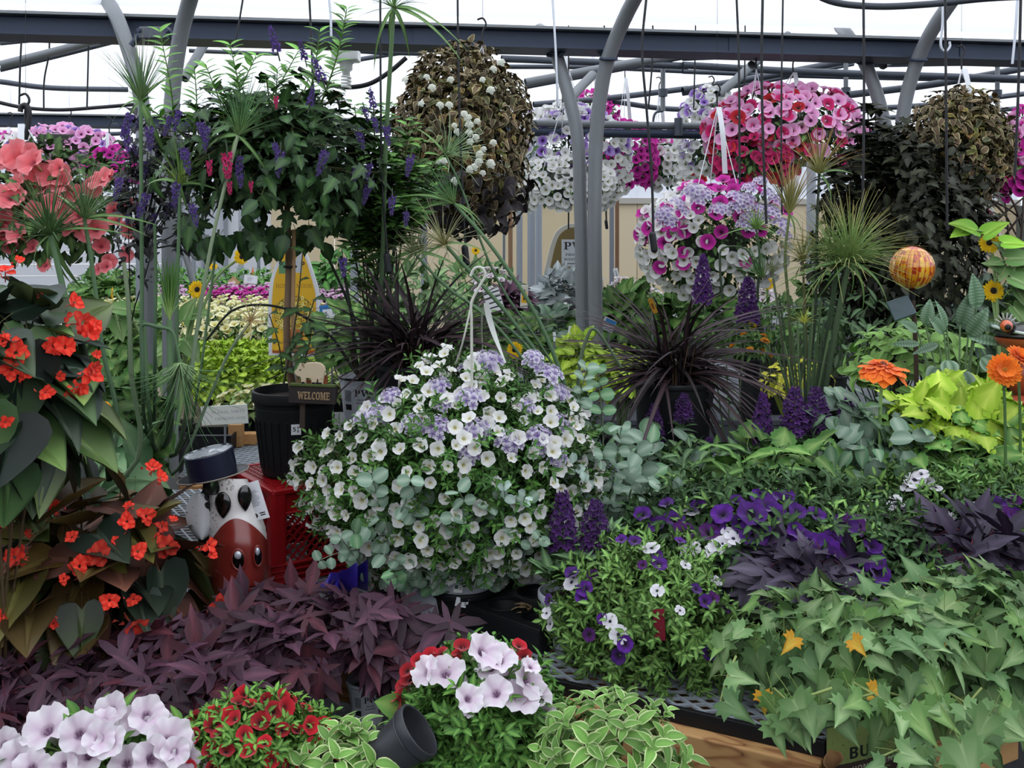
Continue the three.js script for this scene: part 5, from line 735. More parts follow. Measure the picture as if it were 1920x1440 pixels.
const violet = variants(4, () => trumpet({ r: 1, colors: ['#16041c', '#340850', '#560c88', '#4a0c78'], seg: 24, notch: 0.1, ruffle: 0.09, cup: 0.24, star: 0.5, starc: '#380a54' })), starWhite = variants(3, () => daisy({ r: 1, petals: 5, w: 0.95, colors: ['#d8d0dc', '#f6f4f6'], heart: 0.16, heartc: '#2a1440', dome: 0.1, lift: 0.1, droop: 0.1, tip: 0.9, green: null }));
const phloxLeaf = tinyLeaf('#8fb25c', '#54803a', 0.03, { n: 10 }), darkPet = tinyLeaf('#4c7038', '#2c4c26', 0.036, { n: 8 });
function flowerMound(seed, label, c, r, base, { shoots, n, most = 280, list = [], name = 'petunia', low = -0.5, pot = blackPlastic, tint = [0.4, 0.85], size = [0.9, 1.35] }) {
  R = rng(seed); const t = thing(name, label, 'flower', V(c.x, base, c.z)); potParts(t, min(0.11, r[0] * 0.6), 0.12, pot);
  leaves(t, [...onSkin(c, r, n, { depth: [0.8, 1.02], low }, { size, out: 0.9, wild: 0.6, droop: 0.05 }), ...inside(c, r, n * 1.3 | 0, { low }, { size })], shoots, leafMats, { most, name: 'shoot', tint });
  for (const [geos, m, pts, nm] of list) for (const [x, y, q, up = 0.3] of pts) { const k = skinAt(x, y, c, r, 1.08); wpart(t, nm ?? 'bloom', pick(geos), pick(m), k.p.clone().addScaledVector(towards(k.p), 0.045), facingY(k.n.clone().addScaledVector(towards(k.p), 0.4).add(V(rnd(-0.45, 0.45), up + rnd(-0.3, 0.3), rnd(-0.2, 0.3))), R() * 6), S(q, -c.z) * rnd(0.9, 1.1)); }
  stems(t, V(c.x, base + 0.1, c.z), spread(c, r, 14, { depth: [0.6, 0.9] }).map((k) => k.p), 0.0025, '#5a7a40'); return t;
}
const vm = tints([0.8, 1, 1.25, '#ff9ad0'], 0.05, 0.28), wm = petalMats;
flowerMound(311, 'green calibrachoa mound with violet trumpets and white stars on the mesh', P(1222, 1155, 2.28), [S(165, 2.28), S(118, 2.28), 0.18], TOP, { shoots: phloxLeaf, n: 360, size: [0.8, 1.2], tint: [0.5, 1], list: [
  [violet, vm, [[1073, 1075, 15], [1097, 1105, 17], [1092, 1118, 14], [1235, 1058, 16], [1230, 1040, 14], [1105, 1190, 13], [1172, 1208, 14], [1160, 1230, 15], [1130, 1160, 10], [1205, 1060, 10], [1112, 1078, 12], [1030, 1125, 12], [1190, 1015, 13], [1165, 1012, 11], [1305, 1105, 12], [1336, 1122, 13], [1322, 1128, 12], [1330, 1225, 12], [1275, 1015, 12], [1360, 1140, 12]]],
  [starWhite, wm, [[1072, 1092, 17], [1222, 1028, 18], [1160, 1190, 18], [1144, 1165, 13], [1032, 1170, 14], [1025, 1150, 12], [1232, 1108, 12], [1342, 1088, 13], [1275, 1145, 10], [1285, 1060, 12]]]] });
flowerMound(312, 'spread of deep violet petunias with white stars in the middle of the right bench', P(1440, 1035, 2.5), [S(265, 2.5), S(105, 2.5), 0.22], TOP, { shoots: [...darkPet, ...phloxLeaf], n: 420, list: [
  [violet, vm, [[1410, 965, 26], [1440, 950, 24], [1415, 1000, 28], [1440, 1005, 24], [1395, 985, 22], [1455, 965, 22], [1355, 965, 22], [1345, 985, 20], [1330, 1000, 18], [1235, 985, 20], [1265, 975, 18], [1205, 965, 18], [1280, 1000, 22], [1495, 1000, 20], [1520, 1020, 24], [1545, 1030, 26], [1560, 1055, 26], [1580, 1045, 22], [1495, 960, 18], [1530, 965, 18], [1470, 935, 22], [1425, 935, 20], [1560, 1085, 20], [1545, 1060, 24], [1310, 950, 16], [1480, 1010, 18], [1510, 1040, 20], [1600, 990, 26], [1585, 985, 22], [1640, 1050, 20], [1645, 1072, 24], [1635, 1025, 18], [1590, 1090, 18], [1610, 1060, 18], [1380, 940, 18], [1250, 945, 16], [1560, 1010, 18]]],
  [starWhite, wm, [[1295, 958, 16], [1375, 1010, 16], [1345, 1025, 15], [1355, 1020, 14], [1300, 1030, 15], [1285, 1018, 14], [1290, 1042, 14], [1440, 980, 10], [1610, 975, 14], [1210, 1030, 14], [1365, 1000, 13], [1330, 1035, 13]]]] });
flowerMound(313, 'violet petunias with white stars at the far end of the right bench', P(1800, 985, 2.75), [S(230, 2.75), S(85, 2.75), 0.2], TOP, { shoots: [...phloxLeaf, ...darkPet], n: 380, list: [
  [violet, vm, [[1830, 1000, 24], [1840, 985, 18], [1890, 975, 24], [1905, 970, 18], [1690, 1000, 16], [1870, 945, 16], [1580, 975, 16], [1900, 940, 16], [1740, 960, 14], [1815, 955, 14], [1610, 960, 16], [1650, 965, 16]]],
  [starWhite, wm, [[1715, 900, 20], [1735, 905, 18], [1705, 912, 18], [1728, 890, 16], [1680, 945, 16], [1640, 950, 15], [1830, 952, 14], [1695, 955, 13], [1660, 975, 13], [1755, 915, 12], [1600, 965, 12], [1780, 970, 12]]]] });
const ink = plumLeaf({ colors: ['#544a5c', '#3a3242'] }), inkMats = tints(['#b0a8b8', '#d4ccdc', '#ffffff', '#d8c4dc'], 0.3, 0.08);
vine(321, 'blackish purple sweet potato vine among the violet petunias', P(1490, 1088, 2.25), [S(108, 2.25), S(55, 2.25), 0.14], TOP, 90, [0.075, 0.1], ink, inkMats, { sc: '#2c2230', low: -0.3 });
vine(322, 'blackish purple sweet potato vine behind the green ivy-leaved one', P(1800, 1045, 2.5), [S(130, 2.5), S(58, 2.5), 0.16], TOP, 100, [0.085, 0.11], ink, inkMats, { sc: '#2c2230', low: -0.3 });
const ivyLeaf = variants(8, () => lobed({ L: 1, W: rnd(0.85, 1), outline: 'ivy', colors: ['#b4c89c', '#7a9c68'], bend: rnd(0.05, 0.7), fold: rnd(0.08, 0.35), wave: 0.03, pet: 0.7, petc: '#8a9a58', droop: rnd(0.1, 0.5), petr: 0.012 })), ivyMats = tints(['#90a084', '#b8c6a8', '#dce6d0', '#c0d4a0', '#a4b8a0'], 0.12, 0.2);
const ivyYellow = variants(2, () => lobed({ L: 1, W: 0.9, outline: 'ivy', colors: ['#d8b848', '#c89020'], bend: 0.4, fold: 0.3, droop: 0.4 }));
const hang = { out: 0.45, droop: 0.65, up: 0.9, south: 0.4, wild: 0.75 };
const ivy1 = vine(331, 'green ivy-leaved sweet potato vine sprawling over the bench corner', P(1575, 1205, 2.06), [S(185, 2.06), S(96, 2.06), 0.17], TOP, 230, [0.046, 0.072], ivyLeaf, ivyMats, { kind: 'ivy_vine', sc: '#8a9a58', q: hang, low: -0.75 });
const ivy2 = vine(332, 'green ivy-leaved sweet potato vine spilling past the green placard to the floor', P(1830, 1195, 2.2), [S(160, 2.2), S(115, 2.2), 0.18], TOP, 240, [0.048, 0.076], ivyLeaf, ivyMats, { kind: 'ivy_vine', sc: '#8a9a58', q: hang, low: -0.75 });
for (const [t, pts, d] of [[ivy1, [[1490, 1195], [1598, 1200], [1430, 1300], [1645, 1290]], 1.86], [ivy2, [[1765, 1195]], 2.0]]) for (const [x, y] of pts) wpart(t, 'yellow_leaf', pick(ivyYellow), leafMats[2], P(x, y, d), facing(V(rnd(-1, 1), -0.7, 0.3), V(0, 0.5, 1)), 0.038);
{ R = rng(333); // long trailing shoots of the two vines
  const run = (t, pts, d, n, every = 1) => { const c = curve(pts.map(([x, y], k) => P(x, y, Array.isArray(d) ? lerp(d[0], d[1], k / (pts.length - 1)) : d)), n), g = new Shape3().tube(c, 0.0028, 0.002, '#8a9a58', 5); part(t, 'runner', g.build(), dullMats[2], t.position.clone().negate()); c.forEach((p, k) => { if (k > 1 && k % every === 0) wpart(t, 'leaf', pick(ivyLeaf), pick(ivyMats), p.clone().add(V(0, rnd(-0.01, 0.02), 0.02)), facing(V(rnd(-1, 1), rnd(-1, 0.1), rnd(0, 0.8)), V(rnd(-0.3, 0.3), 0.7, 0.9)), rnd(0.045, 0.07)); }); };
  run(ivy1, [[1450, 1290], [1500, 1330], [1560, 1320], [1640, 1300]], 1.82, 8); run(ivy1, [[1560, 1290], [1480, 1320], [1440, 1350]], 1.8, 6); run(ivy1, [[1600, 1280], [1680, 1330], [1720, 1380], [1650, 1420]], [1.84, 1.72], 9); run(ivy1, [[1640, 1290], [1740, 1320], [1820, 1330]], [1.9, 1.85], 7);
  run(ivy2, [[1760, 1280], [1720, 1340], [1690, 1370], [1740, 1430], [1780, 1445]], [1.95, 1.74], 9); run(ivy2, [[1840, 1290], [1800, 1340], [1780, 1390], [1830, 1410], [1850, 1370], [1845, 1330]], [1.98, 1.78], 12, 2); run(ivy2, [[1880, 1270], [1890, 1330], [1870, 1360]], [2.0, 1.9], 6, 2); run(ivy2, [[1780, 1300], [1850, 1350], [1815, 1425]], [1.95, 1.75], 7, 2); run(ivy1, [[1380, 1230], [1360, 1280], [1350, 1320]], [1.95, 1.88], 5, 2);
  wpart(ivy2, 'leaf', ivyLeaf[0], ivyMats[2], P(1800, 1392, 1.72), facing(V(0.25, -1, 0.3), V(0, 0.3, 1)), 0.09); wpart(ivy1, 'leaf', ivyLeaf[2], ivyMats[1], P(1655, 1350, 1.8), facing(V(-0.3, -1, 0.2), V(0, 0.3, 1)), 0.075); wpart(ivy1, 'leaf', ivyLeaf[4], ivyMats[1], P(1690, 1395, 1.78), facing(V(0.9, -0.15, 0.2), V(0, 0.7, 1)), 0.07); wpart(ivy1, 'leaf', ivyLeaf[5], ivyMats[3], P(1450, 1305, 1.84), facing(V(0.1, -1, 0.3), V(0, 0.4, 1)), 0.06); wpart(ivy1, 'leaf', ivyLeaf[3], ivyMats[3], P(1505, 1310, 1.84), facing(V(0.4, -1, 0.3), V(0, 0.4, 1)), 0.065); wpart(ivy1, 'leaf', ivyLeaf[1], ivyMats[2], P(1595, 1305, 1.84), facing(V(0.1, -1, 0.3), V(0, 0.4, 1)), 0.06);
}
{ // placard on the bench end
  const q0 = [[1548, 1368], [1700, 1330], [1700, 1440], [1556, 1475]], d0 = 1.86, cv = (txt, bg) => printed(512, 384, (x, w, h) => { x.fillStyle = bg[0]; x.fillRect(0, 0, w, h * 0.62); x.fillStyle = bg[1]; x.fillRect(0, h * 0.62, w, h * 0.38); x.globalAlpha = 0.25; dots(x, w, h, 160, ['#5a6a2c', '#3c4a20', '#93a860'], 1, 6); x.globalAlpha = 1; x.fillStyle = '#16181a'; x.font = 'bold 100px sans-serif'; x.fillText(txt[0], 130, 218); x.fillStyle = '#b8b09c'; x.font = 'bold 46px sans-serif'; x.fillText(txt[1], 150, 300); x.fillText(txt[2], 350, 290); });
  const t = thing('bench_placard', 'green printed placard pinned to the bench end behind trailing vine leaves', 'sign', P(1625, 1400, d0));
  const a = P(1550, 1366, 1.845), b = P(1702, 1330, 1.93), hgt = 0.115;
  const pl = (n, a, b, h, m) => { const g = sheet([0, 0], [1, 1], 8, 6, (u, v) => a.clone().lerp(b, u).add(V(0, -h * (1 - v), 0.004 * sin(u * 3)))), uv = g.attributes.uv; for (let k = 0; k < uv.count; k++) uv.setXY(k, uv.getX(k) * 4, uv.getY(k) * 4); const bk = g.clone().translate(0, 0, -0.0025); wpart(t, n, g, m, V(0, 0, 0)); wpart(t, n + '_backing', bk, std('#5c6a38', { roughness: 0.8 }), V(0, 0, 0)); };
  pl('printed_face', a, b, hgt, cv(['BU', 'HON', 'ENS'], ['#8a9c58', '#3a2a22']));
  pl('plain_panel', P(1700, 1338, 1.95), P(1858, 1288, 2.06), 0.07, std('#6a7a44', { roughness: 0.75 }));
  wpart(t, 'dry_leaf', leaf({ L: 0.05, W: 0.8, shape: 'ovate', colors: ['#a07850', '#8a6440', '#b08a60'], bend: 0.8, wave: 0.05 }), leafMats[2], P(1556, 1405, 1.82), facing(V(0.3, -1, 0.2), V(0, 0.3, 1)));
}
// ---------- right middle ground ----------
const limeLeaf = variants(5, () => lobed({ L: 1, W: 0.95, outline: 'coleus', colors: ['#c8dc5a', '#98bc2e'], bend: rnd(0.1, 0.6), fold: rnd(0.1, 0.3), pet: 0.3, wave: 0.03, droop: 0.4 })), midGreen = variants(5, () => lobed({ L: 1, W: 0.95, outline: 'coleus', colors: ['#8fb060', '#4f8034'], bend: rnd(0.1, 0.6), fold: rnd(0.1, 0.3), pet: 0.3, wave: 0.03, droop: 0.4 }));
vine(341, 'bright lime coleus clump below the orange gerbera', P(1790, 800, 3.0), [S(110, 3.0), S(68, 3.0), 0.18], TOP, 80, [0.07, 0.1], limeLeaf, leafMats, { kind: 'coleus', cat: 'plant', sc: '#8a9a4a', low: 0, fill: 0.7, q: { droop: 0.3, out: 0.8 } });
vine(342, 'mid green leafy clump spreading under the lime coleus', P(1790, 860, 2.95), [S(190, 2.95), S(75, 2.95), 0.2], TOP, 150, [0.06, 0.085], midGreen, leafMats, { kind: 'coleus', cat: 'plant', sc: '#6a8a4a', low: -0.4 });
const glaucous = [...euc.slice(0, 3), ...variants(3, () => leaf({ L: 1, W: 0.55, shape: 'ovate', colors: ['#9ab492', '#5f8a62', '#668f68'], bend: rnd(0.2, 0.6), fold: 0.25, pet: 0.2 }))];
vine(343, 'blue-green round-leaved plant beneath the frilled orange zinnia', P(1620, 840, 2.95), [S(110, 2.95), S(90, 2.95), 0.18], TOP, 120, [0.05, 0.08], glaucous, tints([0.6, 0.8, 1], 0.1, 0.2), { kind: 'leafy_plant', cat: 'plant', sc: '#7a9a68', low: -0.4 });
vine(344, 'dark green salvia-leaved mass behind the violet petunias', P(1430, 905, 2.85), [S(200, 2.85), S(75, 2.85), 0.16], TOP, 150, [0.07, 0.11], [...angLeaf, ...lanceGreen, ...midGreen], tints([0.6, 0.8, 1.05], 0.2, 0.2), { kind: 'leafy_plant', cat: 'plant', sc: '#4a5e3c', low: -0.4 });
vine(345, 'soft green leafy mass between the white basket and the purple spikes', P(1230, 900, 2.9), [S(120, 2.9), S(85, 2.9), 0.16], TOP, 110, [0.05, 0.085], [...glaucous, ...angLeaf, ...lanceGreen], tints([0.6, 0.8, 1], 0.12, 0.2), { kind: 'leafy_plant', cat: 'plant', sc: '#5a7048', low: -0.4 });
creamPlant(346, 'light green variegated plant around the foot of the glass globe stake', P(1710, 690, 3.5), [S(110, 3.5), S(85, 3.5), 0.2], TOP, 55, [0.05, 0.085], variants(5, () => leaf({ L: 1, W: 0.5, shape: 'ovate', n: 6, colors: ['#86b05a', '#7aa850', '#a9c47c'], bend: rnd(0.2, 0.7), fold: 0.3 })));
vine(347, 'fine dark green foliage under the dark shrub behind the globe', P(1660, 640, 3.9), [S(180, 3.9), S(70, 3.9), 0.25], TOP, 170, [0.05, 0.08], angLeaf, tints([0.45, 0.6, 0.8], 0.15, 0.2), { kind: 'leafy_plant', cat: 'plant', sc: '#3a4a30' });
vine(348, 'yellow green sedum-like clump at the foot of the tall reeds', P(1495, 715, 3.7), [S(60, 3.7), S(40, 3.7), 0.15], TOP, 80, [0.025, 0.036], greenLeaf('#e0d850', '#b8bc2c', '#c4c43a', { W: 0.5 }), leafMats, { kind: 'leafy_plant', cat: 'plant', sc: '#8a9a3a' });
{ R = rng(350); // plant with ribbed silver-striped leaves
  const d = 3.3, t = thing('striped_foliage_plant', 'plant with large ribbed silver-striped leaves between the glass globe and the frog', 'plant', V(P(1795, 700, d).x, TOP, -d)); potParts(t, 0.09, 0.13, blackPlastic);
  const striped = (W, shape) => { const g = leaf({ L: 1, W, shape, n: 24, colors: ['#5a7a58', '#86a084', '#7a967a'], bend: rnd(0.1, 0.5), fold: 0.2, rim: 0.6 }), c = g.attributes.color, p = g.attributes.position, a = col('#3f5e42'); for (let k = 0; k < c.count; k++) { const q = floor((p.getZ(k) * 24 + 0.01)) % 2; if (q) c.setXYZ(k, lerp(c.getX(k), a.r, 0.75), lerp(c.getY(k), a.g, 0.75), lerp(c.getZ(k), a.b, 0.75)); } return g; };
  const peperomia = (W) => { const g = leaf({ L: 1, W, shape: 'ovate', n: 9, colors: ['#8fa88c', '#4a6a4e', '#9ab098'], bend: 0.5, fold: 0.22, rim: 0.45 }); return g; };
  const A = variants(3, () => striped(0.5, 'ovate')), B = variants(3, () => striped(0.26, 'lance')), C = variants(3, () => peperomia(0.85)), g = new Shape3(), b = t.position.clone().add(V(0, 0.1, 0));
  for (const [x, y, geos, L, dx, dy, dz] of [[1735, 590, A, 62, 0.1, 1, 0.3], [1830, 560, A, 85, -0.1, 1, 0.2], [1800, 590, A, 80, 0.3, 1, 0.3], [1815, 610, A, 80, 0.5, 0.9, 0.5], [1775, 595, B, 70, -0.3, 1, 0.2], [1830, 592, B, 95, 1, 0.0, 0.2], [1815, 612, B, 95, 1, -0.1, 0.4], [1770, 605, A, 60, -0.6, 0.8, 0.4], [1760, 670, C, 62, -0.5, -0.7, 0.7], [1800, 675, C, 62, 0.1, -1, 0.7], [1840, 650, C, 55, 0.6, -0.6, 0.6], [1775, 655, C, 50, 0.1, -0.8, 0.6], [1725, 625, B, 70, -1, 0.1, 0.3], [1760, 625, B, 75, -1, -0.2, 0.5], [1835, 700, C, 50, 0.4, -1, 0.5], [1785, 705, C, 48, -0.2, -1, 0.5], [1720, 600, A, 50, -0.8, 0.5, 0.4]]) {
    const e = P(x, y + 20, d - 0.1), f = V(dx, dy, dz); g.tube(arc(b, e, 0.05, 6), 0.004, 0.003, '#7f9a70', 5); wpart(t, 'leaf', pick(geos), pick(glossMats), e, facing(f, V(rnd(-0.2, 0.2), 0.4, 1)), S(L * 0.8, d));
  }
  part(t, 'stems', g.build(), dullMats[1], t.position.clone().negate());
}
{ R = rng(352); // orange flowers
  const zin = variants(1, () => daisy({ r: 1, petals: 20, w: 0.34, colors: ['#d84a04', '#ff8418'], rings: 4, heart: 0.22, heartc: '#8a3a10', lift: 0.06, droop: 0.5, tip: 1.4 })), ger = daisy({ r: 1, petals: 24, w: 0.24, colors: ['#f88012', '#ff8c20'], rings: 3, heart: 0.22, heartc: '#d88a20', lift: 0.12, droop: 0.12, tip: 0.95 });
  const d = 2.85, t = thing('zinnia', 'single frilled orange zinnia bloom nodding above the blue-green leaves', 'flower', V(P(1650, 760, d).x, TOP, -d)); potParts(t, 0.07, 0.12, blackPlastic);
  const top = P(1655, 690, d); part(t, 'stem', stalk(curve([t.position.clone().add(V(0, 0.1, 0)), P(1650, 780, d), top], 8), 0.005, 0.0045, '#86a860', 6).translate(...t.position.clone().negate().toArray()), dullMats[2]); wpart(t, 'bloom', zin[0], petalMats[1], top, facingY(V(0.05, 1, 0.12)), S(48, d)); for (const k of [0, 1, 2]) wpart(t, 'leaf', pick(petuniaLeaf), leafMats[2], P(1650, 760 + 18 * k, d), facing(V(k - 1, 0.2, 0.6), V(0, 1, 0.4)), 0.06);
  for (const [x, y, dd, l, sc, ax] of [[1882, 694, 2.74, 'orange gerbera bloom facing out below the frog', 33, V(-0.1, 0.35, 1)], [1910, 670, 2.8, 'orange gerbera bloom half hidden behind the facing one', 28, V(0.4, 0.7, 0.5)]]) { const g = thing('gerbera', l, 'flower', V(P(x + 4, 760, dd).x, TOP, -dd)); potParts(g, 0.06, 0.12, blackPlastic); const tp = P(x, y, dd); part(g, 'stem', stalk(curve([g.position.clone().add(V(0, 0.1, 0)), P(x + 2, 760, dd), tp.clone().addScaledVector(ax, -0.006)], 8), 0.004, 0.0035, '#4a6a38', 6).translate(...g.position.clone().negate().toArray()), dullMats[2]); wpart(g, 'bloom', ger, petalMats[1], tp, facingY(ax), S(sc, dd)); }
}
{ // glass globe with solar lamp on a stake
  const d = 3.3, c = P(1710, 502, d), t = thing('glass_globe', 'orange and red mottled glass globe on a brown stake with a small solar panel', 'ornament', V(P(1718, 700, d).x, TOP, -d)); R = rng(354);
  const m = speck(512, 256, (x, w, h) => { x.fillStyle = '#e08a18'; x.fillRect(0, 0, w, h); for (let k = 0; k < 22; k++) { x.fillStyle = pick(['#f0b02c', '#f4bc40', '#e8951c']); x.fillRect(k * 24, 0, rnd(12, 22), h); } x.fillStyle = '#b02a10'; for (let k = 0; k < 22; k++) { const u = k * 23.3; x.fillRect(u, rnd(0, 20), rnd(2, 4), h); for (let j = 0; j < 7; j++) { x.globalAlpha = rnd(0.6, 1); x.fillRect(u + rnd(-4, 3), rnd(0.1, 0.95) * h, rnd(5, 18), rnd(6, 26)); } x.globalAlpha = 1; } dots(x, w, h, 150, ['#c23414', '#a8260e'], 2, 7); x.fillStyle = '#b83018'; x.globalAlpha = 0.7; x.fillRect(0, 0, w, 34); x.fillRect(0, h - 44, w, 44); x.globalAlpha = 1; });
  wpart(t, 'globe', new THREE.SphereGeometry(S(41, d), 40, 28), std('#ffffff', { map: m, roughness: 0.12, clearcoat: 1, clearcoatRoughness: 0.06 }), c, facingY(V(0.06, 1, 0.12), 1.2));
  wpart(t, 'neck', new THREE.CylinderGeometry(S(7, d), S(5, d), S(22, d), 14), blackPlastic, P(1711, 552, d));
  part(t, 'stake', stalkPlain([P(1711, 555, d).sub(t.position), P(1717, 650, d).sub(t.position), V(0, 0.02, 0)], S(4.6, d), 8), std('#4a382c', { roughness: 0.7 }));
  const q = facing(V(-0.35, 0.35, 1), V(-0.4, 1, 0)); wpart(t, 'solar_panel', new RoundedBoxGeometry(S(42, d), S(40, d), S(8, d), 2, S(2, d)), std('#2c4a50', { roughness: 0.3, clearcoat: 0.6 }), P(1690, 578, d), q); wpart(t, 'panel_cell', new RoundedBoxGeometry(S(13, d), S(16, d), S(2, d), 1, S(0.6, d)), std('#9aa8ac', { roughness: 0.3 }), P(1701, 586, d).add(V(0, 0, S(6, d))), q); wpart(t, 'panel_arm', new RoundedBoxGeometry(S(16, d), S(8, d), S(8, d), 1, S(1, d)), blackPlastic, P(1708, 572, d));
}
{ R = rng(356); // metal frog at the picture's edge
  const d = 3.15, s = S(1, d), at = (x, y, z = 0) => P(x, y, d - z), t = thing('frog_ornament', 'painted metal frog ornament with an orange eye and terracotta belly at the picture edge', 'ornament', V(P(1935, 700, d).x, TOP, -d)), skin = std('#1c1a16', { roughness: 0.3, clearcoat: 0.6 }), belly = std('#a8482c', { roughness: 0.35, clearcoat: 0.5 });
  const blob = (n, c, rx, ry, rz, m, cut) => { const g = new THREE.SphereGeometry(1, 28, 20, 0, TAU, ...(cut ?? [0, PI])); g.scale(rx * s, ry * s, rz * s); return wpart(t, n, g, m, c); };
  blob('head', at(1945, 628), 78, 26, 60, skin, [0, PI * 0.52]); blob('jaw', at(1942, 632), 74, 32, 56, belly, [PI * 0.5, PI * 0.5]); const lip = new THREE.TorusGeometry(1, 0.075, 8, 40); lip.rotateX(PI / 2).scale(76 * s, 40 * s, 58 * s); wpart(t, 'lip', lip, std('#c8d4cc', { roughness: 0.3, clearcoat: 0.4 }), at(1943, 626), facingY(V(0.16, 1, 0.05)));
  blob('body', at(1965, 705, -0.04), 78, 62, 60, belly); wpart(t, 'eye', new THREE.SphereGeometry(11 * s, 18, 14), std('#d8602c', { roughness: 0.2, clearcoat: 1 }), at(1887, 611, 0.075)); wpart(t, 'pupil', new THREE.SphereGeometry(6 * s, 14, 10), blackPlastic, at(1890, 614, 0.09)); for (let k = 0; k < 6; k++) { const a = 2.7 - k * 0.42, p = at(1886 + 12 * cos(a), 609 - 12 * sin(a), 0.07), e = at(1886 + 23 * cos(a), 608 - 22 * sin(a), 0.075); wpart(t, 'eyelash', stalkPlain([p.clone().sub(p), e.clone().sub(p)], 1.6 * s, 5), std('#c8ccc4', { roughness: 0.4 }), p); }
  blob('eye_socket', at(1890, 612, 0.06), 15, 15, 10, skin); blob('foot', at(1915, 752, 0.04), 30, 10, 26, belly);
}
// sunflowers
const sunHead = variants(2, () => daisy({ r: 1, petals: 20, w: 0.3, colors: ['#f2bc00', '#ffdc14'], rings: 2, heart: 0.34, heartc: '#24120a', dome: 0.2, lift: 0.08, droop: 0.1, tip: 0.5 })), sunLeaf = variants(3, () => lobed({ L: 1, W: 0.9, outline: 'heart', colors: ['#9ab478', '#5f8a44'], bend: 0.4, fold: 0.2, pet: 0.4, petr: 0.02 })), sunBright = variants(2, () => lobed({ L: 1, W: 0.9, outline: 'heart', colors: ['#a4cc50', '#74ac24'], bend: 0.4, fold: 0.2, pet: 0.4 }));
function sunflower(seed, label, foot, base, heads, lv, geos = sunLeaf) {
  R = rng(seed); const [fx, d] = foot, t = thing('sunflower', label, 'sunflower', V(P(fx, 500, d).x, base, -d)), g = new Shape3(), b = t.position.clone(); potParts(t, 0.08, 0.14, blackPlastic);
  for (const [x, y, r, ax, dd = d, via] of heads) { const p = P(x, y, dd), a = V(...ax).normalize(); g.tube(curve([b.clone().add(V(0, 0.1, 0)), via ? P(...via, dd) : P((fx + x) / 2, y + 90, d), p.clone().addScaledVector(a, -0.012)], 10), S(3.5, d), S(2.6, d), '#86a068', 6); wpart(t, 'flower_head', pick(sunHead), petalMats[1], p, facingY(a, R() * 6), S(r, dd)); }
  for (const [x, y, L, dx, dy, gi = 0] of lv) { const p = P(x, y, d - 0.04); wpart(t, 'leaf', pick(gi ? sunBright : geos), pick(leafMats), p, facing(V(dx, dy, 0.3), V(0, 0.8, 0.7)), S(L, d)); g.tube(arc(P(fx, y + 20, d), p, 0.01, 4), S(1.6, d), S(1.4, d), '#86a068', 4); }
  part(t, 'stem', g.build(), dullMats[2], t.position.clone().negate()); return t;
}
sunflower(361, 'tall sunflower plant with two yellow heads before the dark shrub', [1880, 3.5], TOP, [[1856, 455, 21, [-0.75, 0.1, 0.75]], [1862, 545, 22, [0, 0.05, 1]], [1912, 565, 18, [0.9, -0.3, 0.3]], [1918, 590, 14, [0.8, 0, 0.5]]], [[1830, 432, 52, -1, 0.5, 1], [1845, 440, 46, 0.4, 0.4, 1], [1880, 455, 46, 1, 0.1, 1], [1815, 430, 36, -1, -0.2, 1], [1890, 485, 60, 1, 0.2], [1895, 520, 62, 1, -0.3], [1870, 505, 34, -0.6, 0.4], [1885, 500, 30, -0.4, -0.6], [1905, 540, 44, 0.6, -0.8], [1880, 470, 28, -0.5, 0.6], [1876, 490, 30, -1, 0], [1905, 500, 40, 0.8, 0.6], [1900, 575, 46, 0.6, -0.7]]);
sunflower(362, 'sunflower with a dark-eyed head beside the papyrus and its post pair', [330, 4.4], 0.62, [[370, 543, 18, [0.05, 0.1, 1]], [452, 482, 16, [0.65, 0.15, 0.7], 4.4, [400, 530]], [400, 500, 9, [0, 0.6, 0.6]], [212, 550, 13, [-0.9, 0, 0.3]]], [[345, 600, 46, 0.3, 0.8], [330, 640, 50, -0.7, -0.3], [360, 590, 40, 0.8, 0.2], [240, 580, 44, -0.7, 0.2], [220, 600, 40, 0.3, -0.8], [350, 640, 44, 0.5, -0.6], [300, 570, 36, -0.6, 0.3]]);
sunflower(363, 'small sunflower peeping out at the top of the white basket', [975, 3.3], TOP, [[965, 656, 17, [-0.35, 0.15, 1]]], [[950, 690, 40, -0.8, 0.3], [985, 680, 40, 0.7, 0.4]]);
sunflower(364, 'far yellow sunflower before the tan wall beside the reeds', [1442, 5.4], 0.66, [[1440, 532, 13, [0.2, 0.35, 1]], [1410, 610, 10, [-0.6, 0.2, 0.8]], [1320, 560, 7, [-0.5, 0.3, 0.8]], [1408, 632, 9, [0.3, 0, 1]]], [[1430, 580, 30, -0.6, 0.4], [1455, 585, 30, 0.7, 0.4]]);
sunflower(365, 'far small sunflower between the dark drip weight and the grey posts', [890, 6.2], 0.66, [[892, 470, 9, [0.1, 0.4, 1]]], [[880, 500, 20, -0.7, 0.3], [900, 505, 20, 0.6, 0.3]]);
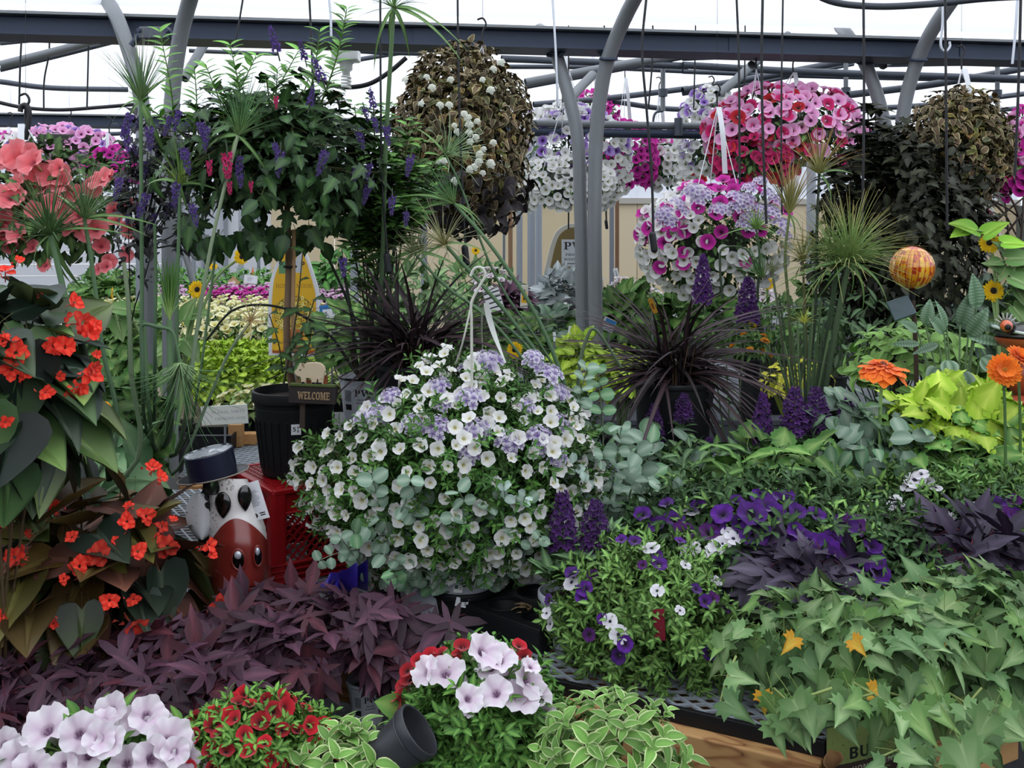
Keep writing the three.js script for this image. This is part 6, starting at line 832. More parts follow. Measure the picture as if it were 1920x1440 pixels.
// ---------- hanging baskets ----------
const strapM = std('#e6e8ec', { roughness: 0.5 });
const pet = (a, b, c, d, o = {}) => variants(3, () => trumpet({ r: 1, colors: [a, b, c, d], seg: 15, notch: 0.1, ruffle: 0.07, cup: 0.25, tail: 0.9, ...o }));
const F = { white: pet('#a8a878', '#e6e6de', '#f2f1ee', '#f8f8f6', { star: 0 }), pink: pet('#6a1048', '#ee96d0', '#f7aede', '#fac4e8'), hot: pet('#4a0418', '#b00c50', '#d81468', '#e03080'), magenta: pet('#4a0440', '#a80c80', '#d01ca0', '#dc3cb0'), lilac: pet('#2c1050', '#7a48b0', '#a880d4', '#c8b0e4'), coral: pet('#b8485a', '#ea646c', '#f27a80', '#f69498', { seg: 24, ruffle: 0.12 }), red: pet('#3c0408', '#a00c18', '#c81424', '#d42434') };
const hangLeaf = greenLeaf('#6a8a48', '#3f6430', '#3f6430', { W: 0.5, n: 3 });
// a basket in the air: [x, y] its middle, rx, ry in pixels; list of [flowers, materials, how many, size in px, where]
function airBasket(seed, label, x, y, d, rx, ry, { list = [], nl = 260, ls = [0.03, 0.05], lg = hangLeaf, lm = leafMats, most = 200, fill = 2, hook, low = -0.7, rz, front = -0.25, group, name = 'hanging_basket', blo = -0.75, tint = [0.3, 0.75], strap = true, q = {} } = {}) {
  R = rng(seed); const c = P(x, y, d), r = [S(rx, d), S(ry, d), rz ?? S(min(rx, ry) * 0.95, d)], t = thing(name, label, 'basket', c.clone().add(V(0, -r[1] * 0.55, 0)), group);
  const br = min(r[0] * 0.5, 0.17); part(t, 'pot', new THREE.LatheGeometry([[0, 0], [br * 0.6, 0], [br * 0.9, br * 0.5], [br, br * 0.9], [br + 0.004, br * 0.95], [br - 0.006, br * 0.95], [br * 0.85, br * 0.5], [br * 0.55, 0.01], [0, 0.01]].map(([a, b]) => new THREE.Vector2(a, b)), 28), std('#4a5048', { roughness: 0.6 }), V(0, r[1] * 0.1, 0));
  const o = { size: ls, out: 0.75, droop: 0.3, up: 0.6, wild: 0.6, ...q };
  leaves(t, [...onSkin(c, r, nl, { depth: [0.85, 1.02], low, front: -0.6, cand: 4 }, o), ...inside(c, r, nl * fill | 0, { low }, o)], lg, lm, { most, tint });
  const hk = hook ? P(...hook, d) : c.clone().add(V(0, r[1] + 0.35, 0)), wires = new Shape3();
  for (let k = 0; k < 3; k++) { const a = k / 3 * TAU + 0.5; part(t, 'hanger_wire', stalkPlain([V(cos(a) * br, r[1] * 0.1 + br * 0.9, sin(a) * br), hk.clone().sub(t.position).add(V(0, -0.05, 0))], 0.0022, 5), strapM); }
  part(t, 'hook', stalkPlain([V(0, -0.05, 0), V(0, 0, 0), V(0.012, 0.03, 0), V(0, 0.05, 0), V(-0.02, 0.045, 0)].map((v) => v.add(hk).sub(t.position)), 0.004, 6), rubber);
  part(t, 'suspension_wire', stalkPlain([hk.clone().sub(t.position).add(V(0, 0.05, 0)), hk.clone().setY(max(hk.y + 0.08, roofAt(hk))).sub(t.position)], 0.0008, 4), rubber);
  if (strap) part(t, 'tag_strip', sheet([0, 0], [1, 1], 2, 10, (a, b) => hk.clone().sub(t.position).add(V((a - 0.5) * 0.022 + 0.03 * b, -0.05 - b * 0.28, 0.03 + 0.02 * sin(b * 4)))), strapM);
  for (const [geos, mm, n, s, keep, nm] of list) blooms(t, spread(c, r, n, { front, low: blo, depth: [1.0, 1.08], cand: 5, keep }), geos, mm, { name: nm ?? 'bloom', size: [S(s * 0.85, d), S(s * 1.12, d)], wild: 0.4, up: 0.2, face: 0.5 });
  return t;
}
const pm = tints([0.85, 1, 1], 0, 0.3), near = (x, y, k) => (u) => R() < Math.exp(-((u.x - x) ** 2 + (u.y - y) ** 2) * k), off = (x, y, k) => (u) => R() > Math.exp(-((u.x - x) ** 2 + (u.y - y) ** 2) * k) * 0.95;
// olive mound with pale-rimmed little leaves
const coleusSmall = (a, b, e) => variants(3, () => leaf({ L: 1, W: 0.72, shape: 'ovate', n: 5, colors: [a, b, e], rim: 0.6, bend: rnd(0.3, 1.3), fold: 0.4, wave: 0.1 }));
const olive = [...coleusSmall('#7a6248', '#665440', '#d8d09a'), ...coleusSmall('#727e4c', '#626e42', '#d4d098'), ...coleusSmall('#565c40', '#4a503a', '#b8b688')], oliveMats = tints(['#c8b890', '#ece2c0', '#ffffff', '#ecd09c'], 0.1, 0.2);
{ const t = airBasket(401, 'huge hanging mound of olive and brown rimmed leaves beside the flowering shrub', 865, 255, 3.7, 128, 172, { lg: olive, lm: oliveMats, nl: 1700, ls: [0.027, 0.042], most: 300, fill: 2.2, hook: [905, 60], rz: 0.3, tint: [0.35, 0.85], strap: false, q: { droop: 0.15, wild: 1.1, up: 1 }, low: -0.95 });
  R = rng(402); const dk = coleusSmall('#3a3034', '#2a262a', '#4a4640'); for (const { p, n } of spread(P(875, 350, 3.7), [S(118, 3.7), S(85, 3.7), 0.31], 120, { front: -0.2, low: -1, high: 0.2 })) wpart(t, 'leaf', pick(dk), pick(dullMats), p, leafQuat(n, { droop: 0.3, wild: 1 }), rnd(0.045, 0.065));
  const gom = variants(2, () => florets({ r: 1, n: 12, fr: 0.5, colors: ['#d8dcc8', '#f2f4ea'], flat: 0.9 })); for (const [x, y] of [[790, 195], [825, 198], [842, 198], [870, 215], [878, 222], [880, 235], [895, 228], [852, 236], [858, 248], [880, 250], [892, 258], [882, 266], [925, 268], [907, 280], [900, 290], [898, 304], [890, 314], [882, 318], [920, 306], [922, 310], [905, 325], [832, 303], [822, 304], [853, 340], [810, 165], [760, 150], [845, 150], [905, 150], [925, 130], [940, 118], [800, 145], [920, 170]]) wpart(t, 'white_flower', pick(gom), petalMats[1], P(x, y, 3.32), facingY(V(rnd(-0.4, 0.4), 0.6, 1)), rnd(0.009, 0.013));
}
airBasket(404, 'round hanging mound of olive brown leaves before the far-end posts', 1797, 275, 4.3, 97, 108, { lg: olive, lm: oliveMats, nl: 1100, ls: [0.03, 0.044], most: 300, fill: 2.2, hook: [1803, 108], tint: [0.35, 0.85], q: { droop: 0.15, wild: 1.1, up: 1 }, low: -0.95 });
airBasket(405, 'hanging basket of white and lilac petunias behind the centre posts', 1065, 300, 5.4, 108, 92, { list: [[F.white, pm, 210, 10.5, off(0.2, 0.3, 6)], [F.lilac, pm, 36, 10.5, near(0.15, 0.25, 5)], [F.lilac, pm, 14, 10, near(0.8, 0.3, 6)]], hook: [1060, 90] });
airBasket(406, 'white petunia basket trailing low beneath the white and lilac one', 1055, 352, 5.1, 95, 48, { list: [[F.white, pm, 120, 9.5]], strap: false, nl: 130 });
airBasket(407, 'hanging basket of magenta petunias peeping between the posts and the white ones', 1172, 298, 6.4, 52, 62, { list: [[F.magenta, pm, 110, 9.5]], nl: 150 });
airBasket(408, 'small magenta basket up behind the bowed centre post', 1110, 210, 7.2, 45, 34, { list: [[F.magenta, pm, 46, 8.5]], nl: 80 });
airBasket(409, 'hanging basket of white petunias next to the hoop post', 1236, 312, 6.6, 42, 52, { list: [[F.white, pm, 64, 9.5], [F.magenta, pm, 12, 9, near(-0.4, 0.9, 4)]], nl: 150 });
airBasket(410, 'big hanging basket of pink and crimson petunias under the roof strut', 1468, 252, 4.9, 136, 84, { list: [[F.pink, pm, 110, 13, (u) => u.y > -0.05 || R() < 0.12], [F.hot, pm, 50, 12.5, (u) => u.x < -0.1 ? R() < 0.9 : R() < 0.25], [F.red, pm, 16, 13, (u) => u.x < 0.2]], hook: [1487, 118], nl: 420, blo: -0.55 });
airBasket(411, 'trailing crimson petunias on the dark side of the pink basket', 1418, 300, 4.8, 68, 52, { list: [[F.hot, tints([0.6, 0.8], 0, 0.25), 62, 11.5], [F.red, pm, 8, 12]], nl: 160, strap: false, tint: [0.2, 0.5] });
airBasket(412, 'white and pale mauve petunia basket behind the pink one', 1330, 262, 5.6, 52, 92, { list: [[F.white, pm, 120, 9.5], [F.lilac, pm, 26, 9.5, near(-0.3, 0.5, 3)]], nl: 170, hook: [1335, 160] });
{ const t = airBasket(413, 'hanging basket of magenta petunias, lilac verbena and spilling white flowers', 1338, 448, 4.3, 132, 98, { list: [[F.white, pm, 150, 11.5, (u) => u.x < -0.25 || u.y < -0.1 && R() < 0.6], [F.magenta, pm, 46, 13.5, (u) => R() < 0.5 * Math.exp(-((u.x - 0.05) ** 2 + (u.y - 0.75) ** 2) * 4) + 0.6 * Math.exp(-((u.x + 0.62) ** 2 + (u.y - 0.15) ** 2) * 9)]], nl: 420, blo: -0.95, low: -0.95, hook: [1345, 180] }); R = rng(414);
  for (const [x, y] of [[1290, 362], [1310, 375], [1280, 395], [1380, 370], [1395, 385], [1405, 352], [1425, 340], [1440, 362], [1455, 375], [1345, 392], [1360, 393], [1378, 388], [1420, 390], [1400, 405], [1418, 412], [1430, 408], [1395, 420], [1410, 428], [1245, 398], [1252, 415], [1240, 405], [1300, 355], [1452, 400], [1440, 395], [1270, 380], [1400, 372], [1465, 420], [1470, 440], [1320, 365]]) wpart(t, 'verbena_head', pick(verbena), pick(petalMats), P(x, y, 4.0), facingY(V(rnd(-0.4, 0.4), 1, 0.6)), S(rnd(13, 19), 4)); }
airBasket(415, 'hanging basket of pink petunias cut by the picture edge', 1925, 300, 4.6, 46, 85, { list: [[F.magenta, pm, 48, 13, (u) => u.x < 0.3], [F.pink, pm, 34, 13, (u) => u.y > -0.1], [F.hot, pm, 12, 12]], nl: 200, hook: [1930, 120] });
{ const t = airBasket(416, 'hanging basket of ruffled coral petunias on a black hook in the upper corner', 85, 395, 3.3, 150, 125, { list: [], nl: 420, ls: [0.035, 0.06], hook: [48, 205], rz: 0.24 }); R = rng(417); const cm = tints([0.8, 0.95, 1.05], 0, 0.3);
  for (const [x, y, q] of [[30, 290, 36], [60, 305, 34], [35, 305, 30], [5, 305, 28], [100, 330, 38], [80, 350, 34], [120, 345, 30], [190, 338, 30], [175, 352, 24], [20, 370, 34], [40, 385, 32], [10, 420, 34], [35, 440, 28], [5, 440, 26], [165, 425, 36], [180, 430, 28], [150, 405, 26], [85, 498, 17], [60, 465, 20], [190, 462, 20], [205, 490, 18], [245, 430, 22], [240, 475, 20], [215, 395, 20], [220, 410, 22], [125, 400, 24], [100, 380, 26], [110, 315, 22], [70, 330, 26], [200, 500, 16], [130, 430, 20], [245, 385, 16], [30, 345, 24], [65, 395, 22], [205, 330, 18], [140, 365, 24], [60, 285, 22], [185, 505, 14], [20, 460, 20]]) { const k = P(x, y, 3.08 + rnd(-0.03, 0.05)); wpart(t, 'bloom', pick(F.coral), pick(cm), k, facingY(V(rnd(-0.6, 0.6), rnd(-0.1, 0.8), 0.9), R() * 6), S(q * 0.86, 3.1)); }
  part(t, 'shepherd_hook', new THREE.TubeGeometry(new THREE.CatmullRomCurve3([P(38, 210, 3.3), P(40, 200, 3.3), P(48, 197, 3.3), P(54, 206, 3.3), P(52, 240, 3.3), P(47, 262, 3.3)].map((p) => p.sub(t.position))), 30, S(5, 3.3), 8), rubber); }
airBasket(418, 'far hanging basket of pale pink petunias behind the coral ones', 120, 282, 6.4, 95, 42, { list: [[F.pink, pm, 90, 9.5], [F.lilac, pm, 26, 9], [F.white, pm, 16, 9, (u) => u.x < -0.5]], nl: 150, hook: [130, 220] });
airBasket(419, 'far hanging basket of white petunias at the picture edge above the coral ones', 8, 285, 6.8, 36, 34, { list: [[F.white, pm, 40, 9.5], [F.magenta, pm, 8, 9, (u) => u.y > 0.5]], nl: 70, hook: [20, 225] });
airBasket(420, 'far magenta basket behind the papyrus stems', 215, 315, 6.2, 48, 34, { list: [[F.magenta, pm, 48, 9]], nl: 90, hook: [205, 235] });
airBasket(421, 'small red hanging flower just under the hoop post', 1302, 338, 6.0, 14, 14, { list: [[F.red, pm, 16, 8]], nl: 30, strap: false, hook: [1303, 250] });
// white tag strips of the far baskets are their own; tall leaf strap seen before the white basket belongs to the basket above
// ---------- papyrus, reeds, dark grasses, shrubs ----------
// a tuft of thin rays from the origin about +y
function tuft({ L = 0.15, n = 60, open = 0.8, droop = 0.3, w = 0.0022, colors = ['#7c9a5c', '#4c7440', '#7a7a48'], start = 0.0, fork = false }) {
  const g = new Shape3(), cs = colors.map(col);
  for (let k = 0; k < n; k++) {
    const a = k * 2.4 + rnd(-0.2, 0.2), e = open * pow((k + 0.5) / n, 0.7) * rnd(0.8, 1.15), len = L * rnd(0.72, 1.08), d = V(cos(a) * sin(e), cos(e), sin(a) * sin(e)), side = V(-sin(a), 0, cos(a)), row = []; let last;
    for (let i = 0; i < 5; i++) { const t = i / 4, p = d.clone().multiplyScalar(len * t).add(V(0, -droop * len * t * t * sin(e), 0)).add(V(cos(a), 0, sin(a)).multiplyScalar(droop * 0.3 * len * t * t)), ww = w * (1 - 0.75 * t), c = t < 0.5 ? cs[0].clone().lerp(cs[1], t * 2) : cs[1].clone().lerp(cs[2], t * 2 - 1); const nn = d.clone().cross(side); const A = g.v(p.x - side.x * ww, p.y, p.z - side.z * ww, c), B = g.v(p.x + nn.x * ww * 0.8, p.y + nn.y * ww * 0.8, p.z + nn.z * ww * 0.8, c), C = g.v(p.x + side.x * ww, p.y, p.z + side.z * ww, c); if (last) { g.quad(last[0], A, B, last[1]); g.quad(last[1], B, C, last[2]); g.quad(last[2], C, A, last[0]); } last = [A, B, C]; }
  }
  return g.build();
}
const bract = variants(4, () => leaf({ L: 1, W: 0.075, shape: 'blade', n: 9, colors: ['#8fae6c', '#5f8a48', '#6a9450'], bend: rnd(0.9, 1.7), fold: 0.4 }));
// list of [stem pixels..., tuft or null]: pts, distance, stem width, {L px, open, n, axis, colors, droop, bracts}
function papyrus(seed, label, foot, base, list, { name = 'papyrus', pot, color = '#48644a', color1 = '#64845a', cat = 'plant' } = {}) {
  R = rng(seed); const t = thing(name, label, cat, V(foot.x, base, foot.z)); pot ? pot(t) : potParts(t, 0.11, 0.14, blackPlastic);
  const b = t.position.clone().add(V(0, 0.1, 0));
  for (const [pts, d, w, u] of list) {
    const q = pts.map(([x, y, dd], k) => P(x, y, dd ?? d)); if (!(u && u.free)) q.unshift(b.clone().add(V(rnd(-0.05, 0.05), 0, rnd(-0.04, 0.04))));
    part(t, 'stem', new Shape3().tube(curve(q, 22), S(w, d), S(w, d) * 0.72, u?.stem ?? color, 6, u?.stem1 ?? color1).build(), dullMats[1], t.position.clone().negate());
    if (!u || !u.L) continue; const e = q[q.length - 1], a = u.axis ? V(...u.axis) : e.clone().sub(q[q.length - 2]);
    wpart(t, 'tuft', tuft({ L: S(u.L, d), n: u.n ?? 60, open: u.open ?? 0.8, droop: u.droop ?? 0.3, w: S(u.w ?? 1.5, d), colors: u.colors }), dullMats[2], e, facingY(a, R() * 6));
    for (const [dx, dy, L, dz = 0.25, W = 1] of u.bracts ?? []) wpart(t, 'bract', pick(bract), leafMats[1], e, facing(V(dx, dy, dz), V(0, 0.6, 1)), V(S(L, d) * W, S(L, d), S(L, d)));
  }
  return t;
}
const GREEN = ['#8aa868', '#54804a', '#4c7044'], DARKG = ['#5c7a40', '#3c5c30', '#4a5a34'], TAN = ['#9aa060', '#8a7c48', '#b88a50'], GREY_ = ['#8f9a68', '#7c8660', '#6a7050'];
papyrus(501, 'tall papyrus clump with mop heads rising beside the bowed grey post pair', level(300, 885), TOP, [
  [[[268, 700], [266, 500], [264, 190]], 2.72, 5, { L: 135, open: 0.75, n: 60, axis: [0, 1, 0.05], colors: ['#7c9a5c', '#5f7f54', '#8a8f78'], bracts: [[0.45, -0.9, 125, 0.2, 1.6], [-0.8, -0.75, 95], [0.5, 0.9, 100], [-0.4, 0.9, 90], [-0.9, 0.1, 70]] }],
  [[[345, 800], [372, 600], [400, 440], [446, 254]], 2.66, 5, { L: 125, open: 0.85, n: 66, axis: [0.35, 1, 0.1], colors: GREEN, stem1: '#a3b490', bracts: [[-1, 0.15, 90, 0.2, 1.8], [0.8, -0.6, 105], [-0.5, -0.9, 70], [0.3, 0.9, 90]] }],
  [[[328, 700], [333, 520], [338, 345]], 2.7, 4.5, { L: 95, open: 1.0, n: 46, axis: [0.1, 1, 0.2], colors: ['#a8bc5c', '#6f9448', '#5c7a40'], bracts: [[1, 0.25, 70, 0.2, 1.6], [-0.9, 0.5, 85, 0.2, 1.4], [-0.3, -1, 70], [0.25, -1, 80]] }],
  [[[320, 760], [318, 600]], 2.6, 9, { L: 108, open: 0.28, n: 60, axis: [0, 1, 0], colors: ['#a0ba6c', '#5f8a3c', '#4c7a34'], droop: 0, w: 2.2, bracts: [[-0.35, 0.95, 80], [0.3, 1, 60]] }],
  [[[268, 760], [267, 640], [268, 609], [296, 613], [322, 620], [332, 650], [338, 680]], 2.58, 4, { L: 190, open: 1.05, n: 70, axis: [0.12, -1, 0.2], colors: ['#9ab482', '#54804a', '#4c7044'], droop: 0.7, w: 1.5, bracts: [[-1, -0.2, 80], [0.2, -1, 120]] }],
  [[[345, 860], [395, 740], [430, 660], [470, 602]], 2.6, 3.6, { L: 42, open: 1.35, n: 26, axis: [0.3, 0.6, 0.7], colors: ['#c8b080', '#a89468', '#8a6f58'], stem1: '#7c8f70' }],
  [[[290, 700], [292, 500], [290, 420]], 2.75, 4, null], [[[280, 780], [270, 600]], 2.64, 5, null], [[[362, 780], [410, 430]], 2.9, 3.2, null],
]);
papyrus(502, 'dark papyrus with a wide mop head before the coral petunias', level(170, 900, LOW).setZ(-2.45), LOW, [
  [[[165, 860], [150, 700], [118, 540], [95, 440]], 2.5, 7, { L: 135, open: 1.25, n: 76, axis: [-0.05, 1, 0.25], colors: DARKG, w: 2, bracts: [[0.35, -1, 110, 0.2, 1.8], [0.1, -1, 90, 0.3, 1.8], [-0.8, -0.5, 80], [0.9, 0.5, 110], [-0.3, -0.9, 70]] }],
  [[[205, 860], [190, 640], [170, 480], [158, 410]], 2.55, 5, { L: 120, open: 1.0, n: 56, axis: [0.12, 1, 0.1], colors: ['#7c9a5c', '#54744a', '#7a7f68'], bracts: [[1, 0.35, 110], [0.9, 0.1, 100], [-0.6, 0.8, 90]] }],
  [[[248, 880], [246, 700], [240, 560], [232, 492]], 2.6, 5.5, { stem: '#4c6a48', stem1: '#8a9a78' }],
]);
{ R = rng(503); // printed pot with reeds that lean over
  const base = P(682, 788, 3.1), st = thing('plant_stand', 'black slatted crate stand under the printed reed pot, behind the white basket', 'stand', base.clone().setY(TOP)), sh = base.y - TOP; part(st, 'top', new RoundedBoxGeometry(0.3, 0.02, 0.3, 2, 0.004), blackPlastic, V(0, sh - 0.011, 0)); for (const x of [-0.13, 0.13]) for (const z of [-0.13, 0.13]) part(st, 'leg', new RoundedBoxGeometry(0.03, sh - 0.02, 0.03, 1, 0.004), blackPlastic, V(x, (sh - 0.02) / 2, z)); for (const y of [0.06, 0.16, 0.26]) for (const z of [-0.14, 0.14]) part(st, 'slat', new RoundedBoxGeometry(0.28, 0.05, 0.008, 1, 0.003), blackPlastic, V(0, y, z));
  papyrus(503, 'reed papyrus with dark stems in a printed white pot behind the welcome sign', base, base.y, [
    [[[700, 690, 3.05], [716, 500, 3], [722, 300, 2.9], [738, 14, 2.8]], 2.9, 5.5, { L: 80, open: 1.5, n: 26, axis: [0, 1, 0.2], colors: GREEN, stem: '#2c3a2c', stem1: '#6a8a5c', bracts: [[-0.3, -1, 70, 0.2, 1.6], [0.55, -0.8, 80, 0.2, 1.6], [-0.5, -0.7, 110], [1, -0.2, 140], [0.9, 0.1, 120]] }],
    [[[712, 690], [717, 560], [720, 360]], 3.1, 7, { stem: '#20261e', stem1: '#1c2a1c' }], [[[690, 690], [700, 560], [720, 440]], 3.1, 5, { stem: '#2c3426', stem1: '#2c3a28' }], [[[672, 690], [660, 600], [640, 480]], 3.1, 4, { stem: '#3a4630', stem1: '#2c3a28' }], [[[735, 690], [730, 560], [745, 420]], 3.15, 4.5, { stem: '#2c3426', stem1: '#33422c' }],
    [[[682, 690], [684, 600]], 3.08, 11, { stem: '#4a3a2c', stem1: '#3c4a30' }], [[[705, 690], [708, 620]], 3.06, 11, { stem: '#50402e', stem1: '#44523a' }], [[[695, 690], [650, 560], [600, 450]], 3.2, 3.4, { stem: '#2a3026', stem1: '#2a3426' }], [[[670, 700], [655, 640]], 3.0, 5, { stem: '#5a4634', stem1: '#3c3a2a' }],
    [[[668, 700], [610, 620], [520, 575], [440, 580], [385, 640]], 2.95, 3, { free: 1, stem: '#22281f', stem1: '#22281f' }], [[[680, 690], [740, 560], [790, 470]], 3.1, 3, { L: 52, open: 1.3, n: 30, axis: [-0.2, 0.5, 0.8], colors: GREY_ }],
  ], { pot: (t) => pwPot(t, S(45, 3.1), S(84, 3.1), 0.1, blackPlastic), name: 'reed_papyrus' });
}
papyrus(504, 'papyrus leaning across with long slanting stems before the grey posts', P(1085, 790, 2.95).setY(TOP), TOP, [
  [[[1070, 760], [1010, 600], [920, 460], [852, 382]], 2.85, 5, { L: 88, open: 0.9, n: 44, axis: [-0.7, 0.9, 0.2], colors: GREEN, bracts: [[-0.9, 0.5, 110], [-1, 0.2, 100], [0.8, -0.3, 70], [0.9, -0.1, 60]] }],
  [[[1060, 760], [960, 600], [900, 530], [834, 458]], 2.9, 5, { L: 105, open: 1.35, n: 40, axis: [-0.3, 0.8, 0.5], colors: ['#b0a870', '#8a8f68', '#a89c80'], bracts: [[0.9, -0.8, 90], [-0.9, -0.3, 90], [1, 0.3, 80]] }],
  [[[1040, 760], [980, 640], [840, 540], [776, 474]], 2.95, 3.8, { L: 75, open: 1.4, n: 34, axis: [-0.3, 0.8, 0.4], colors: GREY_, bracts: [[1, 0.1, 110], [-0.8, -0.7, 90]] }],
  [[[1085, 700], [1098, 640], [1112, 616], [1150, 665], [1165, 690]], 2.85, 4, { stem: '#5f7058', stem1: '#4c5c44' }], [[[1050, 770], [1000, 700], [930, 610], [870, 560]], 2.8, 3.2, null],
  [[[1060, 740], [930, 520], [860, 340], [835, 290]], 3.0, 3, { L: 95, open: 1.05, n: 36, axis: [0.65, 0.55, 0.35], colors: ['#9ab47c', '#7c9a70', '#a8bca0'], bracts: [[-0.5, 0.8, 80], [-0.7, -0.3, 60]] }],
]);
papyrus(505, 'clump of tall reeds with tan and green mop heads next to the dark shrub', P(1525, 770, 3.2).setY(TOP), TOP, [
  [[[1512, 740], [1528, 600], [1532, 420], [1536, 326]], 3.2, 3.4, { L: 108, open: 1.0, n: 56, axis: [0, 1, 0.1], colors: TAN, stem: '#2c3a28', stem1: '#2c3a28', bracts: [[0.9, 0.4, 70], [0.7, -0.6, 80]] }],
  [[[1490, 740], [1478, 560], [1472, 480], [1480, 402]], 3.2, 3.4, { L: 118, open: 0.6, n: 60, axis: [0, 1, 0.1], colors: ['#a8a860', '#8f8a54', '#b88a54'], stem: '#2c3a28', stem1: '#6a7a48', bracts: [[0.5, -0.9, 60], [0.8, -0.5, 50]] }],
  [[[1545, 740], [1570, 600], [1592, 490]], 3.15, 7, { L: 150, open: 1.3, n: 190, axis: [0.05, 1, 0.15], colors: ['#9aae6c', '#7c9a54', '#a08f58'], stem: '#1c2a1c', stem1: '#4c6440', droop: 0.4, bracts: [[0.75, -0.9, 110], [0.9, -0.3, 120], [-0.9, 0.1, 110], [-0.8, -0.6, 80], [0.4, -1, 70]] }],
  [[[1535, 740], [1556, 600], [1570, 500]], 3.2, 6, { L: 140, open: 1.3, n: 110, axis: [-0.3, 1, 0.2], colors: ['#8fa464', '#6f8f4c', '#9a9458'], stem: '#22301f', stem1: '#3c5434', droop: 0.5 }],
  [[[1515, 740], [1510, 600], [1505, 488]], 3.25, 3, { L: 75, open: 1.2, n: 36, axis: [0, 1, 0.2], colors: TAN, stem: '#3a3a24', stem1: '#6a6a40' }],
  [[[1480, 740], [1462, 600], [1448, 512]], 3.3, 3, { L: 34, open: 0.9, n: 20, axis: [0, 1, 0.1], colors: GREY_, stem: '#3a4430', stem1: '#6a7458' }],
  [[[1500, 740], [1510, 660], [1507, 605]], 3.15, 3, { L: 34, open: 1.2, n: 22, axis: [0, 1, 0.3], colors: ['#c8cc60', '#a8b048', '#8a9440'] }],
  ...[[1470, 640], [1485, 620], [1495, 600], [1520, 610], [1530, 640], [1545, 600], [1556, 620], [1452, 650], [1462, 560], [1540, 560], [1508, 560], [1525, 560]].map(([x, y]) => [[[lerp(1510, x, 0.5), 740], [x, y]], 3.2 + rnd(-0.1, 0.1), 2.8, { stem: pick(['#2c3a28', '#22301f', '#4a6040']), stem1: pick(['#3c5434', '#5a7448']) }]),
  [[[1420, 560, 3.4], [1424, 470, 3.4], [1418, 430, 3.4]], 3.4, 2.6, { free: 1, L: 52, open: 1.1, n: 40, axis: [0.05, 1, 0.2], colors: ['#8fae60', '#6f9448', '#8a9c58'], bracts: [[1, 0.1, 60], [-1, 0.3, 60], [0.3, 1, 40]] }],
  [[[1355, 560, 3.4], [1350, 500, 3.4], [1354, 466, 3.4], [1400, 468, 3.4], [1420, 510, 3.4], [1432, 520, 3.4]], 3.4, 2.4, { free: 1, L: 70, open: 0.8, n: 36, axis: [-0.5, 0.8, 0.1], colors: GREEN }],
], { name: 'reed_papyrus', color: '#2c3a28', color1: '#4c6440' });
// dark purple fountain grass
const blades = variants(8, () => leaf({ L: 1, W: rnd(0.045, 0.075), shape: 'blade', n: 11, colors: ['#5c4a4c', '#33262a', '#3c2c30'], bend: rnd(0.3, 1.6), fold: 0.35, twist: rnd(-0.6, 0.6) })), bladeMats = tints(['#8a8088', '#b0a4ac', '#e0d4dc', '#c8b0b4'], 0.3, 0.15);
function grassPlume(seed, label, base, tip, d, L, n, { dirs = [-1, 1], up = 1, hang = 5, mats_ = bladeMats } = {}) {
  R = rng(seed); const c = P(...tip, d), t = thing('fountain_grass', label, 'grass', V(c.x, base, c.z)); potParts(t, 0.12, c.y - base - 0.02, blackPlastic, { taper: 0.82 });
  for (let k = 0; k < n; k++) { const a = rnd(-0.35, PI + 0.35), e = (k % hang ? rnd(0.35, 1.45) : rnd(-0.2, 0.35)) * up, dd = V(lerp(...dirs, (cos(a) + 1) / 2) * cos(e), sin(e), sin(a) * 0.8 * cos(e)); wpart(t, 'blade', pick(blades), pick(mats_), c.clone().add(V(rnd(-0.05, 0.05), rnd(-0.04, 0.02), rnd(-0.05, 0.05))), facing(dd, V(-dd.x * 0.4, 1, 0.2)), S(L, d) * rnd(0.6, 1.12)); }
  const core = new Shape3(); for (let k = 0; k < 60; k++) { const a = R() * TAU, q = c.clone().add(V(cos(a) * rnd(0, 0.08), -0.03, sin(a) * 0.06)); core.tube([q, q.clone().add(V(cos(a) * 0.03, rnd(0.05, 0.14), sin(a) * 0.03))], 0.004, 0.001, pick(['#3c2c26', '#5a4434', '#7a5c44', '#2a2022']), 3); } part(t, 'crown', core.build(), dullMats[1], t.position.clone().negate());
  return t;
}
grassPlume(511, 'dark purple fountain grass in a black pot behind the white basket', TOP, [780, 668], 3.0, 210, 190, { hang: 25 });
grassPlume(512, 'dark purple fountain grass arching between the grey posts and the reeds', TOP, [1262, 700], 3.15, 200, 210);
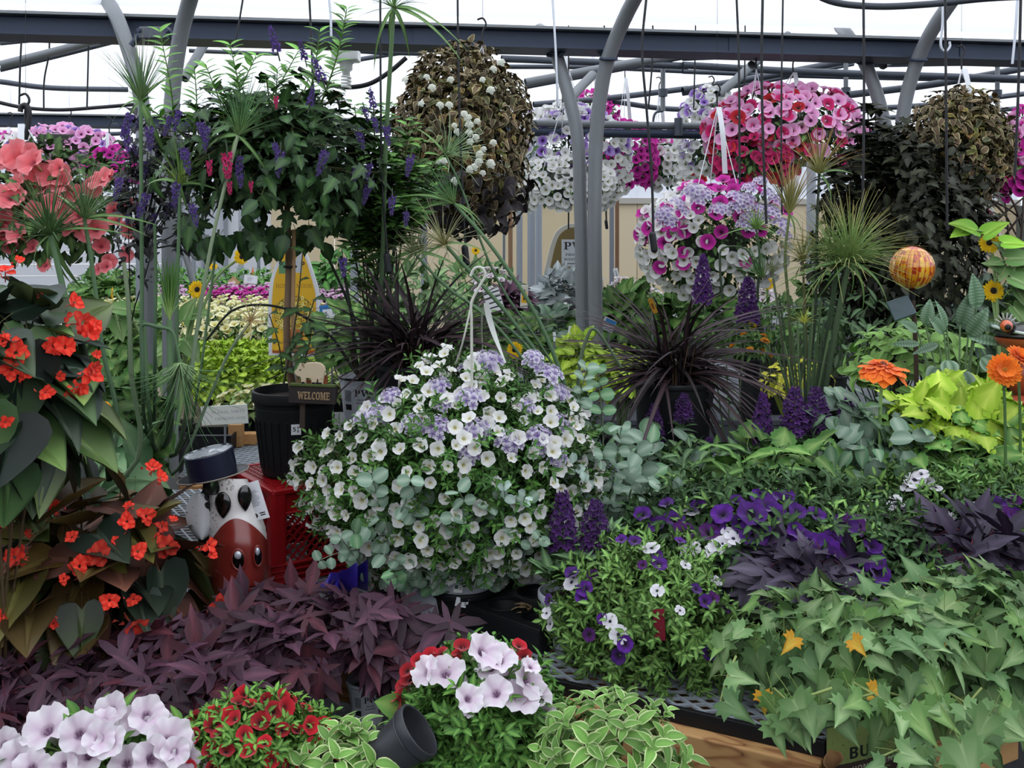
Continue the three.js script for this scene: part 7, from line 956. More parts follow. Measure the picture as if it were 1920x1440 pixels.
{ R = rng(515); // second shrub: upright with fresh green shoots and purple tassels
  const d = 3.05, base = P(735, 760, 3.3).setY(TOP), t = thing('flowering_shrub', 'tall green shrub with purple tassels between the standard tree and the olive basket', 'shrub', base); potParts(t, 0.12, 0.2, blackPlastic); const g = new Shape3();
  const fresh = greenLeaf('#86b45a', '#5c943c', '#68a046', { W: 0.44, bend: 0.3 }), mid = greenLeaf('#5c843c', '#3c6430', '#446c34', { W: 0.5 }), b = base.clone().add(V(0, 0.15, 0)), n0 = [[640, 260], [665, 200], [640, 330], [690, 250], [720, 330], [700, 190], [745, 250], [780, 320], [790, 270], [760, 380], [700, 400], [650, 430], [675, 330], [740, 420], [800, 360], [660, 370], [725, 200], [770, 230], [620, 380], [690, 450], [735, 300], [655, 280], [710, 270], [780, 400], [640, 220], [820, 310]];
  const places = [];
  for (const [x, y] of n0) { const e = P(x, y, d + rnd(-0.18, 0.14)), pts = curve(R() < 0.35 ? [b.clone(), P(lerp(715, x, 0.35), 560, 3.15), P(lerp(715, x, 0.7), lerp(500, y, 0.6), d), e] : [P(715, 470, 3.1), P(lerp(715, x, 0.5), lerp(470, y, 0.35) + 10, d), P(lerp(715, x, 0.8), lerp(470, y, 0.7), d), e], 16); g.tube(pts, 0.0042, 0.0016, '#5c6a3c', 5); pts.forEach((p, k) => { if (k > 5) for (let j = 0; j < 5; j++) { const a = k * 1.9 + j * 1.26; places.push({ p: p.clone().add(V(rnd(-1, 1), rnd(-1, 1), rnd(-1, 1)).multiplyScalar(0.016)), q: facing(V(cos(a), rnd(0.0, 0.7), sin(a)), V(0, 1, 0.4)), s: rnd(0.042, 0.07) * (k === 16 ? 0.7 : 1), front: k > 13 ? 0.2 : 0 }); } }); }
  leaves(t, places.filter((_, k) => k % 3), [...fresh, ...mid], leafMats, { most: 300, tint: [0.5, 0.9] }); leaves(t, places.filter((_, k) => k % 3 === 0), mid, dullMats, { most: 0, tint: [0.4, 0.8] });
  part(t, 'branches', g.build(), dullMats[1], t.position.clone().negate()); const tas = variants(3, () => spire({ h: 0.075, r: 0.015, n: 36, fr: 0.0075, colors: ['#543a86', '#8464b4'] }));
  for (const [x, y] of [[683, 210], [700, 228], [672, 255], [724, 245], [695, 315], [697, 345], [762, 405], [642, 490], [690, 355], [660, 322], [770, 300], [735, 375]]) wpart(t, 'flower_tassel', pick(tas), pick(petalMats), P(x, y - 8, d - 0.2), facingY(V(rnd(-0.4, 0.4), -0.9, 0.3)), rnd(0.55, 0.85));
}
{ R = rng(517); // dark small-leaved plum-toned shrub by the posts
  const d = 3.0, base = P(238, 800, 3.3).setY(TOP), t = thing('dark_shrub', 'airy dark purple-leaved shrub with violet tassels climbing around the posts by the papyrus', 'shrub', base); potParts(t, 0.11, 0.18, blackPlastic); const g = new Shape3(), lf = greenLeaf('#4a4a44', '#2c3030', '#2c2c34', { W: 0.55, n: 3 }), tas = variants(3, () => spire({ h: 0.07, r: 0.013, n: 34, fr: 0.007, colors: ['#43306c', '#68509c'] })), places = [];
  for (const [x, y] of [[240, 240], [265, 215], [235, 330], [250, 270], [275, 300], [300, 330], [260, 380], [240, 400], [290, 400], [330, 300], [300, 260], [345, 350], [355, 420], [270, 450], [225, 350], [310, 220], [345, 240], [285, 250], [360, 450], [320, 380]]) { const e = P(x, y, d + rnd(-0.15, 0.15)), pts = curve(y === 400 ? [base.clone().add(V(0, 0.15, 0)), P(244, 620, 3.25), P(lerp(250, x, 0.8), 480, d), e] : [P(262, 470, 3.12), P(lerp(262, x, 0.5), lerp(470, y, 0.4), d), P(lerp(262, x, 0.85), lerp(470, y, 0.75), d), e], 14); g.tube(pts, 0.003, 0.0012, '#33322c', 4); pts.forEach((p, k) => { if (k > 7) for (let j = 0; j < 5; j++) places.push({ p: p.clone().add(V(rnd(-1, 1), rnd(-1, 1), rnd(-1, 1)).multiplyScalar(0.025)), q: facing(V(rnd(-1, 1), rnd(-0.8, 0.5), rnd(-1, 1)), V(0, 1, 0.5)), s: rnd(0.024, 0.042) }); }); if (y < 430) wpart(t, 'flower_tassel', pick(tas), pick(petalMats), e, facingY(V(rnd(-0.4, 0.4), -1, 0.3)), rnd(0.5, 0.8)); }
  leaves(t, places, lf, dullMats, { most: 300, tint: [0.5, 1] }); part(t, 'branches', g.build(), dullMats[1], t.position.clone().negate());
}
{ R = rng(519); // big dark shrub
  const d = 4.2, c = P(1685, 440, d), r = [S(148, d), S(190, d), 0.4], base = V(c.x, TOP, c.z), t = thing('dark_shrub', 'big blackish green bushy shrub behind the glass globe', 'shrub', base); potParts(t, 0.16, 0.22, blackPlastic);
  const lf = [...variants(3, () => lobed({ L: 1, W: 0.8, outline: 'maple', colors: ['#3e4428', '#262a1a'], bend: 0.4, fold: 0.25, pet: 0.3 })), ...greenLeaf('#3a4026', '#24281a', '#2a2e1c', { W: 0.45 })], sheen = tints([0.6, 0.8, 1, 1.15], 0.35, 0.1);
  const o = { size: [0.036, 0.062], droop: 0.4, wild: 0.9 };
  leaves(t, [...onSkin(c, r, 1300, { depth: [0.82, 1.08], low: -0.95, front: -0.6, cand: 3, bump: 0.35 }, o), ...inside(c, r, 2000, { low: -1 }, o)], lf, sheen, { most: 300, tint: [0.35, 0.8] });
  const g = new Shape3(), extra = [];
  for (const [x, y] of [[1625, 200], [1640, 205], [1605, 255], [1655, 245], [1590, 300], [1670, 250], [1700, 270], [1560, 330], [1540, 390], [1620, 230], [1730, 280], [1830, 380], [1800, 360], [1860, 410]]) { const e = P(x, y, d - 0.25), pts = curve([base.clone().add(V(0, 0.2, 0)), P(lerp(1680, x, 0.5), 420, d), e], 14); g.tube(pts, 0.007, 0.002, '#2a2620', 5); pts.forEach((p, k) => { if (k > 8) for (let j = 0; j < 4; j++) { const a = k * 2.4 + j * 1.57; extra.push({ p: p.clone(), q: facing(V(cos(a), rnd(-0.2, 0.6), sin(a)), V(0, 1, 0.3)), s: rnd(0.06, 0.095) }); } }); }
  leaves(t, extra, lf, sheen, { most: 0 }); part(t, 'branches', g.build(), dullMats[1], t.position.clone().negate());
  // bare crossing canes
  const bt = thing('bare_canes', 'tangle of bare brown canes before the tan wall beside the round olive basket', 'plant', P(1900, 640, 5).setY(0.62)), bg = new Shape3(); potParts(bt, 0.12, 0.16, blackPlastic);
  for (const [a, b] of [[[1800, 430], [1900, 360]], [[1840, 440], [1920, 370]], [[1850, 370], [1905, 440]], [[1880, 350], [1915, 430]], [[1790, 395], [1890, 430]], [[1870, 460], [1925, 390]], [[1830, 365], [1925, 420]], [[1895, 560], [1880, 350]], [[1905, 560], [1840, 400]], [[1900, 560], [1920, 350]]]) bg.tube(curve([P(...a, 5), P((a[0] + b[0]) / 2 + 4, (a[1] + b[1]) / 2 - 6, 4.95), P(...b, 5)], 6), 0.007, 0.004, '#3c2e26', 5); bg.tube(curve([bt.position.clone().add(V(0, 0.1, 0)), P(1900, 600, 5), P(1897, 500, 5)], 6), 0.016, 0.01, '#3c2e26', 6); part(bt, 'cane', bg.build(), dullMats[1], bt.position.clone().negate());
}
// ---------- background beds, signs and oddments ----------
// one bedding plant, built once and copied along a row
function bedding(seed, name, label, group, { r = 0.12, h = 0.12, leafG, leafM = leafMats, nl = 90, ls = [0.03, 0.05], flowers, nf = 0, fs = 0.02, tint = [0.5, 1], most = 40, cat = 'flower' }) {
  R = rng(seed); const t = thing(name, label, cat, V(0, 0, 0), group), c = V(0, 0.08 + h * 0.5, 0), rr = [r, h, r]; potParts(t, r * 0.55, 0.08, blackPlastic);
  leaves(t, [...onSkin(c, rr, nl, { depth: [0.8, 1.02], low: -0.4, front: -1, cand: 3 }, { size: ls, out: 0.8, up: 0.7 }), ...inside(c, rr, nl, {}, { size: ls })], leafG, leafM, { most, tint });
  if (nf) blooms(t, spread(c, rr, nf, { front: -0.6, low: -0.1, depth: [1.02, 1.1], cand: 4 }), flowers, pm, { size: [fs * 0.85, fs * 1.1], up: 0.5 });
  return t;
}
function rowOf(proto, pts, labels, stand) { pts.forEach(([x, y, z], k) => { const o = k ? proto.clone() : proto; if (k) { o.name = numbered(proto.name.replace(/_\d{3}$/, '')); scene.add(o); o.userData = { ...proto.userData }; } o.position.set(x, y, z); o.rotation.y = k ? (k * 0.37) % 0.8 - 0.4 : 0; if (labels) o.userData.label = labels[k]; if (stand) part(o, 'tall_pot', new THREE.LatheGeometry([[0, stand - y], [0.045, stand - y], [0.06, -0.004], [0, -0.004]].map(([a, b]) => new THREE.Vector2(a, b)), 20), blackPlastic); }); }
const grid = (px0, px1, n, d, y, jit = 0.03) => Array.from({ length: n }, (_, k) => { const p = P(lerp(px0, px1, n > 1 ? k / (n - 1) : 0.5), 500, d + ((k * 7) % 3 - 1) * jit); return [p.x, y, p.z]; });
const cream = pet('#a8a030', '#e8e080', '#f2edb4', '#f8f5d4'), mauve = pet('#5a2050', '#c890b8', '#e0b8d4', '#e8c8dc');
const ORD = ['first', 'second', 'third', 'fourth', 'fifth', 'sixth', 'seventh', 'eighth', 'ninth', 'tenth', 'eleventh'];
const rows = (what, list, from) => list.flatMap(([n, row]) => Array.from({ length: n }, (_, k) => what + ', ' + ORD[n - 1 - k] + ' from ' + from + ', ' + row + ' row'));
const bedA = { r: 0.15, h: 0.16, leafG: hangLeaf, flowers: cream, nf: 26, fs: 0.036 };
rowOf(bedding(601, 'cream_petunia', '', 'cream petunias on the grey table', bedA), [...grid(180, 560, 8, 6.55, 0.72), ...grid(170, 570, 8, 7.1, 0.72), ...grid(160, 580, 9, 7.7, 0.72), ...grid(190, 520, 8, 8.2, 0.72)], rows('cream petunia on the grey table', [[8, 'nearest'], [8, 'next nearest'], [9, 'middle'], [8, 'rear']], 'the yellow sign'));
rowOf(bedding(602, 'mauve_petunia', '', 'mauve petunias on the far table', { ...bedA, flowers: mauve, nf: 32 }), [...grid(200, 340, 4, 9.6, 0.72), ...grid(440, 640, 7, 9.6, 0.72), ...grid(400, 640, 8, 10.1, 0.72)], [...rows('pale mauve petunia', [[4, 'papyrus side']], 'the post pair'), ...rows('pale mauve petunia', [[7, 'front'], [8, 'rear']], 'the blue price sign')]);
rowOf(bedding(603, 'magenta_petunia', '', 'magenta petunias behind the cream ones', { ...bedA, flowers: F.magenta, nf: 34 }), [...grid(400, 500, 5, 9.35, 0.72), ...grid(205, 235, 2, 9.4, 0.72)], [...rows('magenta petunia behind the cream ones', [[5, 'short']], 'the yellow sign'), ...rows('magenta petunia behind the cream ones', [[2, 'two-plant']], 'the papyrus')]);
rowOf(bedding(604, 'green_bedding', '', 'green bedding in the farthest rows', { r: 0.2, h: 0.24, leafG: greenLeaf('#7cac50', '#4c8a34', '#4c8a34', { n: 3 }), nl: 110, ls: [0.05, 0.08], cat: 'plant' }), [...grid(170, 520, 11, 10.7, 0.72), ...grid(180, 530, 10, 11.15, 0.72)], rows('green bedding by the white boards', [[11, 'front'], [10, 'rear']], 'the yellow sign'));
rowOf(bedding(605, 'lime_bedding', '', 'lime green plants on the low table', { r: 0.15, h: 0.13, leafG: limeLeaf, nl: 260, ls: [0.028, 0.045], most: 60, tint: [0.6, 1], cat: 'plant' }), [...grid(410, 560, 6, 5.15, 0.68), ...grid(400, 570, 6, 5.5, 0.68), ...grid(395, 620, 7, 5.9, 0.68)], rows('lime green plant on the low table', [[6, 'nearest'], [6, 'middle'], [7, 'rear']], 'the tree trunk'));
rowOf(bedding(606, 'white_bedding', '', 'cream-flowered little plants', { r: 0.1, h: 0.09, leafG: greenLeaf('#a8c07c', '#86a85c', '#c8d4a0', { n: 3 }), flowers: cream, nf: 14, fs: 0.026, nl: 50, ls: [0.03, 0.05] }), [...grid(455, 520, 3, 4.75, 0.64), ...grid(600, 640, 2, 5.05, 0.68)], [...rows('little cream flower by the white sign', [[3, 'short']], 'the black pot'), 'little cream-flowered plant under the blue price sign, nearer the trunk', 'little cream-flowered plant under the blue price sign, nearer the reeds']);
// centre and right background plants
const dusty = variants(5, () => lobed({ L: 1, W: 0.85, outline: 'maple', colors: ['#cdd4d4', '#a8b2b2'], bend: 0.3, fold: 0.25, wave: 0.05 }));
const bushAt = (seed, name, label, px, py, d, rx, ry, base, n, size, geos, mats_, o = {}) => vine(seed, label, P(px, py, d), [S(rx, d), S(ry, d), S(min(rx, ry), d)], base, n, size, geos, mats_, { kind: name, cat: 'plant', sc: '#5c7048', low: -0.7, most: 90, fill: 0.9, q: { droop: 0.25, out: 0.8 }, ...o });
bushAt(611, 'dusty_miller', 'silver felted foliage plant before the brown plant sign', 1062, 562, 5.6, 48, 48, 0.66, 120, [0.07, 0.11], dusty, tints([0.8, 1, 1.1], 0, 0.15), { most: 120 });
bushAt(612, 'green_bush', 'bright green bush on the far table beside the yellow bottle-shaped sign', 635, 520, 9.8, 40, 44, 0.7, 120, [0.1, 0.16], greenLeaf('#6aa048', '#3f7a34', '#3f7a34', { n: 3 }), leafMats);
bushAt(613, 'green_bush', 'pale green leafy plant under the leaning papyrus heads', 770, 560, 5.2, 90, 50, 0.66, 130, [0.06, 0.1], greenLeaf('#98b078', '#5c8450', '#7c9c64', { n: 3 }), leafMats);
bushAt(614, 'green_bush', 'soft green bush beside the hanger hook of the white basket', 890, 545, 6.0, 80, 48, 0.66, 130, [0.06, 0.1], greenLeaf('#8cb068', '#548448', '#6c9858', { n: 3 }), leafMats);
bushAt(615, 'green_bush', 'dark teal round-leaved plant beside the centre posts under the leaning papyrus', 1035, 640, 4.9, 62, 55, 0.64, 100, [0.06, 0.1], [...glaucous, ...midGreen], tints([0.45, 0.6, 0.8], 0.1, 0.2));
bushAt(616, 'green_bush', 'low green foliage filling the gap above the white basket', 930, 640, 4.7, 95, 45, 0.64, 150, [0.05, 0.085], [...midGreen, ...lanceGreen], tints([0.6, 0.8, 1], 0.1, 0.2));
bushAt(617, 'lime_clump', 'small yellow green clump at the foot of the centre posts', 1085, 680, 4.2, 38, 48, TOP, 110, [0.04, 0.06], limeLeaf, leafMats);
bushAt(618, 'lime_clump', 'yellow green clump between the centre posts and the dark grass', 1165, 700, 4.2, 34, 46, TOP, 90, [0.04, 0.06], limeLeaf, leafMats);
bushAt(619, 'green_bush', 'mixed green plant with broad leaves just behind the centre posts', 1180, 610, 5.4, 70, 60, 0.66, 130, [0.07, 0.12], [...midGreen, ...petuniaLeaf], tints([0.5, 0.7, 0.95], 0.1, 0.2));
bushAt(620, 'green_bush', 'green plant behind the dark grass and below the magenta basket', 1310, 600, 5.4, 80, 55, 0.66, 140, [0.06, 0.11], [...midGreen, ...lanceGreen], tints([0.55, 0.75, 1], 0.1, 0.2));
bushAt(621, 'green_bush', 'fresh green plant behind the thin reeds under the tan wall', 1450, 620, 5.2, 80, 55, 0.66, 140, [0.05, 0.09], [...lanceGreen, ...midGreen], tints([0.6, 0.85, 1.05], 0.1, 0.2));
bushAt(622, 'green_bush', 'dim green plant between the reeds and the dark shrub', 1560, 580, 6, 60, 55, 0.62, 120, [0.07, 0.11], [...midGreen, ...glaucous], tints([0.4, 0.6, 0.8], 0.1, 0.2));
bushAt(623, 'heart_leaf_plant', 'plant with big pale green heart leaves behind the bronze begonia', 110, 920, 2.75, 150, 75, LOW, 70, [0.1, 0.16], variants(4, () => lobed({ L: 1, W: 1, outline: 'heart', colors: ['#9cbc8c', '#5c8a5c'], bend: 0.4, fold: 0.2, pet: 0.4 })), leafMats, { most: 140 });
bushAt(624, 'green_bush', 'leafy green plant at the foot of the papyrus behind the begonia', 225, 800, 3.2, 70, 95, TOP, 130, [0.06, 0.1], midGreen, tints([0.45, 0.65, 0.85], 0.1, 0.2), { most: 160 });
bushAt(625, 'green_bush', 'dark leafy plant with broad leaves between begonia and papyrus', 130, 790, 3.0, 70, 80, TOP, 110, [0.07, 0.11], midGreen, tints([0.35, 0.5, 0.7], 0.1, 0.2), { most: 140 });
bushAt(626, 'green_bush', 'green plant behind the papyrus posts below the sunflower', 245, 650, 5.2, 70, 60, 0.68, 120, [0.07, 0.11], midGreen, tints([0.5, 0.7, 0.9], 0.1, 0.2));
bushAt(627, 'green_bush', 'green plant far back below the coral petunias', 205, 560, 8.3, 60, 36, 0.72, 110, [0.09, 0.14], midGreen, tints([0.6, 0.8, 1], 0.1, 0.2));
bushAt(628, 'green_bush', 'low green foliage around the reed pot and the welcome sign', 690, 640, 4.6, 90, 55, 0.66, 130, [0.06, 0.1], midGreen, tints([0.5, 0.75, 1], 0.1, 0.2));
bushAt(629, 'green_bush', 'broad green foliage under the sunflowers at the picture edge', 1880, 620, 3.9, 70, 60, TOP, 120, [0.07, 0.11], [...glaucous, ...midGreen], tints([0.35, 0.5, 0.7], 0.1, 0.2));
bushAt(630, 'green_bush', 'variegated green bank below the striped leaves and the frog', 1850, 745, 3.3, 90, 40, TOP, 130, [0.05, 0.08], [...midGreen, ...greenLeaf('#86a868', '#4f7a48', '#7c9c68')], tints([0.5, 0.7, 0.95], 0.1, 0.2), { most: 160 });
bushAt(631, 'burgundy_plant', 'burgundy-leaved plant behind the drooping grass blades', 960, 575, 5.4, 40, 34, 0.66, 90, [0.05, 0.09], [...plum], tints([0.7, 1, 1.2], 0.1, 0.2));
rowOf(bedding(632, 'pink_white_flower', '', 'pale pink flowers', { r: 0.1, h: 0.1, leafG: hangLeaf, flowers: pet('#8a3060', '#f0d8e4', '#f6eaf0', '#faf4f6'), nf: 20, fs: 0.028, nl: 50 }), [[925, 532, 5.7, 0.86], [1170, 545, 6.4, 0.75], [1210, 552, 6.6, 0.75], [1290, 565, 6.2, 0.72], [1415, 548, 6.4, 0.78]].map(([x, y, d, h]) => { const p = P(x, y + 20, d); return [p.x, p.y - 0.1, p.z]; }), ['pale pink bedding flower behind the hook of the white basket', 'pale pink bedding flower just past the centre posts by the brown plant sign', 'pale pink bedding flower below the small white tag', 'pale pink bedding flower under the magenta basket', 'pale pink bedding flower between purple spike and reeds'], 0.66);
rowOf(bedding(633, 'marigold', '', 'yellow flowers', { r: 0.07, h: 0.07, leafG: hangLeaf, flowers: variants(2, () => daisy({ r: 1, petals: 16, w: 0.4, colors: ['#e89a08', '#f8b818'], rings: 3, heart: 0.2, heartc: '#b85a08', tip: 1 })), nf: 7, fs: 0.022, nl: 40 }), [[135, 778, 2.9], [170, 775, 2.9], [1410, 640, 4.6]].map(([x, y, d]) => { const p = P(x, y, d); return [p.x, p.y - 0.16, p.z]; }), ['little yellow orange flower by the begonia stems', 'second little yellow orange flower, nearer the papyrus stems', 'little yellow flower low behind the dark grass blades'], TOP);

// signs
const outline2 = (pts, s) => new THREE.Shape(new THREE.SplineCurve(pts.map(([x, y]) => new THREE.Vector2(x * s, y * s))).getPoints(80));
function flatUV(g) { g.computeBoundingBox(); const b = g.boundingBox, p = g.attributes.position, uv = g.attributes.uv; for (let k = 0; k < p.count; k++) uv.setXY(k, (p.getX(k) - b.min.x) / (b.max.x - b.min.x), (p.getY(k) - b.min.y) / (b.max.y - b.min.y)); return g; }
function panelSign(t, at, pts, inner, s, mat, edge, q = new THREE.Quaternion()) {
  wpart(t, 'board_edge', new THREE.ExtrudeGeometry(outline2(pts, s), { depth: 0.012, bevelEnabled: true, bevelSize: 0.003, bevelThickness: 0.003, bevelSegments: 2 }), edge, at, q);
  wpart(t, 'printed_face', flatUV(new THREE.ExtrudeGeometry(outline2(inner, s), { depth: 0.002, bevelEnabled: false })), mat, at.clone().add(V(0, 0, 0.0155).applyQuaternion(q)), q);
}
{ R = rng(641); const d = 5.0, s = S(1, d), at = P(552, 665, d), t = thing('plant_sign', 'tall yellow bottle-shaped plant sign with a printed flower basket, behind the tree trunk', 'sign', at.clone().setY(0.68));
  const out = [[-46, 0], [-47, 60], [-46, 110], [-40, 150], [-22, 190], [-12, 202], [10, 202], [24, 186], [40, 140], [47, 110], [48, 60], [46, 2], [0, 0], [-46, 0]], inn = out.map(([x, y]) => [x * 0.87, y * 0.955 + 4]);
  const m = printed(256, 512, (x, w, h) => { x.fillStyle = '#d8a81e'; x.fillRect(0, 0, w, h); x.fillStyle = '#b8bcc0'; x.fillRect(92, 20, 80, 96); x.fillStyle = '#5c8a60'; x.fillRect(40, 60, 40, 60); x.fillStyle = '#e0b430'; x.beginPath(); x.moveTo(100, 20); x.lineTo(150, 20); x.lineTo(126, 80); x.fill(); x.fillStyle = '#8a6414'; x.font = '28px serif'; x.fillText('HONEY', 22, 190); x.fillText('MOON', 138, 190); x.fillStyle = '#7a6a1c'; x.beginPath(); x.ellipse(128, 320, 116, 92, 0, 0, TAU); x.fill(); for (let k = 0; k < 170; k++) { const a = R() * TAU, q = sqrt(R()), px = 128 + cos(a) * q * 112, py = 315 + sin(a) * q * 86; x.fillStyle = pick(['#e8d46a', '#d8b83a', '#f0e08a', '#caa02c']); x.beginPath(); x.arc(px, py, 9, 0, TAU); x.fill(); x.fillStyle = '#4a2a14'; x.beginPath(); x.arc(px, py, 3, 0, TAU); x.fill(); } x.fillStyle = '#b8682c'; x.beginPath(); x.moveTo(80, 390); x.lineTo(190, 390); x.lineTo(180, 500); x.lineTo(60, 500); x.fill(); x.fillStyle = '#e8b820'; for (let k = 0; k < 12; k++) { x.beginPath(); x.ellipse(pick([rnd(15, 60), rnd(190, 245)]), rnd(400, 490), 14, 20, R() * 3, 0, TAU); x.fill(); } x.fillStyle = '#a8541c'; x.fillRect(0, 492, w, 20); });
  panelSign(t, at, out, inn, s, m, std('#d9dbe0', { roughness: 0.5 })); part(t, 'stake', stalkPlain([V(0, 0, -0.01), V(0, at.y - t.position.y + 0.1, -0.01)], 0.012), steel); for (const x of [-24, 17]) wpart(t, 'grommet', new THREE.TorusGeometry(2.6 * s, 0.9 * s, 6, 12), std('#3a3d42'), at.clone().add(V(x * s, 172 * s, 0.02))); }
{ R = rng(642); const d = 6.2, s = S(1, d), at = P(1075, 600, d), t = thing('plant_sign', 'tall brown surfboard-shaped plant sign with a white emblem label, behind the centre posts', 'sign', at.clone().setY(0.66));
  const out = [[-62, 0], [-58, 60], [-50, 110], [-36, 158], [-18, 176], [0, 180], [20, 174], [40, 140], [52, 90], [58, 40], [60, 0], [0, 0], [-62, 0]], inn = out.map(([x, y]) => [x * 0.85 + 1, y * 0.94 + 4]);
  const m = printed(256, 512, (x, w, h) => { x.fillStyle = '#7a683c'; x.fillRect(0, 0, w, h); x.fillStyle = '#c9cbcf'; x.fillRect(70, 66, 116, 150); x.fillStyle = '#1b1c1f'; x.font = 'bold 58px serif'; x.textAlign = 'center'; x.fillText('PW', 128, 122); x.fillStyle = '#4a5058'; x.font = 'bold 19px serif'; x.fillText('PROVEN', 128, 158); x.fillText('WINNERS', 128, 184); x.fillRect(84, 198, 88, 5); x.fillStyle = '#c8bc9c'; x.font = 'bold 30px serif'; x.fillText('STROM', 128, 290); x.font = 'bold 44px serif'; x.fillText('WHITE', 128, 338); });
  panelSign(t, at, out, inn, s, m, std('#c4c0b4', { roughness: 0.5 })); part(t, 'stake', stalkPlain([V(0, 0, -0.01), V(0, at.y - t.position.y + 0.1, -0.01)], 0.012), steel); }
{ R = rng(643); const d = 10, s = S(1, d), at = P(1848, 445, d), t = thing('plant_sign', 'far maroon arched sign with a white sheet before the tan wall', 'sign', at.clone().setY(0.7)); const out = [[-20, 0], [-20, 40], [-14, 54], [0, 60], [14, 52], [18, 36], [30, -10], [0, -2], [-20, 0]]; panelSign(t, at, out, out.map(([x, y]) => [x * 0.82, y * 0.9]), s, printed(64, 128, (x, w, h) => { x.fillStyle = '#6a1c30'; x.fillRect(0, 0, w, h); x.fillStyle = '#d4d6d8'; x.fillRect(14, 40, 26, 70); x.fillStyle = '#777'; for (let k = 0; k < 5; k++) x.fillRect(17, 60 + k * 8, 20, 2); }), std('#cfcac0')); part(t, 'stake', stalkPlain([V(0, 0, 0), V(0, at.y - t.position.y, 0)], 0.012), steel); }
function card(name, label, px, py, d, w, h, base, f, { yaw = 0, tilt = 0, roll = 0, tw = 256, th = 128, edge = '#d8dad8' } = {}) {
  const at = P(px, py, d), t = thing(name, label, 'sign', V(at.x, base, at.z)), q = facing(V(sin(yaw), tilt, cos(yaw)), V(roll, 1, 0));
  wpart(t, 'board', new RoundedBoxGeometry(S(w, d), S(h, d), 0.006, 2, 0.002), std(edge, { roughness: 0.6 }), at, q); const g = new THREE.PlaneGeometry(S(w - 2, d), S(h - 2, d)); wpart(t, 'printed_face', g, printed(tw, th, f), at.clone().add(V(0, 0, 0.0036).applyQuaternion(q)), q);
  part(t, 'stake', stalkPlain([V(0, -0.02, -0.008), V(0, at.y - base, -0.008)], 0.005), steel); return t;
}
card('price_sign', 'blue and white price sign in the flowers behind the standard tree', 622, 594, 4.9, 42, 46, 0.68, (x, w, h) => { x.fillStyle = '#2a7ac0'; x.fillRect(0, 0, w, h); x.fillStyle = '#eceef0'; x.beginPath(); x.moveTo(24, 40); x.lineTo(246, 40); x.lineTo(200, 170); x.lineTo(120, 240); x.lineTo(40, 130); x.fill(); x.fillStyle = '#2c2e34'; x.font = 'bold 60px sans-serif'; x.fillText('5.', 50, 112); x.font = 'bold 44px sans-serif'; x.fillText('99', 140, 104); }, { yaw: 0.2, roll: -0.1, th: 256, edge: '#2a6aa8' });
card('bed_sign', 'white two-line printed sign at the edge of the low table', 421, 778, 4.35, 92, 36, TOP, (x, w, h) => { x.fillStyle = '#d4d6cc'; x.fillRect(0, 0, w, h); x.fillStyle = '#8a8a94'; x.font = '26px serif'; x.fillText('PLEASE, DIRTY', 58, 52); x.fillText('GROUND SOIL', 74, 98); }, { yaw: -0.15, roll: -0.08 });
card('far_sign', 'small white sign on a post before the white boards', 470, 524, 10, 26, 16, 0.72, (x, w, h) => { x.fillStyle = '#eef0f2'; x.fillRect(0, 0, w, h); x.fillStyle = '#8f96a0'; for (let k = 0; k < 4; k++) x.fillRect(60, 30 + k * 18, 120 - k * 14, 6); }, { roll: 0.12 });
card('far_sign', 'small tan diamond sign beside the small white sign', 438, 530, 10.2, 18, 18, 0.72, (x, w, h) => { x.fillStyle = '#b8996a'; x.fillRect(0, 0, w, h); x.fillStyle = '#d8c8a0'; x.fillRect(70, 30, 110, 70); }, { roll: 1, edge: '#a88a5c' });
card('plant_tag', 'narrow bright blue tag between the two centre posts', 1104, 596, 5.0, 8, 52, 0.66, (x, w, h) => { x.fillStyle = '#2484c8'; x.fillRect(0, 0, w, h); }, { edge: '#2484c8' });
card('plant_tag', 'slanting blue and white tag beside the centre posts', 1141, 609, 5.1, 26, 24, 0.66, (x, w, h) => { x.fillStyle = '#c9ccd2'; x.fillRect(0, 0, w, h); x.fillStyle = '#3a7cb4'; x.fillRect(30, 0, w - 30, 44); x.fillStyle = '#6a7078'; x.fillRect(40, 62, 150, 8); x.fillRect(40, 84, 120, 8); }, { roll: 0.5, yaw: 0.2 });
card('plant_tag', 'small white tag hanging beside the brown timber post', 1156, 514, 6.8, 9, 22, 0.66, (x, w, h) => { x.fillStyle = '#eceeee'; x.fillRect(0, 0, w, h); x.fillStyle = '#9a9ea4'; x.fillRect(80, 20, 90, 90); }, { roll: -0.25 });
card('plant_tag', 'yellow orange tag by the arching grass blades', 1224, 574, 4.6, 10, 30, 0.66, (x, w, h) => { x.fillStyle = '#d89a28'; x.fillRect(0, 0, w, h); x.fillStyle = '#8a4a18'; x.fillRect(60, 40, 120, 50); }, { roll: -0.4, edge: '#c88a20' });
card('plant_tag', 'sunflower picture tag with a yellow face beside the pale steel posts', 983, 556, 5.2, 14, 44, 0.66, (x, w, h) => { x.fillStyle = '#e0d8c8'; x.fillRect(0, 0, w, h); x.fillStyle = '#eab010'; x.fillRect(20, 40, 216, 60); x.fillStyle = '#3a2010'; x.beginPath(); x.ellipse(110, 40, 60, 16, 0, 0, TAU); x.fill(); x.beginPath(); x.ellipse(120, 76, 30, 12, 0, 0, TAU); x.fill(); }, { roll: 0.05 });
card('plant_tag', 'white striped price card tilted behind the basket hook', 926, 566, 5.0, 32, 52, 0.66, (x, w, h) => { x.fillStyle = '#f0f1f2'; x.fillRect(0, 0, w, h); x.fillStyle = '#3a3d42'; for (let k = 0; k < 5; k++) x.fillRect(0, 14 + k * 24, w, 7); }, { roll: -0.3, yaw: 0.2 });
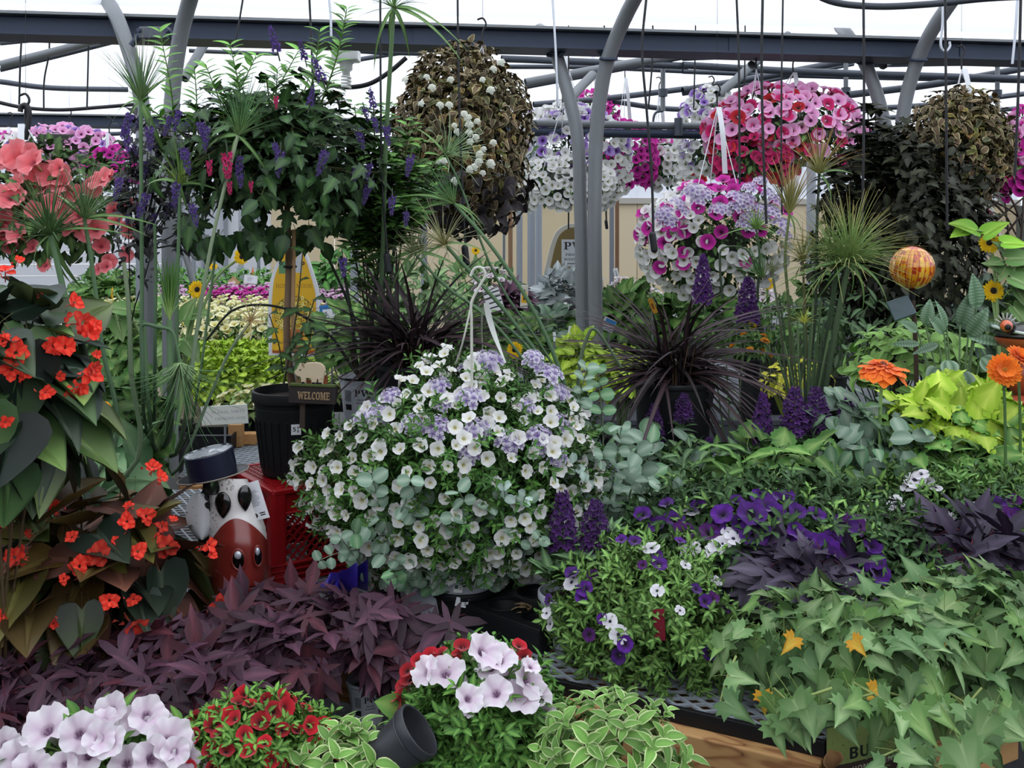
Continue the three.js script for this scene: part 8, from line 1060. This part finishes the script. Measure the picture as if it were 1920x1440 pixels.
card('plant_tag', 'white slim tag in the foliage before the centre posts', 1040, 632, 4.5, 6, 18, TOP, (x, w, h) => { x.fillStyle = '#eef0f0'; x.fillRect(0, 0, w, h); }, { roll: -0.1 });
card('plant_tag', 'white tag with dark print against the near centre post', 1072, 623, 4.5, 14, 22, TOP, (x, w, h) => { x.fillStyle = '#eceeee'; x.fillRect(0, 0, w, h); x.fillStyle = '#33363c'; x.fillRect(130, 10, 40, 100); x.fillRect(190, 10, 30, 60); }, { roll: 0.1 });
{ // stone bird
  const d = 5.0, s = S(1, d), t = thing('bird_ornament', 'pale stone bird ornament with a dark cap behind the near centre post', 'ornament', P(1072, 650, d).setY(0.66)), pale = std('#a8a68c', { roughness: 0.85 });
  wpart(t, 'body', new THREE.SphereGeometry(1, 24, 18).scale(28 * s, 34 * s, 26 * s), pale, P(1072, 610, d)); wpart(t, 'head', new THREE.SphereGeometry(1, 20, 16).scale(17 * s, 16 * s, 16 * s), std('#23262a', { roughness: 0.5 }), P(1064, 575, d)); wpart(t, 'face', new THREE.SphereGeometry(1, 16, 12).scale(8 * s, 9 * s, 5 * s), std('#dcded8', { roughness: 0.6 }), P(1060, 576, d - 0.036)); wpart(t, 'beak', new THREE.ConeGeometry(2.5 * s, 9 * s, 8).rotateX(PI / 2), std('#3a3a34'), P(1060, 579, d - 0.05)); part(t, 'base', new THREE.CylinderGeometry(26 * s, 28 * s, 0.03, 20), pale, V(0, 0.015, 0)); }
{ // oddments low at the bench
  const t = thing('seed_tray', 'shallow black tray on the small mesh bench beside the white sign', 'tray', level(392, 838)), s = 1; R = rng(660); for (const [w, h, z, x, y, dd] of [[0.24, 0.008, 0, 0, 0.004, 0.2], [0.24, 0.07, 0.1, 0, 0.035, 0.006], [0.24, 0.07, -0.1, 0, 0.035, 0.006]]) part(t, 'tray_wall', new RoundedBoxGeometry(w, h, dd, 2, 0.002), blackPlastic, V(x, y, z)); for (const x of [-0.12, 0.12]) part(t, 'tray_wall', new RoundedBoxGeometry(0.006, 0.07, 0.2, 2, 0.002), blackPlastic, V(x, 0.035, 0)); part(t, 'rim', new RoundedBoxGeometry(0.26, 0.006, 0.012, 2, 0.002), std('#3c4046', { roughness: 0.4 }), V(0, 0.071, 0.104));
  solo('wood_block', new RoundedBoxGeometry(0.06, 0.1, 0.05, 2, 0.004), pine[0], 'brown wooden block propping the white sign', 'block', null, level(436, 842).add(V(0, 0.05, -0.06)));
  solo('wood_offcut', new RoundedBoxGeometry(0.1, 0.05, 0.06, 2, 0.004), pine[1], 'pale pine offcut lying behind the black pot', 'block', null, level(462, 832).add(V(0, 0.025, 0)));
  const v = thing('foil_sleeve', 'violet blue shiny foil sleeve poking out beneath the eucalyptus', 'wrapping', level(640, 1105, TOP)), fg = sheet([0, 0], [1, 1], 12, 8, (a, b) => P(lerp(590, 668, a) + 6 * sin(a * 9), lerp(1092 - 36 * a, 1110, b) + 4 * sin(a * 12 + b * 3), 2.36 - 0.05 * sin(a * 7) * b).sub(v.position)); part(v, 'foil', fg, std('#35288a', { roughness: 0.35, clearcoat: 0.5 })); part(v, 'foil_fold', fg.clone().translate(0.02, -0.004, -0.03), std('#2c2080', { roughness: 0.35, clearcoat: 0.5 }));
  const rp = thing('red_tag', 'dark red plant tag standing in the green calibrachoa mound', 'tag', P(1236, 1185, 2.12).setY(TOP)); wpart(rp, 'tag', new RoundedBoxGeometry(S(22, 2.1), S(60, 2.1), 0.002, 2, 0.0008), std('#8a1c30', { roughness: 0.5 }), P(1236, 1172, 2.1), facing(V(0.1, 0, 1), V(-0.05, 1, 0)));
  const db = thing('dead_leaves', 'shrivelled tan dead leaves lying on the black tray corner', 'leaves', level(992, 1190).setY(TOP + 0.05)); for (let k = 0; k < 7; k++) part(db, 'dry_leaf', leaf({ L: 0.035, W: 0.35, colors: ['#a08a68', '#7a6448', '#a8906c'], bend: rnd(0.3, 1.4), wave: 0.1 }), leafMats[2], V(rnd(-0.02, 0.02), 0.01, rnd(-0.02, 0.02)), facing(V(rnd(-1, 1), rnd(-0.2, 0.6), rnd(-1, 1)), V(0, 1, 0)));
  db.userData.group = 'litter on the benches'; const d2 = db.clone(); d2.name = numbered('dead_leaves'); d2.userData = { ...db.userData, label: 'shrivelled tan dead leaves lying on the mesh below the green calibrachoa' }; scene.add(d2); d2.position.copy(level(1150, 1268)); d2.rotation.y = 1.9;
}

for (const [pts, l] of [[[[322, 425, 9], [350, 460, 9], [372, 484, 9], [384, 470, 9], [386, 440, 9]], 'grey U-shaped duct pipe hanging before the white boards'], [[[330, 472, 9], [344, 474, 9], [352, 492, 9], [362, 528, 9]], 'grey bent pipe elbow before the white boards, lower of the two']]) { const t = thing('duct_pipe', l, 'pipe', P(...pts[0])); part(t, 'pipe', stalkPlain(pts.map((p) => P(...p).sub(t.position)), S(6, 9), 10), steel); part(t, 'bracket', new THREE.BoxGeometry(0.03, 1.1, 0.03), pipeSteel, V(0.02, 0.5, -0.02)); }
{ const d = 12.3, t = thing('traffic_cone', 'small orange cone standing far back by the grey door', 'cone', P(474, 533, d)); part(t, 'cone', new THREE.ConeGeometry(S(7, d), S(34, d), 16).translate(0, S(17, d), 0), std('#d8702c', { roughness: 0.6 })); part(t, 'base', new RoundedBoxGeometry(S(18, d), 0.02, S(18, d), 2, 0.004), std('#b85a20', { roughness: 0.6 })); part(t, 'stand', new THREE.CylinderGeometry(0.03, 0.03, t.position.y, 8).translate(0, -t.position.y / 2, 0), pipeSteel); }
scene.add(camera);
renderer.render(scene, camera);
